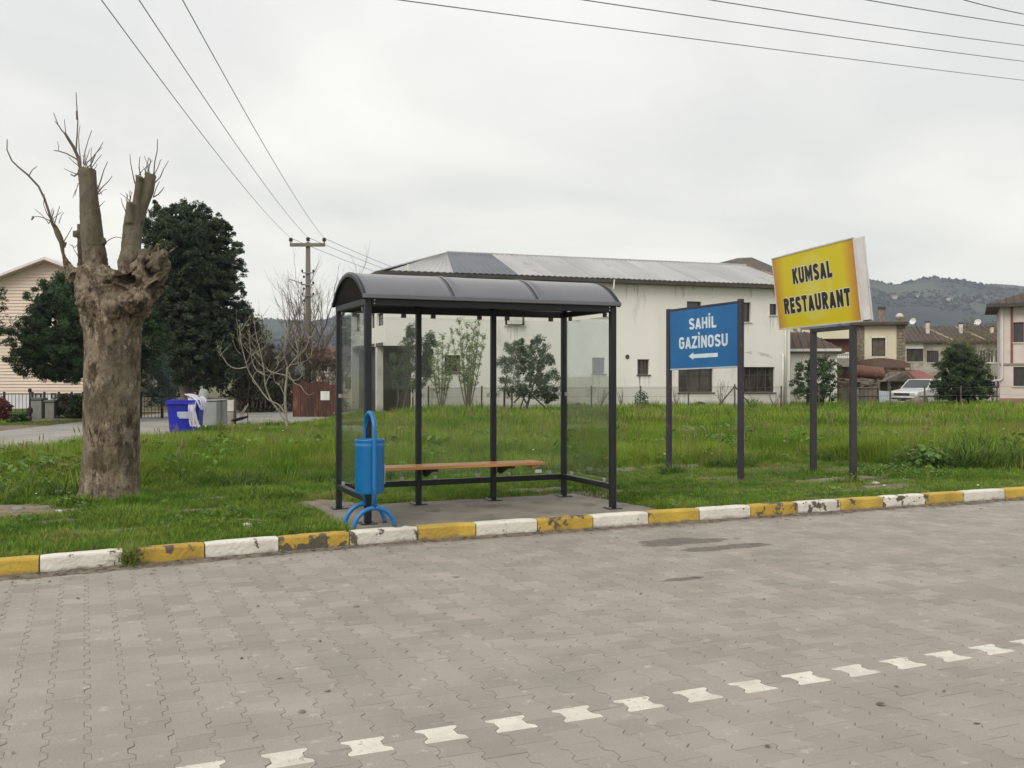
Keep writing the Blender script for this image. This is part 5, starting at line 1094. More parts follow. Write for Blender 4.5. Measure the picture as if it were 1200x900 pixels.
def window(parent, x0, x1, z0, z1, y=0, nx=2, nz=1, fm_=None, pm=None, sill=True, label=None, rec=.10, fw=.05, rot_y=False):
    fm_ = fm_ or dkframe; pm = pm or pane_m; w_ = new_obj('window', None, parent)
    if rot_y: w_.rotation_euler = (0, 0, R(-90)); w_.location = rot_y
    else: w_.location = (0, y, 0)
    mb = MB(); d0, d1 = rec, rec+.06
    mb.box(x0+.002, x1-.002, d0, d1, z0+.002, z0+fw); mb.box(x0+.002, x1-.002, d0, d1, z1-fw, z1-.002)
    mb.box(x0+.002, x0+fw, d0, d1, z0+fw, z1-fw); mb.box(x1-fw, x1-.002, d0, d1, z0+fw, z1-fw)
    for k in range(1, nx): xx = x0 + (x1-x0)*k/nx; mb.box(xx-fw*.4, xx+fw*.4, d0+.005, d1-.005, z0+fw, z1-fw)
    for k in range(1, nz): zz = z0 + (z1-z0)*(.68 if nz == 2 else k/nz); mb.box(x0+fw, x1-fw, d0+.01, d1-.01, zz-fw*.35, zz+fw*.35)
    mb.build('frame', fm_, w_); box('pane', pm, w_, x0+fw*.5, x1-fw*.5, d1-.02, d1-.01, z0+fw*.5, z1-fw*.5)
    if sill: box('sill', fm_ if sill == 2 else stucco_b, w_, x0-.05, x1+.05, -.06, rec-.002, z0-.05, z0-.003)
    if label: w_['label'] = label
    return w_
def corrugated(name, mat, parent, p00, p10, p11, p01, pitch=.25, amp=.032):
    """ridged sheet spanning four corners: bottom left, bottom right, top right, top left; ridges run bottom to top"""
    p00, p10, p11, p01 = map(Vector, (p00, p10, p11, p01)); n = max(4, int((p10-p00).length/pitch)*2); nrm = (p10-p00).cross(p01-p00).normalized()
    if nrm.z < 0: nrm = -nrm
    vs = []
    for k in range(n+1):
        t = k/n; a = p00.lerp(p10, t); b_ = p01.lerp(p11, t); o = nrm*(amp if k % 2 else 0); vs += [a+o, b_+o, a+o-nrm*.03, b_+o-nrm*.03]
    fs = []
    for k in range(n): q = 4*k; fs += [(q, q+4, q+5, q+1), (q+2, q+3, q+7, q+6), (q, q+2, q+6, q+4), (q+1, q+5, q+7, q+3)]
    mb = MB(); mb.add(vs, fs + [(0, 1, 3, 2), (4*n, 4*n+2, 4*n+3, 4*n+1)]); return mb.build(name, mat, parent)

# --- the long white building
BA = R(19.8); BO = Vector((3.83, 44, 0)); be = Vector((math.cos(BA), math.sin(BA), 0)); bn = Vector((-math.sin(BA), math.cos(BA), 0))
wb = thing('white_building', 'long white two-storey building with a grey metal roof behind the field', 'building', BO, BA)
def bs(px, t=0.0):
    u = (px-600)/FX; o = BO + bn*t; return (u*o.y - o.x)/(be.x - u*be.y)
def bz_(px, py, t=0.0): s = bs(px, t); return EYE + (440-py)/FX*(BO + bn*t + be*s).y
S0, S1 = bs(451), bs(926); DP = 7.6; ZF, ZE = bz_(451, 405), 5.80
ZG = -.1
ups = [(592, 615, 352, 381, 2, 1), (805, 822, 353, 377, 1, 1), (862, 880, 354, 377, 1, 1), (902, 911, 356, 369, 1, 1)]
los = [(694, 709, 419, 438, 3, 1), (747, 761, 421, 439, 3, 1), (795, 836, 430, 460, 3, 2), (871, 908, 430, 460, 4, 2), (495, 507, 415, 436, 2, 1), (521, 540, 416, 436, 2, 1)]
def op(q): return (bs(q[0]), bs(q[1]), bz_(q[0], q[3]), bz_(q[0], q[2]))
O_all = [op(q) for q in ups + los]; SG = bs(483); DB = bz_(760, 453)
SP = bs(466)
mb = MB(); facade(mb, SG, S1, DB, ZE, O_all, 0, .25); facade(mb, S0, SG, ZF, ZE, [], 0, .25)
mb.box(S1-.25, S1, .25, DP-.25, ZG, ZE); mb.box(S0, S1, DP-.25, DP, ZG, ZE)
sidews = [(441.5, 449.5, 366, 381), (434, 440, 366, 384), (425, 430, 367, 386), (416, 421.5, 367, 388)]
def side_t(px): # depth along the left end wall
    o = BO + be*S0; u = (px-600)/FX; return (u*o.y - o.x)/(bn.x - u*bn.y)
def side_z(px, py): return EYE + (440-py)/FX*(BO + be*S0 + bn*side_t(px)).y
so = []
for xa, xb, ya, yb in sidews: so.append((side_t(xb), side_t(xa), side_z(xb, yb), side_z(xb, ya)))
mb2 = MB(); facade(mb2, .25, DP-.25, ZF, ZE, so, 0, .25)
# turn the strip so that it forms the left end wall
mb.add([(S0 + y, x, z) for x, y, z in mb2.v], mb2.f)
mb.build('wall', stucco, wb)
mb = MB(); facade(mb, SG, S1 + .01, ZG, DB - .005, O_all, -.012, .25); mb.build('base_wall', stucco_b, wb)
# recess under the overhanging upper floor on the left; colours darkened for its shade
mb = MB(); mb.box(S0, SG, .02, DP-.25, ZF, ZF+.15); mb.box(SG, SG+.25, .26, DP-.25, ZG, ZF-.002); mb.build('soffit', M('soffit_painted_shade', (.10, .095, .085), (.08, .075, .065), 2, .9), wb)
mb = MB(); mb.box(S0+.34, SG, 3.0, 3.2, ZG, ZF); mb.box(S0+.34, S0+.46, 3.2, DP-.25, ZG, ZF-.003); mb.box(SG-.03, SG-.004, .26, 3.0, ZG, ZF-.003); mb.build('recessed_wall', M('recess_painted_shade', (.055, .05, .042), (.035, .032, .028), 1, .9), wb)
t_ = side_t(440); cbox('column', stucco_b, wb, S0+.02, S0+.32, t_-.15, t_+.15, ZG, ZF, c=.02)
box('recessed_door', dkframe, wb, S0+1.3, S0+2.3, 2.93, 2.99, 0, 2.1)
for s_ in (bs(457), bs(463)): pass
for q in ups: a, b_, c_, d_ = op(q); window(wb, a, b_, c_, d_, nx=q[4], nz=q[5], rec=.12)
for q in los: a, b_, c_, d_ = op(q); window(wb, a, b_, c_, d_, nx=q[4], nz=q[5], rec=.12, pm=pane_b if q[0] in (795, 871, 694, 747) else pane_m, sill=2, fw=.06 if q[4] > 2 else .05)
for a, b_, c_, d_ in so:
    w_ = new_obj('window', None, wb); mbw = MB(); x0 = S0+.10
    mbw.box(x0, x0+.05, a, b_, c_, c_+.06); mbw.box(x0, x0+.05, a, b_, d_-.06, d_); mbw.box(x0, x0+.05, a, a+.05, c_+.06, d_-.06); mbw.box(x0, x0+.05, b_-.05, b_, c_+.06, d_-.06); mbw.build('frame', dkframe, w_)
    box('pane', pane_m, w_, x0+.02, x0+.03, a+.02, b_-.02, c_+.02, d_-.02)
# pilasters of the end wall, drain pipes, vent hole, air conditioner
for px in (443.5-3.5, 450.3): 
    t_ = side_t(px); box('pilaster', stucco, wb, S0-.03, S0+.0, t_-.05, t_+.05, ZF, ZE-.3)
for px, z0_, z1_ in ((916.5, .1, bz_(916, 415)), (919.5, .1, 5.5)): MB().tube([(bs(px), -.07, z0_), (bs(px), -.07, z1_)], .045, 8).build('drain_pipe', whframe, wb, smooth=True)
mbv = MB().lathe([(.08, 0), (.10, .01), (.10, .03), (.085, .04)], 16); v_ = mbv.build('vent_pipe', dkframe, wb); v_.location = (bs(735), -.0, bz_(735, 418)); v_.rotation_euler = (R(90), 0, 0)
s_ = bs(594); ac = cbox('air_conditioner', whframe, wb, s_, s_+.62, -.28, -.02, bz_(594, 381)+.03, bz_(594, 369), c=.015)
stain_m = M('run_off_stain', (.56, .54, .48), (.68, .66, .60), 5, .95, stretch=(5, 1, .6))
rq = random.Random(12); mb = MB()
for q in ups + los[:4]:
    a, b_, c_, d_ = op(q)
    for _ in range(5):
        x = rq.uniform(a, b_); w_ = rq.uniform(.015, .05); L_ = rq.uniform(.25, 1.0)
        mb.add([(x-w_, -.0016, c_-.05), (x+w_, -.0016, c_-.05), (x+w_*.7, -.0016, c_-.05-L_*.6), (x, -.0016, c_-.05-L_), (x-w_*.6, -.0016, c_-.05-L_*.5)], [(0, 1, 2, 3, 4)])
for _ in range(18):
    x = rq.uniform(S0+.2, S1-.2); w_ = rq.uniform(.02, .08); L_ = rq.uniform(.15, .8); mb.add([(x-w_, -.0012, ZE-.06), (x+w_, -.0012, ZE-.06), (x+w_*.5, -.0012, ZE-.06-L_*.7), (x-.01, -.0012, ZE-.06-L_), (x-w_*.7, -.0012, ZE-.06-L_*.5)], [(0, 1, 2, 3, 4)])
mb.build('water_stains', stain_m, wb, kind='stuff')
mb = MB(); pts = [(bs(px), bz_(px, py)) for px, py in ((872, 413), (882, 411), (893, 413), (904, 416), (911, 418.5), (905, 420), (893, 417), (880, 415))]; mb.add([(x, -.0014, z) for x, z in pts], [tuple(range(8))]); mb.build('plaster_scar', M('bare_plaster', (.55, .52, .46), (.76, .74, .68), 4, .95, ramp=(.45, .55)), wb)
# roof: hipped on the left, gabled on the right
EV = .45; ZR = 7.32; zf = ZE + .02; sl = bs(523, 4.0); sr = 10.3; T2 = 3.9
e0, e1 = S0 - .35, S1 + .25; f0 = -EV; r0_ = (sl, T2, ZR); r1_ = (sr, T2, ZR - .02)
def onfront(s_):  # sheets between eave and ridge along the front slope
    return (s_, f0, zf + .1)
def lerp3(a, b_, t): return tuple(a[i]*(1-t)+b_[i]*t for i in range(3))
edges = [(bs(513, 3.8), bs(528)), (bs(575, 3.9), bs(603.5))]
sa = edges[0][1]; sb = edges[1][1]; ra = sl; rb = bs(576, 3.9)
corrugated('roof_sheet', sheet_l, wb, (e0+.45, f0, zf+.1), (sa, f0, zf+.1), (ra, T2, ZR), (ra-.02, T2, ZR-.01))
corrugated('roof_sheet_dark', sheet_d, wb, (sa+.01, f0, zf+.1), (sb, f0, zf+.1), (rb, T2, ZR), (ra+.01, T2, ZR))
nsh = 8; 
for k in range(nsh):
    t0, t1_ = k/nsh, (k+1)/nsh; a = sb + (e1-sb)*t0 + .012; b_ = sb + (e1-sb)*t1_; a2 = rb + (sr-rb)*t0 + .012; b2 = rb + (sr-rb)*t1_; dz_ = rnd.uniform(-.006, .012)
    corrugated('roof_sheet', sheet_l, wb, (a, f0-.01+rnd.uniform(-.02, .02), zf+.1+dz_), (b_, f0, zf+.1+dz_), (b2, T2, ZR+dz_), (a2, T2, ZR+dz_))
corrugated('roof_sheet', sheet_l, wb, (e0, DP+.3, zf+.1), (e0, f0+.3, zf+.1), (ra-.03, T2, ZR-.01), (ra-.03, T2+.05, ZR-.01))
corrugated('roof_sheet', sheet_l, wb, (e1, DP+.35, zf+.1), (e0, DP+.35, zf+.1), (ra, T2+.02, ZR-.01), (sr, T2+.02, ZR-.01))
mb = MB(); mb.tube([(ra, T2, ZR+.02), (sr, T2, ZR+.02)], .06, 6); mb.build('ridge_cap', sheet_l, wb)
mb = MB(); mb.box(e0+.1, e1-.03, f0+.03, -.002, ZE-.04, ZE+.03); mb.box(e0+.1, e1-.05, f0-.015, f0+.028, ZE-.055, ZE+.09); mb.box(e0, e0+.09, f0, DP+.2, ZE-.06, ZE+.09); mb.build('eave_board', fascia, wb)
mb = MB(); mb.add([(S1-.02, 0, ZE-.02), (S1-.02, DP, ZE-.02), (S1-.02, T2, ZR-.12), (S1-.22, 0, ZE-.02), (S1-.22, DP, ZE-.02), (S1-.22, T2, ZR-.12)], [(0,1,2), (3,5,4), (0,2,5,3), (1,4,5,2), (0,3,4,1)]); mb.build('gable', stucco, wb)
mb = MB(); mb.tube([(e1-.02, f0, zf+.07), (sr+.02, T2, ZR)], .07, 4); mb.build('verge_board', M('verge_rust', (.20, .12, .085), (.15, .09, .07), 3, .8), wb)
MB().tube([(bs(478, -.3), f0+.1, ZE+.1), (bs(478, -.3), f0+.1, ZE+.42)], .04, 6).build('roof_vent', whframe, wb)
MB().tube([(bs(717, -.3), f0-.03, ZE-.35), (bs(718, -.3), f0-.03, ZE+.08)], .035, 6).build('roof_vent', whframe, wb)

# --- roof of the house rising behind it
rh = thing('rear_house', 'dark tiled hip roof over a cream wall rising behind the white building', 'building', at(880, 440, 60)); rh.location.z = 0
def rp(px, py, d=60, dy=0.0): v = at(px, py, d) - rh.location; return (v.x, dy, v.z)
zr_ = rp(880, 301.5, 63)[2]; ze_ = rp(832, 312.5)[2]; zq = rp(945, 331)[2]
mb = MB(); xl_, xr_ = rp(828, 300)[0], rp(945, 300)[0]; xm0, xm1 = rp(864, 300, 63)[0], rp(881, 300, 63)[0]
mb.add([(xl_, -.5, ze_), (xr_, -.5, zq), (xm1, 3, zr_), (xm0, 3, zr_-.05), (xl_, 7, ze_), (xr_, 7, zq)], [(0, 1, 2, 3), (4, 3, 2, 5), (0, 3, 4), (1, 5, 2), (0, 4, 5, 1)]); mb.build('roof', M('roof_tiles_grey', (.10, .092, .075), (.07, .062, .05), 3, .9, .6, 8, c3=(.17, .155, .12), s3=5, r3=(.55, .65)), rh)
mb = MB(); mb.box(rp(838, 0)[0], rp(938, 0)[0], 0, 6.4, 0, zq-.02); mb.add([(rp(872, 0)[0], -.02, zq-.02), (rp(938, 0)[0], -.02, zq-.02), (rp(876, 0)[0], -.02, rp(0, 311)[2]), (rp(872, 0)[0], .3, zq-.02), (rp(938, 0)[0], .3, zq-.02), (rp(876, 0)[0], .3, rp(0, 311)[2])], [(0, 1, 2), (3, 5, 4), (0, 2, 5, 3), (1, 4, 5, 2)])
mb.build('wall', M('cream_plaster', (.62, .54, .42), (.55, .48, .37), 1, .9), rh)

# --- simple houses built of plain walls, openings and a tiled roof
def house(name, label, px0, px1, py_top, d, wins, wall_m, roof_py=None, over=.5, depth=7, roof_m=None, base_z=-.05, ridge=None, cat='house', hip=True, floor_line=None, rz=0):
    o = thing(name, label, cat, at(px0, 440, d), R(rz)); o.location.z = base_z; ox = o.location.x; ec, es = math.cos(R(rz)), math.sin(R(rz))
    def lx(px): u = (px-600)/FX; return (u*d - ox)/(ec - u*es)
    def lz(py): return EYE + (440-py)/FX*d - base_z
    x1 = lx(px1); zt_ = lz(py_top); ops = [(lx(a), lx(b_), lz(d_), lz(c_)) for a, b_, c_, d_, *_ in wins]
    mb = MB(); facade(mb, 0, x1, 0, zt_, ops, 0, .2); mb.box(0, .2, .2, depth-.2, 0, zt_); mb.box(x1-.2, x1, .2, depth-.2, 0, zt_); mb.box(0, x1, depth-.2, depth, 0, zt_); mb.build('wall', wall_m, o)
    for q in wins:
        ex_ = q[4] if len(q) > 4 else {}; window(o, lx(q[0]), lx(q[1]), lz(q[3]), lz(q[2]), **ex_)
    if roof_py is not None:
        rz_ = lz(roof_py); rx0, rx1 = (lx(ridge[0]), lx(ridge[1])) if ridge else (depth/2 if hip else -over, x1-depth/2 if hip else x1+over)
        a, b_, c_, e = (-over, -over, zt_), (x1+over, -over, zt_), (x1+over, depth+over, zt_), (-over, depth+over, zt_)
        m_ = depth/2; mb = MB(); th_ = .14
        mb.add([a, b_, c_, e, (rx0, m_, rz_), (rx1, m_, rz_), (a[0], a[1], zt_-th_), (b_[0], b_[1], zt_-th_), (c_[0], c_[1], zt_-th_), (e[0], e[1], zt_-th_)],
               [(0, 1, 5, 4), (1, 2, 5), (2, 3, 4, 5), (3, 0, 4), (6, 7, 1, 0), (7, 8, 2, 1), (8, 9, 3, 2), (9, 6, 0, 3), (6, 9, 8, 7)]); mb.build('roof', roof_m or tile_m, o)
        # courses of tiles as low ribs down the front slope
        mb = MB(); nr = int((x1+2*over)/.35)
        for k in range(nr):
            t = (k+.5)/nr; xb = a[0] + (b_[0]-a[0])*t
            xt = min(max(xb, rx0), rx1); f = 1.0
            if xb < rx0: f = (xb-a[0])/(rx0-a[0])
            elif xb > rx1: f = (b_[0]-xb)/(b_[0]-rx1)
            mb.tube([(xb, -over, zt_+.02), (xb, -over + (m_+over)*f, zt_+(rz_-zt_)*f+.02)], .045, 4)
        mb.build('tile_ribs', roof_m or tile_m, o, kind='stuff')
    return o, lx, lz
WF = dict(nx=2, fm_=whframe)
pinkw = M('pinkish_stucco', (.66, .58, .535), (.58, .51, .47), 1, .9, .2, 14, c3=(.40, .34, .31), s3=1.3, r3=(.60, .76))
o, lx, lz = house('pink_house', 'pinkish white house with red-brown trim and dark roof at the right edge', 1172, 1330, 357, 50, [(1187.5, 1200, 378, 401.5, dict(nx=2, rec=.1)), (1187.5, 1205, 430, 452.5, dict(nx=3, rec=.1)), (1235, 1250, 378, 401), (1235, 1250, 430, 452)], pinkw, 326, over=.62, depth=6, rz=-25)
trim = M('red_brown_trim', (.26, .085, .07), (.20, .07, .06), 3, .8)
mb = MB()
for a in (1184.2, 1200.8, 1231, 1252): mb.box(lx(a), lx(a+3), -.03, -.002, lz(425.5), lz(358))
mb.build('pilaster_band', trim, o)
box('floor_band', M('band_grey', (.33, .27, .25), rough=.9), o, -.05, 7, -.07, -.004, lz(427.6), lz(425.6))
box('plinth', M('plinth_pink', (.36, .19, .17), (.28, .15, .14), 2, .9), o, -.03, 7, -.05, -.002, 0.0, lz(466.5))
MB().tube([(lx(1174.5), -.08, lz(362)), (lx(1174.5), -.08, lz(443)), (lx(1172), -.1, lz(445.5)), (lx(1160), -.1, lz(446.5))], .05, 6).build('drain_pipe', whframe, o)
mb = MB(); mb.box(lx(1172)-.64, 8, -.66, -.60, lz(357)-.15, lz(357)+.02); mb.build('eave_board', fascia, o)

greyw = M('weathered_plaster', (.40, .37, .31), (.30, .275, .235), 1, .9, .3, 10, c3=(.22, .2, .16), s3=2, r3=(.5, .66)); beige = M('beige_plaster', (.50, .45, .34), (.42, .38, .29), 1, .9)
o, lx, lz = house('row_house', 'long two-storey row house with brown hip roof and chimneys behind the parked car', 1060, 1215, 400, 78,
    [(1062.5, 1082, 409, 424, dict(nx=4, rec=.08, pm=pane_b)), (1086, 1100, 411, 425, dict(nx=3, rec=.08)), (1106, 1120, 411, 425, dict(nx=3, rec=.08)), (1148, 1156, 410.5, 425.5, WF), (1157, 1165, 410.5, 425.5, WF), (1166, 1174, 410.5, 425.5, WF), (1160, 1172, 440, 455, WF)], greyw, 380, over=.4, depth=8, ridge=(1050, 1222), rz=-12)
mb = MB(); mb.box(lx(1060), lx(1082), -.03, -.002, lz(408.5), lz(401)); mb.build('white_band', whframe, o)
for a in ((1103, 400), (1141, 400)):
    mb = MB(); mb.tube([(lx(a[0]+12), -.42, lz(a[1])+.06), (lx(a[0]-8), 3.9, lz(381))], .10, 4); mb.build('hip_tiles', M('hip_pale', (.30, .23, .17), rough=.9), o)
for x, y0_, y1_ in ((1093, 377, 386), (1133, 379, 388), (1170, 383, 391)):
    c_ = cbox('chimney', M('chimney_white', (.62, .58, .52), (.5, .46, .4), 3, .9), o, lx(x-2), lx(x+2), 1.8, 2.15, lz(y1_+6), lz(y0_), c=.02); cbox('chimney_cap', fascia, c_, lx(x-2.6), lx(x+2.6), 1.75, 2.2, lz(y0_)+.02, lz(y0_)+.12, c=.01)
for x, y in ((1075, 376), (1152.5, 378)):
    dm_ = MB(); dm_.lathe([(.03, 0), (.14, .03), (.23, .08), (.27, .13), (.255, .13), (.13, .05), (.03, .03)], 14); d_ = dm_.build('satellite_dish', M('dish_white', (.7, .7, .68), rough=.4), o); d_.location = (lx(x), 1.6, lz(y)); d_.rotation_euler = (R(70), 0, R(-35))
    mbp = MB(); mbp.tube([(lx(x)+.1, 1.7, lz(y)-.05), (lx(x)+.5, 1.8, lz(389))], .03, 5); mbp.build('dish_mast', fascia, o)
creamw = M('cream_wall', (.68, .63, .46), (.62, .57, .41), 1, .9, .15, 12)
clad = M('stone_cladding', (.25, .205, .15), (.155, .13, .10), 6, .9, .6, 20, c3=(.34, .29, .22), s3=7, r3=(.56, .62))
o, lx, lz = house('cream_house', 'cream house with stone-clad pillars and a domed chimney beyond the yellow sign', 1000, 1061, 382, 60, [(1021.5, 1037.5, 396.5, 417.5, dict(nx=2, rec=.12, pm=M('window_pane_brown', (.13, .10, .07), (.07, .055, .04), 5, .3)))], creamw, depth=6, rz=-19)
def stones(x0, x1, z0, z1, y0_, parent, s=.26):
    mb = MB(); z = z0; r_ = random.Random(int(x0*100))
    while z < z1 - .05:
        h = s*r_.uniform(.6, .95); x = x0
        while x < x1 - .02:
            w_ = min(s*r_.uniform(.8, 1.6), x1-x); mb.cbox(x+.008, x+w_-.008, y0_-.07+r_.uniform(-.02, .02), y0_-.001, z+.008, min(z+h, z1)-.008, .01); x += w_
        z += h
    return mb.build('stone_facing', clad, parent, kind='stuff')
stones(lx(1000), lx(1013), lz(428), lz(381), 0, o); stones(lx(1050.5), lx(1061), lz(428), lz(381), 0, o); stones(lx(1051), lx(1062), lz(378), lz(371.5), 1.0, o)
box('chimney', clad, o, lx(1051), lx(1062), 1.0, 1.6, lz(383), lz(371.5)); MB().lathe([(.24, 0), (.24, .04), (.215, .13), (.14, .21), (.04, .25)], 14, (lx(1055.5), 1.3, lz(371.3))).build('chimney_dome', M('dome_white', (.56, .54, .48), rough=.8), o, smooth=True)
c_ = cbox('rear_chimney', clad, o, lx(1031), lx(1039), 2.5, 2.9, lz(384), lz(360), c=.02); cbox('rear_chimney_cap', fascia, c_, lx(1030), lx(1040), 2.45, 2.95, lz(359.8), lz(356.5), c=.02)
mb = MB(); mb.cbox(lx(996), lx(1064), -.45, 7.2, lz(382)+.003, lz(378), .03); mb.build('parapet', tile_m, o)
mb = MB(); 
for a, b_, c2, d2 in ((1019.5, 1021.3, 394.5, 419.5), (1037.7, 1039.5, 394.5, 419.5), (1019.5, 1039.5, 394.5, 396.3), (1018.5, 1040.5, 418, 420.5)): mb.box(lx(a), lx(b_), -.05, -.003, lz(d2), lz(c2))
mb.build('window_surround', M('surround_pale', (.74, .70, .60), rough=.8), o)
aw = MB(); aw.prism([(lx(996) + (lx(1066)-lx(996))*k/10, lz(426) + .32*math.sin(math.pi*k/10)) for k in range(11)] + [(lx(1066), lz(431)), (lx(996), lz(431))], 1, -.9, -.08); aw.build('porch_roof', M('porch_tile', (.16, .10, .075), (.12, .08, .06), 5, .9, .4, 12), o)
# annex between the white building and the cream house
o, lx, lz = house('white_annex', 'low white annex with brown tiled roof against the end of the white building', 927, 981, 411, 51, [], stucco, 387, over=.35, depth=5, ridge=(915, 954), rz=-10)
box('eave_board', whframe, o, -.3, lx(984.5), -.40, -.36, lz(412), lz(409))
o, lx, lz = house('balcony_house', 'house with cream gable, red-brown wall and white balcony balusters behind the annex', 950, 1000, 397, 58, [], M('maroon_wall', (.14, .055, .04), (.10, .045, .035), 2, .9), depth=6, rz=-15)
box('cream_fascia', creamw, o, -.5, lx(1000)-.02, -.5, -.05, lz(397.5), lz(387)); 
mb = MB()
for k in range(7): mb.lathe([(.04, 0), (.07, .07), (.035, .17), (.06, .26), (.04, .3)], 8, (lx(979.5+2.2*k), -1.0, lz(421)))
bal = mb.build('balusters', whframe, o); box('balcony_rail', whframe, o, lx(978), lx(995), -1.08, -.92, lz(415.2), lz(413.4)); box('balcony_slab', M('slab_grey', (.28, .26, .22), rough=.9), o, lx(978), lx(996), -1.1, -.002, lz(430), lz(421.2))
# old houses seen left of the white building and through the side glass
o, lx, lz = house('old_house', 'old beige house with brown roof seen through the left side glass of the shelter', 398, 440, 428, 66, [(404, 412, 442, 456, dict(nx=2)), (420, 429, 430, 447, dict(nx=2)), (421, 432, 456, 472, dict(nx=2))], beige, 412, over=.4, depth=6)
o, lx, lz = house('brown_roof_house', 'small house with red-brown tiled roof behind the thicket', 362, 395, 421, 72, [(376, 384, 426, 436, dict(nx=2, fm_=whframe))], M('pale_wall', (.45, .41, .36), (.36, .32, .28), 2, .9), 404, over=.5, depth=6, roof_m=M('roof_tiles_red', (.15, .07, .05), (.10, .055, .04), 3, .9, .4, 10))
# left: gabled house with clapboards
gh = thing('clapboard_house', 'pink clapboard gabled house behind the pines at the left edge', 'house', at(-70, 440, 47)); gh.location.z = -.05
def gx(px): return (px+70)/FX*47
def gzz(py): return EYE + (440-py)/FX*47 + .05
apx, eL, eR = 57, -70, 184; zE = gzz(354.5); zA = gzz(306)
mb = MB(); mb.box(0, gx(eR), .05, 8, 0, zE); mb.add([(0, .05, zE), (gx(eR), .05, zE), (gx(apx), .05, zA), (0, 8, zE), (gx(eR), 8, zE), (gx(apx), 8, zA)], [(0, 1, 2), (3, 5, 4), (0, 2, 5, 3), (1, 4, 5, 2)])
clp = M('clapboard_pink', (.72, .60, .50), (.66, .55, .455), .8, .8, .05, 10); mb.build('wall', clp, gh)
mb = MB(); z = gzz(461.5); step = .155
while z < zA - .05:
    if z < zE: x0_, x1_ = 0, gx(eR)
    else: f = (z-zE)/(zA-zE); x0_, x1_ = gx(apx)*f + .03, gx(eR) + (gx(apx)-gx(eR))*f - .03
    mb.add([(x0_, -.005, z), (x1_, -.005, z), (x1_, .035, z+step), (x0_, .035, z+step), (x0_, .05, z), (x1_, .05, z)], [(0, 1, 2, 3), (0, 4, 5, 1)]); z += step
mb.build('clapboards', clp, gh, kind='stuff')
box('base_wall', M('white_base', (.66, .66, .68), (.58, .58, .6), 2, .8), gh, 0, gx(eR), -.02, .045, 0, gzz(462))
wt = M('verge_white', (.74, .72, .68), (.62, .6, .56), 2, .7)
for s_ in (0, 1):
    xa, xb = (gx(eL)-.5, gx(apx)) if s_ == 0 else (gx(eR)+.5, gx(apx)); za_ = zE - .5*(zA-zE)/gx(apx)
    mb = MB(); mb.add([(xa, -.45, za_+.03), (xb, -.45, zA+.03), (xb, -.45, zA+.16), (xa, -.45, za_+.16), (xa, 8.3, za_+.03), (xb, 8.3, zA+.03), (xb, 8.3, zA+.16), (xa, 8.3, za_+.16)], [(0,1,2,3), (4,7,6,5), (0,4,5,1), (3,2,6,7), (0,3,7,4), (1,5,6,2)]); mb.build('roof', wt, gh)
    mb = MB(); mb.add([(xa, -.50, za_-.03), (xb, -.50, zA-.03), (xb, -.50, zA+.028), (xa, -.50, za_+.028), (xa, -.40, za_-.03), (xb, -.40, zA-.03), (xb, -.40, zA+.028), (xa, -.40, za_+.028)], [(0,1,2,3), (4,7,6,5), (0,4,5,1), (3,2,6,7), (0,3,7,4), (1,5,6,2)]); mb.build('verge_trim', M('verge_brown', (.22, .13, .10), rough=.8), gh)
for px0_, px1_ in ((41.5, 49), (60.5, 66), (88, 95)): window(gh, gx(px0_), gx(px1_), gzz(467), gzz(460.5), nx=1, fm_=dkframe, pm=M('pane_sky', (.5, .52, .54), rough=.2), sill=False, rec=-.10)

# ------------------------------------------------------------------ trees by the white building
def stake(mb, a, b_, r_=.03): mb.tube([a, b_], r_, 5)
e1t = plant('orange_tree', 'dark evergreen tree with two pointed tops, seen through the left glass of the shelter', 'tree', 472, 39)
crown('crown', [(378, 482, 490), (390, 474, 494), (402, 466, 500), (414, 458, 504), (430, 452, 505), (446, 455, 503), (456, 462, 497)], 39, 1.0, dark_m, e1t, nc=125, cr=.17, per=95, leaf=.07, ratio=.45, inner=.15, seed=31, squash=1.25)
crown('crown', [(392, 500, 506), (402, 498, 512), (415, 497, 508), (430, 494, 508)], 39, .4, dark_m, e1t, nc=30, cr=.16, per=80, leaf=.09, ratio=.45, inner=.2, seed=33, squash=1.2)
trunk([(472, 486), (474, 470), (480, 450), (484, 420)], 39, .05, .02, bark_g, e1t); trunk([(464, 486), (467, 468), (466, 448)], 39, .035, .02, bark_g, e1t, name='stem')
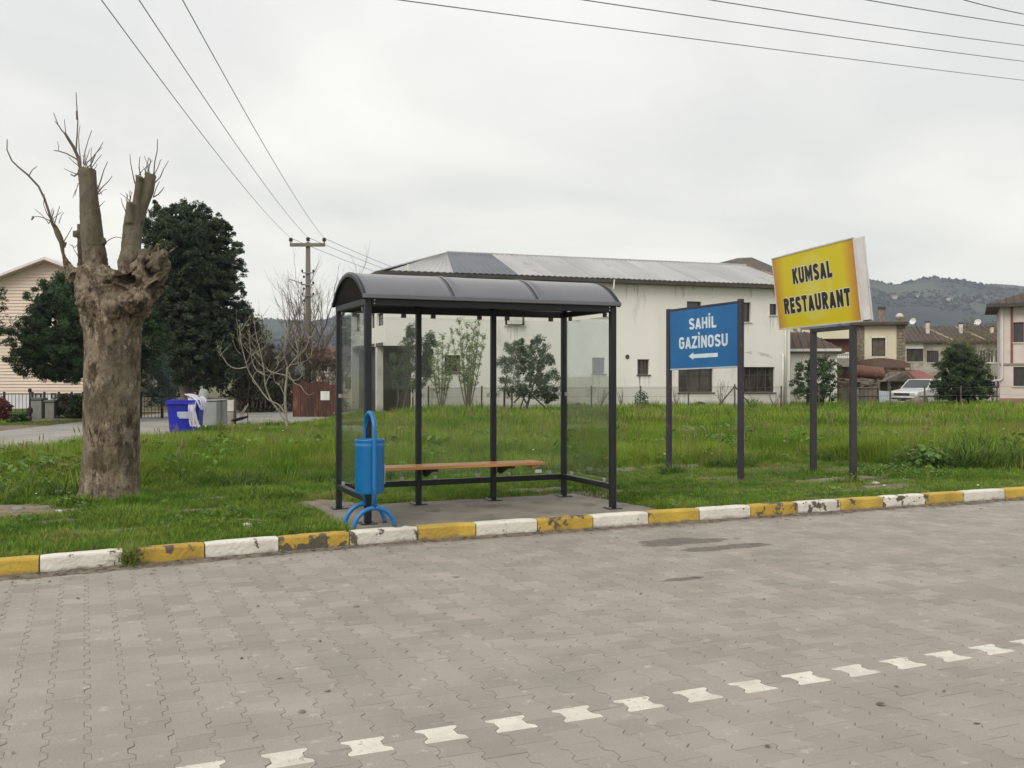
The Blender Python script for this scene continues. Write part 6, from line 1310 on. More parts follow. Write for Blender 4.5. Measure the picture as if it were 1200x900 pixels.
def slim_tree(label, px, d, cols, seed, base=478):
    t = plant('young_tree', label, 'tree', px, d, None, 'young light green trees'); mb = MB(); rq = random.Random(seed); E_ = []
    for x0_, x1_, ytop in cols:
        P_ = [at(px + (x0_-px)*f**.8*.9 + (x1_-x0_)*f, (486 + (ytop-486)*f), d + rq.uniform(-.3, .3)*f) - t.location for f in np.linspace(0, 1, 9)]
        mb.tube(P_, [.028*(1-f)+.006 for f in np.linspace(0, 1, 9)], 5)
        for i in range(3, 9):
            for _ in range(4):
                dv = Vector((rq.gauss(0, 1), rq.gauss(0, 1), rq.uniform(.6, 1.6))).normalized(); L_ = rq.uniform(.18, .5)*(1.15-.08*i); q = [P_[i] + dv*L_*f + Vector((0, 0, .1*f*f)) for f in (0, .5, 1)]
                mb.tube(q, [.008, .005, .003], 3, False)
                for f in np.linspace(.15, 1, 9):
                    for _ in range(2): E_.append(q[0].lerp(q[2], f) + Vector((rq.gauss(0, .035), rq.gauss(0, .035), rq.gauss(0, .035))))
        for f in np.linspace(.3, 1, 60):
            k = min(int(f*8), 7); E_.append(P_[k].lerp(P_[k+1], f*8-k) + Vector((rq.gauss(0, .05), rq.gauss(0, .05), rq.gauss(0, .05))))
    mb.build('branches', bark_g, t); V, F, tt = leaf_np(np.array(E_), .066, .55, rng.random(len(E_))); new_obj('leaves', np_mesh('leaves', V, F, False, tt), t, young_m, kind='stuff')
slim_tree('shorter of two pale green young trees seen through the shelter glass', 517, 38.5, [(508, 505, 420), (514, 512, 406), (520, 519, 398), (524, 526, 412), (528, 531, 425)], 5)
slim_tree('taller pale green young tree in the middle pane of the shelter', 548, 38.2, [(532, 528, 392), (540, 537, 380), (546, 547, 385), (553, 555, 388), (560, 563, 382), (564, 569, 398), (550, 550, 400), (543, 541, 398), (557, 558, 395)], 6)
e2 = plant('orange_tree', 'broad dark green tree held by wooden stakes behind the right shelter pane', 'tree', 620, 38)
crown('crown', [(397, 606, 636), (405, 590, 641), (415, 584, 644), (426, 581, 652), (438, 582, 658), (450, 583, 658), (460, 586, 655), (466, 596, 650)], 38, 1.2, dark_m, e2, nc=210, cr=.16, per=105, leaf=.07, ratio=.45, inner=.15, seed=35, squash=1.05)
crown('crown', [(462, 634, 655), (472, 637, 653)], 38, .3, dark_m, e2, nc=18, cr=.14, per=70, leaf=.085, ratio=.45, inner=.1, seed=36)
trunk([(616, 488), (618, 474), (622, 462), (628, 440)], 38, .06, .03, bark_g, e2); trunk([(618, 474), (612, 464), (606, 450)], 38, .035, .02, bark_g, e2, name='limb'); trunk([(622, 464), (634, 458), (640, 448)], 38, .03, .02, bark_g, e2, name='limb'); trunk([(591, 488), (591, 460), (594, 440)], 38.2, .045, .03, bark_d, e2, name='stem')
mb = MB()
for a, b_ in (((602, 472), (616, 458)), ((609, 480), (616, 460)), ((641, 480), (616, 456)), ((600, 486), (600, 452))): stake(mb, at(*a, 37.6) - e2.location, at(*b_, 37.8) - e2.location)
mb.build('stakes', bark_d, e2)
e3 = plant('laurel_bush', 'dark green rounded bush against the white annex, behind the yellow sign posts', 'bush', 955, 45)
crown('crown', [(417, 968, 974), (424, 936, 982), (432, 932, 985), (442, 927, 986), (452, 925, 985), (462, 925, 983), (470, 930, 980)], 45, 1.1, dark_m, e3, nc=195, cr=.18, per=105, leaf=.075, ratio=.45, inner=.15, seed=37)
mb = MB(); rq = random.Random(5)
for x in (945, 952, 957, 962, 970): stake(mb, at(x, 482, 45) - e3.location, at(x + rq.uniform(-8, 8), 455, 45) - e3.location, .03)
mb.build('stems', bark_d, e3)
mb = MB(); rq = random.Random(6)
for x in (938, 958, 966): branches(mb, at(x, 428, 45) - e3.location, Vector((rq.uniform(-.3, .3), 0, 1)), .6, .012, 2, rq, .6, .2, 3)
mb.build('top_twigs', bark_g, e3)
e4 = plant('evergreen_tree', 'dense dark evergreen tree beside the white car, in front of the row house', 'tree', 1125, 46)
crown('crown', [(404, 1118, 1130), (410, 1104, 1143), (417, 1100, 1146), (423, 1102, 1158), (432, 1093, 1154), (441, 1095, 1163), (450, 1090, 1159), (459, 1096, 1164), (468, 1099, 1154)], 46, 1.3, dark_m, e4, nc=330, cr=.20, per=150, leaf=.065, ratio=.5, inner=.25, seed=38, core=(60, .28))
trunk([(1124, 484), (1123, 468), (1125, 440)], 46, .09, .05, bark_d, e4); trunk([(1134, 484), (1135, 466), (1140, 450)], 46, .05, .03, bark_d, e4, name='stem')
bare_tree('light green budding tree rising behind the dark evergreen', 1140, 62, 5.0, .10, 41, lev=5, spread=.75, k=3, leaves=(willow_m, 3), lsz=.13, name='budding_tree')
bare_tree('brown leafless shrub under the porch roof of the cream house', 1020, 55, 2.9, .05, 43, lev=4, spread=1.0, k=3, name='bare_shrub', cat='shrub')
bare_tree('brown leafless shrub between the cream house and the car shed', 1052, 57, 2.9, .05, 44, lev=4, spread=1.0, k=3, name='bare_shrub', cat='shrub')
for (px, d, h_, sd_, lb_) in ((693+36, 41, 1.2, 51, 'thin bare sapling left of the small window pair'), (790, 41, 1.3, 52, 'thin bare sapling beside the left post of the blue sign'), (846, 41, 1.65, 53, 'bare sapling between the two blue sign posts'), (908, 41, 1.1, 54, 'bare sapling just left of the drain pipes'), (706, 40.5, 1.35, 55, 'bare sapling seen past the right shelter post'), (1163, 46, 1.8, 56, 'twisted bare sapling in front of the pink house')):
    bare_tree(lb_, px, d, h_, .028, sd_, lev=3, spread=.35, k=3, name='sapling', group='bare saplings along the field fence', cat='sapling')
for (px, d, r_, hh, m_, lb_) in ((882, 42, .5, .7, young_m, 'small green bush under the large window right of the blue sign'), (752, 42.5, .35, 1.0, dark_m, 'slim leafy shrub right of the second small window'), (678, 42.0, .6, .45, young_m, 'low bushy growth at the wall foot seen through the right shelter pane'), (820, 42.4, .4, .5, darkb_m, 'low brown weeds under the left large window')):
    t = plant('shrub', lb_, 'shrub', px, d); C = rng.normal(0, 1, (420, 3)); C /= np.linalg.norm(C, axis=1)[:, None]; C *= (rng.random(420)**.4)[:, None]; C = C*np.array([r_, r_*.7, hh*.5]) + np.array([0, 0, hh*.5])
    V, F, tt = leaf_np(C, .10, .45, rng.random(420)); new_obj('leaves', np_mesh('leaves', V, F, False, tt), t, m_, kind='stuff')
    mb = MB(); rq = random.Random(px)
    for _ in range(5): branches(mb, Vector((rq.uniform(-.1, .1), 0, -.02)), Vector((rq.gauss(0, .4), 0, 1)), hh*.45, .012, 1, rq)
    mb.build('stems', bark_g, t)

# wire fence on thin posts in front of the white building and on to the right
wf = thing('wire_fence', 'thin post and wire fence along the far edge of the field', 'fence', at(700, 440, 41.5)); wf.location.z = 0
postm = M('fence_post_dark', (.07, .055, .045), (.11, .09, .07), 4, .85)
fpx = [(484, 40), (502, 40), (564, 40.4), (600, 40.6), (693, 41), (750, 41.3), (807, 41.6), (861, 42), (915, 42.4), (960, 43), (1003, 43.4), (1043, 43.8), (1084, 44), (1126, 44.2), (1168, 44.4), (1210, 44.6)]
tops = []
for k, (px, d) in enumerate(fpx):
    p = at(px, 440, d) - wf.location; z1_ = at(0, 452 if px not in (861, 1168) else 450, d).z; mb = MB(); mb.tube([(p.x, p.y, -.05), (p.x + .02*((k*7) % 3 - 1), p.y, z1_)], .035, 5); mb.build('post', postm, wf); tops.append((p.x, p.y, z1_))
x, y, z_ = tops[7]
for s_, nm in ((-1, 'brace'), (1, 'brace')): MB().tube([(x, y, z_-.1), (x + s_*.95, y, -.02)], .03, 5).build(nm, postm, wf)
for fz in (.92, .62, .32):
    for (a, b_) in zip(tops[:-1], tops[1:]): MB().tube([(a[0], a[1]-.03, a[2]*fz), ((a[0]+b_[0])/2, (a[1]+b_[1])/2-.03, (a[2]+b_[2])/2*fz - .02), (b_[0], b_[1]-.03, b_[2]*fz)], .006, 3, False).build('wire', postm, wf)

# ------------------------------------------------------------------ yard clutter at the right
old_wood = M('weathered_wood', (.20, .17, .13), (.12, .10, .08), 3, .9, .4, 20, stretch=(4, 1, .6), rand=.3)
shd = thing('wooden_shed', 'low weathered plank shed with loose boards on its roof', 'shed', at(1002, 440, 47)); shd.location.z = 0
q = 47/FX
for k in range(5): cbox('plank', old_wood, shd, .02+k*.21, .02+k*.21+.195, .0, .04, 0, 1.05+rnd.uniform(-.04, .04), c=.006)
for z_ in (.25, .62, .98): cbox('batten', old_wood, shd, -.02, 1.10, -.045, -.004, z_, z_+.06, c=.004)
for x in (-.08, 1.10): cbox('post', old_wood, shd, x, x+.08, -.03, .07, 0, 1.35, c=.005)
box('side_wall', old_wood, shd, -.06, -.0, .08, 2.0, 0, 1.1); box('side_wall', old_wood, shd, 1.08, 1.14, .08, 2.0, 0, 1.1); box('back_wall', old_wood, shd, -.06, 1.14, 2.0, 2.06, 0, 1.1)
for k in range(9):
    mb = MB(); T = Matrix.Translation((rnd.uniform(-.3, .3)+.4, .2+.2*k, 1.22+rnd.uniform(0, .16))) @ Matrix.Rotation(rnd.uniform(-.25, .25), 4, 'Z') @ Matrix.Rotation(rnd.uniform(-.04, .18), 4, 'Y')
    mb.cbox(-.8, .8, -.09, .09, -.02, .02, .006, T); mb.build('roof_board', old_wood, shd)
tk = thing('rusty_tank', 'rust red cylindrical tank lying on top of the plank shed', 'tank', at(1000, 440, 48.6)); tk.location.z = 0
rt = M('rusty_tank_metal', (.17, .075, .05), (.115, .055, .04), 2, .8, .2, 12, c3=(.33, .2, .14), s3=3, r3=(.55, .7))
tcx, tz_ = 1.48/2*1.0, at(0, 437.5, 48.6).z
MB().tube([(-.1, .0, tz_+.14), (-.08, 0, tz_+.14), (1.42, 0, tz_-.02), (1.50, 0, tz_-.03)], [.25, .31, .31, .22], 18).build('shell', rt, tk, smooth=False)
for x in (.3, 1.1): MB().tube([(x-.02, 0, tz_+.10-.11*x), (x+.02, 0, tz_+.10-.11*x)], .325, 18).build('band', rt, tk)
for x in (.2, 1.15): cbox('leg', old_wood, tk, x-.05, x+.05, -.2, .2, 0, tz_-.25, c=.006)
sc_ = thing('metal_sheet', 'bluish grey corrugated sheet leaning between the shed and the car', 'metal sheet', at(1031, 440, 46.4), R(-6)); sc_.location.z = 0
corrugated('sheet', M('zinc_sheet', (.36, .39, .42), (.28, .3, .33), 2, .6, .1, 12, metal=.2), sc_, (0, 0, 0), (.55, 0, 0), (.55, .12, .85), (0, .12, .88), .09, .012)
blk_ = thing('concrete_block_wall', 'pale grey concrete slab lying in front of the white car', 'concrete slab', at(1042, 440, 45.5)); blk_.location.z = 0
cbox('slab', M('pale_concrete', (.36, .35, .32), (.27, .26, .24), 3, .9, .3, 14), blk_, 0, .42, 0, .5, 0, .48, c=.03); cbox('slab', MATS['pale_concrete'], blk_, .44, .84, .02, .5, 0, .40, c=.03)
def boulder(name, label, px, d, rx, ry, rz_, mat, seed):
    o = bpy.data.meshes.new(name); bm = bmesh.new(); bmesh.ops.create_icosphere(bm, subdivisions=3, radius=1)
    for v in bm.verts:
        n_ = noise.noise(v.co*1.3 + Vector((seed, 0, 0)))*.35 + noise.noise(v.co*4 + Vector((seed, 0, 0)))*.08; v.co = v.co*(1+n_); v.co = Vector((v.co.x*rx, v.co.y*ry, v.co.z*rz_))
    for f in bm.faces: f.smooth = True
    bm.to_mesh(o); bm.free(); p = at(px, 440, d); p.z = gz(p.x, p.y)
    return new_obj(name, o, None, mat, label=label, cat='rock', loc=p)
earth_m = M('brown_heap', (.20, .15, .11), (.14, .105, .075), 3, .95, .6, 14)
boulder('earth_mound', 'rounded brown heap in front of the white car', 1073, 45.2, .50, .5, .62, earth_m, 3)['category'] = 'heap'
rockm = M('grey_rock', (.27, .25, .22), (.19, .175, .15), 3, .9, .6, 30)
boulder('half_buried_stone', 'grey stone in the grass at the left foot of the pollarded tree', 72, 12.6, .12, .1, .07, rockm, 5)
boulder('stone', 'pale stone lying in the bare earth hole at the left edge', 20, 11.0, .075, .06, .04, rockm, 8)
for px_, py_, r_, lb_ in ((1026, 566, .034, 'white crumpled litter in the grass right of the yellow sign posts'), (70, 599, .028, 'small white scrap in the grass by the trunk'), (290, 616, .035, 'white scrap at the end of a twig near the kerb')):
    d_ = FX*(EYE-.12)/(py_-440); o = boulder('litter', lb_, px_, d_, r_*1.6, r_, r_*.8, M('litter_white', (.62, .62, .58), (.5, .5, .46), 20, .7), px_); o['category'] = 'litter'; o.location.z = .115
b = MB(); p = at(278, 0, FX*1.48/(613-440)); p.z = .15; tt_ = [Vector((0, 0, 0)), Vector((.08, .02, .01)), Vector((.19, .0, .0)), Vector((.26, .03, -.01))]
b.tube(tt_, .004, 5); b.build('fallen_twig', bark_p, None, label='pale fallen twig lying on the verge near the white kerb block', cat='twig', loc=p)
# car shed with red roof
cs = thing('car_shed', 'open shed with a red corrugated roof behind the white car', 'shed', at(1036, 440, 56)); cs.location.z = 0
def cx_(px): return (px-1036)/FX*56
def cz_(py): return EYE + (440-py)/FX*56
redm = M('red_sheet', (.27, .085, .075), (.20, .07, .06), 1.5, .6, .1, 10, c3=(.22, .10, .08), s3=3, r3=(.55, .7))
corrugated('roof_sheet', redm, cs, (cx_(1068), -.3, cz_(447)), (cx_(1103), -.3, cz_(447)), (cx_(1101), 2.6, cz_(434)+.02), (cx_(1060), 2.6, cz_(434)+.02), .2, .03)
mb = MB(); mb.add([(cx_(1036), -.35, cz_(445)), (cx_(1061), -.35, cz_(433.5)), (cx_(1072), -.35, cz_(446)), (cx_(1070), -.35, cz_(448)), (cx_(1061), -.35, cz_(436)), (cx_(1038), -.35, cz_(447)),
    (cx_(1036), -.25, cz_(445)), (cx_(1061), -.25, cz_(433.5)), (cx_(1072), -.25, cz_(446)), (cx_(1070), -.25, cz_(448)), (cx_(1061), -.25, cz_(436)), (cx_(1038), -.25, cz_(447))], [(0,1,4,5), (1,2,3,4), (6,11,10,7), (7,10,9,8), (0,6,7,1), (1,7,8,2), (5,4,10,11), (4,3,9,10)]); mb.build('gable_board', old_wood, cs)
mb = MB(); mb.add([(cx_(1038), 0, cz_(447)), (cx_(1070), 0, cz_(447)), (cx_(1061), 0, cz_(436)), (cx_(1038), 2.4, cz_(447)), (cx_(1070), 2.4, cz_(447)), (cx_(1061), 2.4, cz_(436))], [(0,1,2), (3,5,4), (0,2,5,3)]); mb.box(cx_(1038), cx_(1103), 2.4, 2.5, 0, cz_(447)); mb.build('wall', M('shed_wall', (.13, .12, .105), (.2, .19, .165), 2, .9), cs)
for px in (1040, 1061, 1101): cbox('post', whframe if px == 1061 else old_wood, cs, cx_(px)-.06, cx_(px)+.06, -.25, -.13, 0, cz_(447.5), c=.01)

# ------------------------------------------------------------------ parked cars
carp = M('car_paint_white', (.72, .72, .71), (.64, .64, .63), 1.5, .3, coat=.5); carg = M('car_glass', (.035, .045, .05), (.05, .06, .065), 1, .06, spec=.8); rub = M('tyre_rubber', (.02, .02, .02), rough=.8); chrome = M('car_trim', (.05, .05, .055), rough=.5); lampm = M('headlamp', (.6, .62, .62), rough=.1, spec=.8); rimm = M('rim', (.4, .4, .41), rough=.35, metal=.7)
def make_car(label, loc, rz):
    c = thing('parked_car', label, 'car', loc, rz, None); Lc, Wc = 4.1, 1.62
    prof = [(0.0, .42), (.03, .70), (.12, .80), (1.05, .90), (1.32, .93), (3.98, .93), (4.08, .80), (4.1, .40), (3.75, .26), (.3, .26)]
    def sect(pr, y0_, y1_, inset=0): mb = MB(); mb.prism([(x, z) for x, z in pr], 1, y0_, y1_); return mb
    mb = MB(); n = len(prof); ys_ = [(-Wc/2, .05), (-Wc/2+.06, 0), (Wc/2-.06, 0), (Wc/2, .05)]; vs = []
    for y, ins in ys_: vs += [(Lc/2 + (x-Lc/2)*(1-ins*.35), y, .55 + (z-.55)*(1-ins*1.2)) for x, z in prof]
    fs = [(j*n+i, j*n+(i+1) % n, (j+1)*n+(i+1) % n, (j+1)*n+i) for j in range(3) for i in range(n)] + [tuple(range(n)), tuple(range(4*n-1, 3*n-1, -1))]; mb.add([(x-Lc/2, y, z) for x, y, z in vs], fs); mb.build('body', carp, c)
    top = [(1.15, .93), (1.72, 1.40), (3.45, 1.42), (3.92, .93)]; hb, ht = Wc/2-.06, Wc/2-.19; mb = MB()
    vs = [(x-Lc/2, s_*(hb if z < 1 else ht), z) for s_ in (-1, 1) for x, z in top]; mb.add(vs, [(0,1,2,3), (7,6,5,4), (0,4,5,1), (1,5,6,2), (2,6,7,3)]); mb.build('cabin', carp, c)
    mb = MB(); a = Vector((1.20-Lc/2, 0, .971)); b2 = Vector((1.69-Lc/2, 0, 1.375)); nrm = Vector((-.64, 0, .77))*.012
    mb.add([a + Vector((0, -hb+.07, 0))+nrm, a + Vector((0, hb-.07, 0))+nrm, b2 + Vector((0, ht-.05, 0))+nrm, b2 + Vector((0, -ht+.05, 0))+nrm], [(0,1,2,3)]); mb.build('windscreen', carg, c)
    mb = MB(); mb.add([Vector((3.87-Lc/2, s_*(hb-.08), .98))+Vector((.012, 0, .01)) for s_ in (-1, 1)] + [Vector((3.50-Lc/2, s_*(ht-.06), 1.37))+Vector((.012, 0, .01)) for s_ in (1, -1)], [(0,1,2,3)]); mb.build('rear_window', carg, c)
    for s_ in (-1, 1):
        for xa, xb, xc, xd in ((1.32, 2.42, 2.42, 1.80), (2.50, 3.78, 3.40, 2.50)):
            def yy(z): return s_*(hb + (ht-hb)*(z-.93)/.47 + .006)
            mb = MB(); mb.add([(xa-Lc/2, yy(.98), .98), (xb-Lc/2, yy(.98), .98), (xc-Lc/2, yy(1.35), 1.35), (xd-Lc/2, yy(1.35), 1.35)], [(0,1,2,3)]); mb.build('side_window', carg, c)
        cbox('side_trim', chrome, c, -1.85, 1.85, s_*Wc/2-.012, s_*Wc/2+.012, .52, .58, c=.004); cbox('mirror', chrome, c, -.80, -.68, s_*(Wc/2+.04)-.05, s_*(Wc/2+.04)+.05, .97, 1.07, c=.015)
        cbox('headlight', lampm, c, -2.065, -2.02, s_*.58-.13, s_*.58+.13, .60, .74, c=.01)
        for x in (-1.28, 1.22):
            T = Matrix.Translation((x, s_*(Wc/2-.09), .30)) @ Matrix.Rotation(R(90), 4, 'X'); mb = MB(); mb.lathe([(.18, -.09), (.28, -.09), (.30, -.06), (.30, .06), (.28, .09), (.18, .09)], 18); mb.v = [tuple(T @ Vector(v)) for v in mb.v]; wl_ = mb.build('wheel', rub, c)
            mb = MB(); mb.lathe([(.05, -.095), (.17, -.093), (.18, -.08), (.18, .08), (.17, .093), (.05, .095)], 14); mb.v = [tuple(T @ Vector(v)) for v in mb.v]; mb.build('rim', rimm, wl_)
    cbox('bumper', chrome, c, -2.10, -2.02, -.76, .76, .36, .50, c=.02); cbox('bumper', chrome, c, 2.02, 2.10, -.76, .76, .36, .50, c=.02); cbox('grille', chrome, c, -2.062, -2.03, -.42, .42, .60, .73, c=.006)
    return c
p = at(1082, 440, 50.2); p.z = .0; make_car('white boxy car with its front turned to the left, parked before the red-roofed shed', p, R(38))
p = at(1150, 440, 52.5); p.z = -.05; make_car('white car mostly hidden behind the dark evergreen tree', p, R(8))

# ------------------------------------------------------------------ street corner at the left
def gp(px, py, z=0.0): d = FX*(EYE-z)/(py-440); return Vector(((px-600)/FX*d, d, z))
bb = thing('wheelie_bin', 'large blue refuse container with a pale label, standing at the street corner', 'refuse container', gp(218, 507), R(8)); 
blue2 = M('blue_plastic', (.010, .018, .40), (.008, .014, .30), 2, .45, .05, 20); S_b = bb.location.y/FX
mb = MB(); vs = []
for z, hx, hy in ((.0, .36, .30), (.06, .38, .32), (.84, .43, .40), (.86, .46, .43), (.92, .46, .43)): vs += [(-hx, -hy, z), (hx, -hy, z), (hx, hy, z), (-hx, hy, z)]
fs = [(k*4+i, k*4+(i+1) % 4, k*4+4+(i+1) % 4, k*4+4+i) for k in range(4) for i in range(4)] + [(0, 3, 2, 1), (16, 17, 18, 19)]; mb.add(vs, fs); mb.build('body', blue2, bb)
cbox('rim_band', blue2, bb, -.475, .475, -.445, .445, .80, .855, c=.01)
mb = MB(); mb.prism([(-.20, .60), (.20, .60), (.19, .48), (.12, .41), (-.12, .41), (-.19, .48)], 1, -.392, -.375); mb.v = [(x+.03, y + (.6-z)*.02, z) for x, y, z in mb.v]; mb.build('label_plate', M('label_grey', (.42, .47, .55), (.34, .38, .48), 12, .5), bb)
for s_ in (-1, 1): MB().tube([(s_*.3-.04, .25, .06), (s_*.3+.04, .25, .06)], .06, 10).build('wheel', rub, bb)
bagm = M('white_plastic_bag', (.68, .68, .76), (.58, .58, .68), 3, .4, .3, 12, trans=.2)
pg = thing('plastic_sheet', 'white plastic sheeting spilling over the edge of the blue container', 'plastic bag', bb.location + Vector((.32, -.27, .9))); pg.scale = (.8, .9, .86)
def cloth(w0, pts, folds, seed, yb=0.0):
    mb = MB(); n, m_ = 14, 18; vs = []; rq = random.Random(seed)
    for i in range(m_):
        t = i/(m_-1); k = t*(len(pts)-1); a = min(int(k), len(pts)-2); f = k-a; c0 = Vector(pts[a]).lerp(Vector(pts[a+1]), f); ww = w0[a]*(1-f) + w0[a+1]*f
        for j in range(n):
            s_ = j/(n-1)-.5; vs.append((c0.x + s_*ww, c0.y + .05*math.sin(j*folds+seed+t*3) + rq.uniform(-.015, .015), c0.z + .03*math.cos(j*1.7+t*5) + rq.uniform(-.01, .01)))
    mb.add(vs, [(i*n+j, i*n+j+1, (i+1)*n+j+1, (i+1)*n+j) for i in range(m_-1) for j in range(n-1)]); return mb
cloth([.5, .34, .22, .3, .35], [(-.05, .1, .12), (-.03, -.08, .0), (-.02, -.22, -.3), (.05, -.24, -.65), (.14, -.25, -.83)], 1.9, 1).build('sheet', bagm, pg, smooth=True)
cloth([.25, .42, .34, .15], [(-.25, .1, .20), (.1, .0, .14), (.30, -.1, .0), (.36, -.12, -.30)], 1.4, 2).build('sheet', bagm, pg, smooth=True)
greym = M('grey_container', (.30, .33, .31), (.24, .265, .25), 2, .5, .1, 14, metal=.2)
for x, w_, h_, d0, lb_ in ((245, .62, .80, 30.6, 'grey metal refuse container right behind the blue one'), (256.5, .40, .80, 31.2, 'narrower grey metal container, rightmost of the refuse containers')):
    p = at(x, 440, d0); p.z = 0; g_ = thing('grey_container', lb_, 'refuse container', p, R(5), 'grey containers at the street corner'); cbox('body', greym, g_, -w_/2, w_/2, -.35, .35, .05, h_, c=.02); cbox('lid', greym, g_, -w_/2-.02, w_/2+.02, -.38, .38, h_+.003, h_+.05, c=.015)
    for s_ in (-1, 1): cbox('foot', chrome, g_, s_*w_*.35-.03, s_*w_*.35+.03, -.3, -.24, 0, .05, c=.005)
sk = cloth([.2, .42, .5, .4], [(-.02, .0, .5), (0, 0, .36), (.04, -.05, .15), (.05, -.02, .0)], 2, 4)
sp_ = thing('sack', 'pale green-grey sack slumped on the grey container', 'sack', Vector((at(243, 440, 30.7).x - .08, 30.6, .86))); sp_.scale = (.72, .72, .66)
o = boulder('x', 'x', 245, 30.6, .22, .2, .34, M('sack_cloth', (.33, .37, .33), (.25, .28, .25), 4, .85, .3, 14), 12); o.name = 'cloth'; del o['label']; del o['category']; o.parent = sp_; o.location = (-.02, 0, .16)
MB().tube([(-.05, 0, .40), (-.08, 0, .52), (-.13, 0, .60)], [.06, .04, .09], 8).build('knot', MATS['sack_cloth'], sp_)
p = gp(271, 497); bx_ = thing('meter_box', 'small white box on a dark post beside the street', 'box', p)
cbox('box', M('box_white', (.62, .60, .56), (.5, .48, .45), 3, .6), bx_, -.15, .10, -.06, .08, .42, .80, c=.01); cbox('base', M('box_base', (.36, .30, .27), rough=.9), bx_, -.14, .09, -.04, .06, .0, .40, c=.01); cbox('post', fascia, bx_, .105, .16, -.03, .03, 0, .85, c=.004); cbox('top_strip', M('strip_dark', (.05, .04, .04), rough=.7), bx_, -.10, .05, -.07, .085, .803, .815, c=.002)
p = gp(281, 497); wbw = thing('wheelbarrow', 'tipped dark wheelbarrow lying next to the white box', 'wheelbarrow', p)
mb = MB(); mb.lathe([(.05, 0), (.24, .04), (.30, .16), (.28, .17), (.2, .08), (.05, .04)], 16); T = Matrix.Translation((.02, 0, .12)) @ Matrix.Rotation(R(-15), 4, 'Y') @ Matrix.Scale(.55, 4, (0, 0, 1)); mb.v = [tuple(T @ Vector(v)) for v in mb.v]; mb.build('tray', M('tray_dark', (.03, .022, .025), rough=.7), wbw)
mb = MB(); mb.tube([(-.02, .1, .12), (.12, .1, .40), (.26, .05, .66)], .018, 6); mb.tube([(-.02, -.1, .12), (.10, -.1, .38), (.24, -.12, .60)], .018, 6); mb.build('handle', M('handle_pale', (.33, .29, .24), rough=.8), wbw); mb = MB(); mb.tube([(.26, 0, .0), (.26, 0, .5)], .014, 5); mb.build('leg', fascia, wbw)
# small white notice board on a post
p = gp(381, 486); p = Vector((at(381, 440, 33).x, 33, 0)); nb = thing('notice_board', 'small white notice board on a thin post left of the shelter', 'sign', p)
cbox('board', M('notice_white', (.72, .72, .68), rough=.5), nb, -.15, .15, -.02, .01, at(0, 469, 33).z, at(0, 458.5, 33).z, c=.004); MB().tube([(0, .03, 0), (0, .03, at(0, 444, 33).z)], .014, 5).build('post', fascia, nb); cbox('crossbar', fascia, nb, -.02, .28, .012, .03, at(0, 446, 33).z, at(0, 444, 33).z, c=.003)
# iron fence before the clapboard house
fe = thing('iron_fence', 'black iron railing in front of the clapboard house', 'fence', at(-70, 440, 37)); fe.location.z = 0
ironm = M('iron_black', (.022, .020, .022), rough=.6); z1_ = at(0, 461, 37).z
def fx_(px): return (px+70)/FX*37
mb = MB(); mb.box(0, fx_(190), -.02, .02, z1_-.04, z1_); mb.box(0, fx_(190), -.015, .015, .18, .21); mb.build('rail', ironm, fe)
x = 0
while x < fx_(190): MB().tube([(x, 0, 0), (x, 0, z1_-.03)], .010, 4).build('bar', ironm, fe); x += .135
for px in (-40, 5, 38, 52, 69, 84, 97, 130, 165): cbox('post', ironm, fe, fx_(px)-.035, fx_(px)+.035, -.035, .035, 0, z1_+.06, c=.004)
lp = thing('garden_lamp_post', 'short black lamp post in front of the iron railing', 'lamp post', at(35, 440, 35)); lp.location.z = 0
zl = at(0, 456, 35).z; MB().lathe([(.07, 0), (.07, .1), (.05, .14), (.06, .25), (.10, .28), (.10, .42), (.05, .46), (.03, .5), (.03, zl-.12), (.06, zl-.1), (.06, zl), (.02, zl+.03)], 12).build('post', ironm, lp, smooth=False)
for px, w_, h0, lb_ in ((45, .42, .78, 'pale grey stone gate pillar right of the black lamp post'), (61, .34, .70, 'grey stone pillar with dark top beside the fence shrubs')):
    p = at(px, 440, 36.2); p.z = 0; g_ = thing('stone_pillar', lb_, 'pillar', p); cbox('shaft', M('pillar_stone', (.27, .275, .25), (.2, .205, .185), 2, .9, .3, 12), g_, -w_/2, w_/2, -.2, .2, 0, h0-.10, c=.015); cbox('cap', M('pillar_cap', (.14, .145, .13), rough=.9), g_, -w_/2-.03, w_/2+.03, -.23, .23, h0-.098, h0, c=.02)
def shrub(name, label, px, d, prof, mat, seed, nc=60, cr=.15, leaf=.09):
    t = plant(name, label, 'shrub', px, d); crown('leaves', prof, d, .5, mat, t, nc=nc, cr=cr, per=70, leaf=leaf, inner=.1, seed=seed)
    mb = MB(); rq = random.Random(seed)
    for _ in range(4): branches(mb, Vector((rq.uniform(-.1, .1), 0, -.03)), Vector((rq.gauss(0, .4), 0, 1)), .35, .015, 1, rq)
    mb.build('stems', bark_d, t)
shrub('shrub', 'low green shrub left of the black lamp post', 23, 33.5, [(486, 16, 28), (491, 12, 33), (497, 13, 32)], dark_m, 61, 40, .10)
shrub('shrub', 'dark red shrub at the left edge by the fence', 2, 35, [(468, -10, 6), (478, -14, 11), (490, -12, 9)], red_m, 62, 60, .16)
shrub('shrub', 'dull green shrub growing through the iron railing', 80, 36.4, [(463, 72, 84), (472, 68, 92), (490, 68, 92)], darkb_m, 63, 70, .15)
shrub('shrub', 'dark shrub against the railing just left of the pollarded trunk', 93, 36.0, [(464, 86, 100), (475, 84, 104), (489, 84, 104)], dark_m, 64, 60, .15)
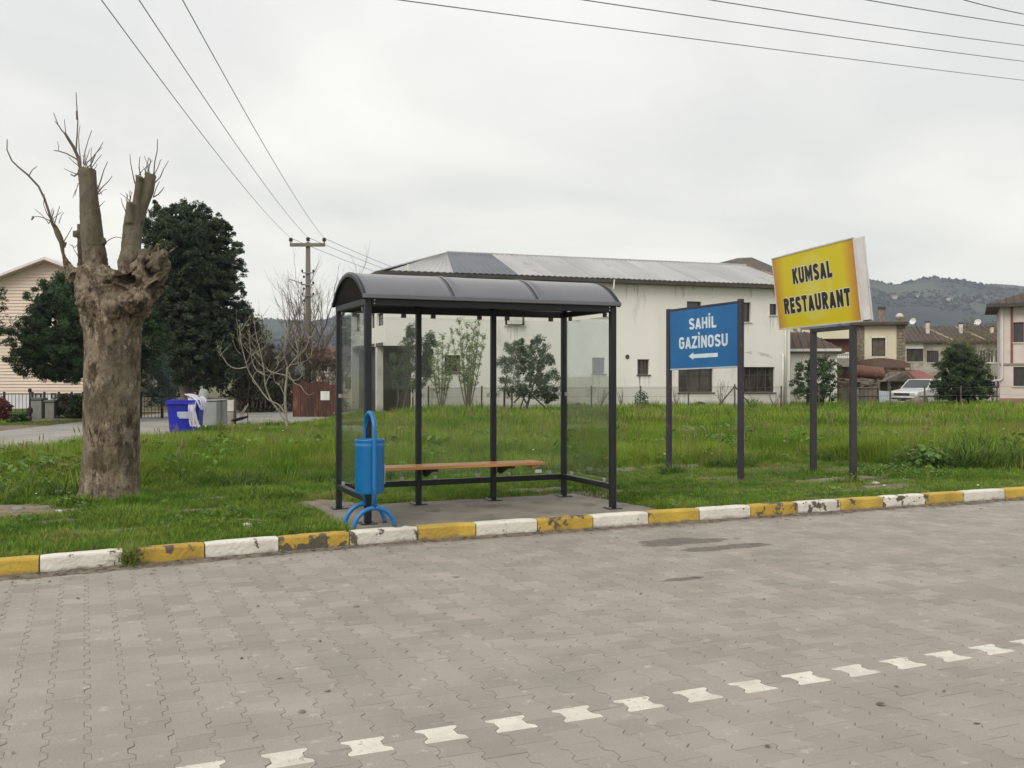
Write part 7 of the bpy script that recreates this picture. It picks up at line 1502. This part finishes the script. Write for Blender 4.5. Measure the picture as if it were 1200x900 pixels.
# leaves and grit on the paving, so that the road is not swept clean
mb = MB(); rq = random.Random(77)
for _ in range(420):
    X = rq.uniform(-2, 14); Y = float(kyf(X)) - abs(rq.gauss(0, .25)) - .02 if rq.random() < .75 else rq.uniform(3, 8.6); s_ = rq.uniform(.008, .025); T = Matrix.Translation(K(X, Y, .004)) @ Matrix.Rotation(rq.uniform(0, 6), 4, 'Z') @ Matrix.Rotation(rq.uniform(-.3, .3), 4, 'X')
    mb.add([T @ Vector(v) for v in ((-s_, 0, 0), (0, -s_*.5, .002), (s_, 0, .004), (0, s_*.5, .002))], [(0, 1, 2, 3)])
mb.build('fallen_leaves', M('dead_leaf', (.12, .085, .055), (.2, .15, .09), 5, .9, coords='World'), None, kind='stuff')
mb = MB()
for px_, py_, s_ in ((384, 810, .015), (354, 835, .020), (418, 711, .02), (302, 711, .010), (283, 772, .010), (375, 752, .010), (1032, 826, .022)):
    p = gp(px_, py_); mb.lathe([(s_*.6, 0), (s_, .004), (s_*.7, .010), (s_*.1, .012)], 7, (p.x, p.y, 0))
mb.build('pebbles', M('pebble', (.10, .085, .07), (.3, .28, .25), 30, .9, coords='World'), None, kind='stuff')

# ------------------------------------------------------------------ hills and air
ridge_px = [-900, -200, 0, 250, 300, 330, 370, 400, 430, 500, 640, 800, 900, 980, 1000, 1025, 1040, 1055, 1058, 1078, 1095, 1103, 1138, 1146, 1165, 1200, 1300, 1500, 2200]
ridge_py = [392, 385, 384, 381, 379, 377, 376, 374, 372, 366, 352, 345, 340, 332, 330, 333, 336.5, 338, 335.5, 333, 332, 335.5, 336, 339, 337.5, 339.5, 345, 360, 380]
def hill_mesh():
    n_a, n_r = 420, 60; px = np.linspace(-620, 1820, n_a); rr_ = np.linspace(0, 1, n_r); PX, T = np.meshgrid(px, rr_); D0, D1 = 620, 2000
    dist = D0 + (D1-D0)*T; X = (PX-600)/FX*dist; Y = dist; Zr = (440 - np.interp(PX, ridge_px, ridge_py))/FX*1650
    prof = np.where(T < .8, sstep(0, 1, T/.8)**.9, 1 - .5*sstep(.8, 1.0, T)); Z = Zr*prof
    env = sstep(0.05, .4, T)*(1-.85*sstep(.62, .82, T)); Z += env*(16*vnoise(X, Y, 1/300., 5, 4) + 9*np.abs(vnoise(X, Y, 1/140., 9, 3)))
    Z += sstep(.1, .5, T)*1.6*vnoise(X, Y, 1/22., 19, 3) - 1
    V = np.stack([X.ravel(), Y.ravel(), Z.ravel()], 1); i = (np.arange(n_a-1)[None, :] + np.arange(n_r-1)[:, None]*n_a).ravel()
    return np_mesh('hills', V, np.stack([i, i+1, i+n_a+1, i+n_a], 1), True), V.reshape(n_r, n_a, 3)
hm, HV = hill_mesh()
hill_m = M('hill_cover', (0.026, 0.038, 0.024), (0.066, 0.078, 0.040), 0.008, .95, coords='World', c3=(0.011, 0.015, 0.018), s3=.0065, r3=(.44, .52), detail=8)
new_obj('hills', hm, None, hill_m, kind='structure')
g = np.random.default_rng(9); mb = MB(); ico = [(0, 0, 1.1), (.9, 0, .25), (.28, .85, .3), (-.73, .53, .25), (-.73, -.53, .3), (.28, -.85, .25), (0, 0, -.4)]; icf = [(0, 1, 2), (0, 2, 3), (0, 3, 4), (0, 4, 5), (0, 5, 1), (6, 2, 1), (6, 3, 2), (6, 4, 3), (6, 5, 4), (6, 1, 5)]
C = []
for _ in range(26000):
    i = int(g.integers(8, 50)); j = int(g.integers(110, 400)); p = HV[i, j] + (HV[i, j+1]-HV[i, j])*g.random() + (HV[min(i+1, 59), j]-HV[i, j])*g.random()
    nz = float(vnoise(np.array([p[0]]), np.array([p[1]]), 1/95., 33, 3)[0])
    if nz > .06 or (abs(i-47) < 2 and g.random() < .05): C.append(p)
C = np.array(C); n = len(C); sz = g.uniform(1.4, 3.2, n)[:, None, None]; V = C[:, None, :] + np.array(ico)[None]*sz*g.uniform(.7, 1.4, (n, 1, 3)); F = (np.arange(n)[:, None, None]*7 + np.array(icf)[None]).reshape(-1, 3)
new_obj('hillside_woods', np_mesh('hillside_woods', V.reshape(-1, 3), F, False, np.repeat(g.random(n), 7)), None, M('far_wood', (.010, .014, .015), (.018, .024, .020), .01, .95, coords='World', rand=.5, attr='tone'), kind='stuff')
from mathutils.bvhtree import BVHTree
bv = BVHTree.FromPolygons([tuple(v) for v in HV.reshape(-1, 3)], [tuple(p_.vertices) for p_ in hm.polygons])
for k, (px, py, w_, lb_) in enumerate(((1048, 350, 6, 'tiny white farmhouse on the hillside, leftmost of the hill houses'), (1076, 348.5, 5, 'tiny white farmhouse on the hillside right of the leftmost one'), (1113, 352, 6, 'tiny white farmhouse among woods in the middle of the hillside'))):
    dr = Vector(((px-600)/FX, 1, (440-py)/FX)).normalized(); hit = bv.ray_cast(Vector((0, 0, EYE)), dr)[0]
    if hit is None: continue
    o = thing('farmhouse', lb_, 'house', hit - Vector((0, 0, 2)), k*.4, 'farmhouses on the hill'); box('wall', M('farm_wall', (.45, .44, .42), rough=.9), o, -w_/2, w_/2, -3, 3, 0, 5)
    MB().prism([(-3.5, 5), (3.5, 5), (0, 6.6)], 0, -w_/2-.5, w_/2+.5).build('roof', M('farm_roof', (.25, .16, .12), rough=.9), o)
hb = bpy.data.meshes.new('haze'); bm = bmesh.new(); bmesh.ops.create_cube(bm, size=1); bm.to_mesh(hb); bm.free()
hzo = bpy.data.objects.new('haze', hb); col.objects.link(hzo); hzo['kind'] = 'stuff'; hzo.scale = (4700, 2500, 240); hzo.location = (0, 1000, 118.7)
hv = bpy.data.materials.new('haze_air'); hv.use_nodes = True; t = hv.node_tree; t.nodes.clear(); o_ = t.nodes.new('ShaderNodeOutputMaterial'); v_ = t.nodes.new('ShaderNodeVolumePrincipled')
v_.inputs['Color'].default_value = (.74, .84, 1.0, 1); v_.inputs['Density'].default_value = 0.00022; v_.inputs['Anisotropy'].default_value = .2; t.links.new(v_.outputs[0], o_.inputs['Volume']); hb.materials.append(hv)
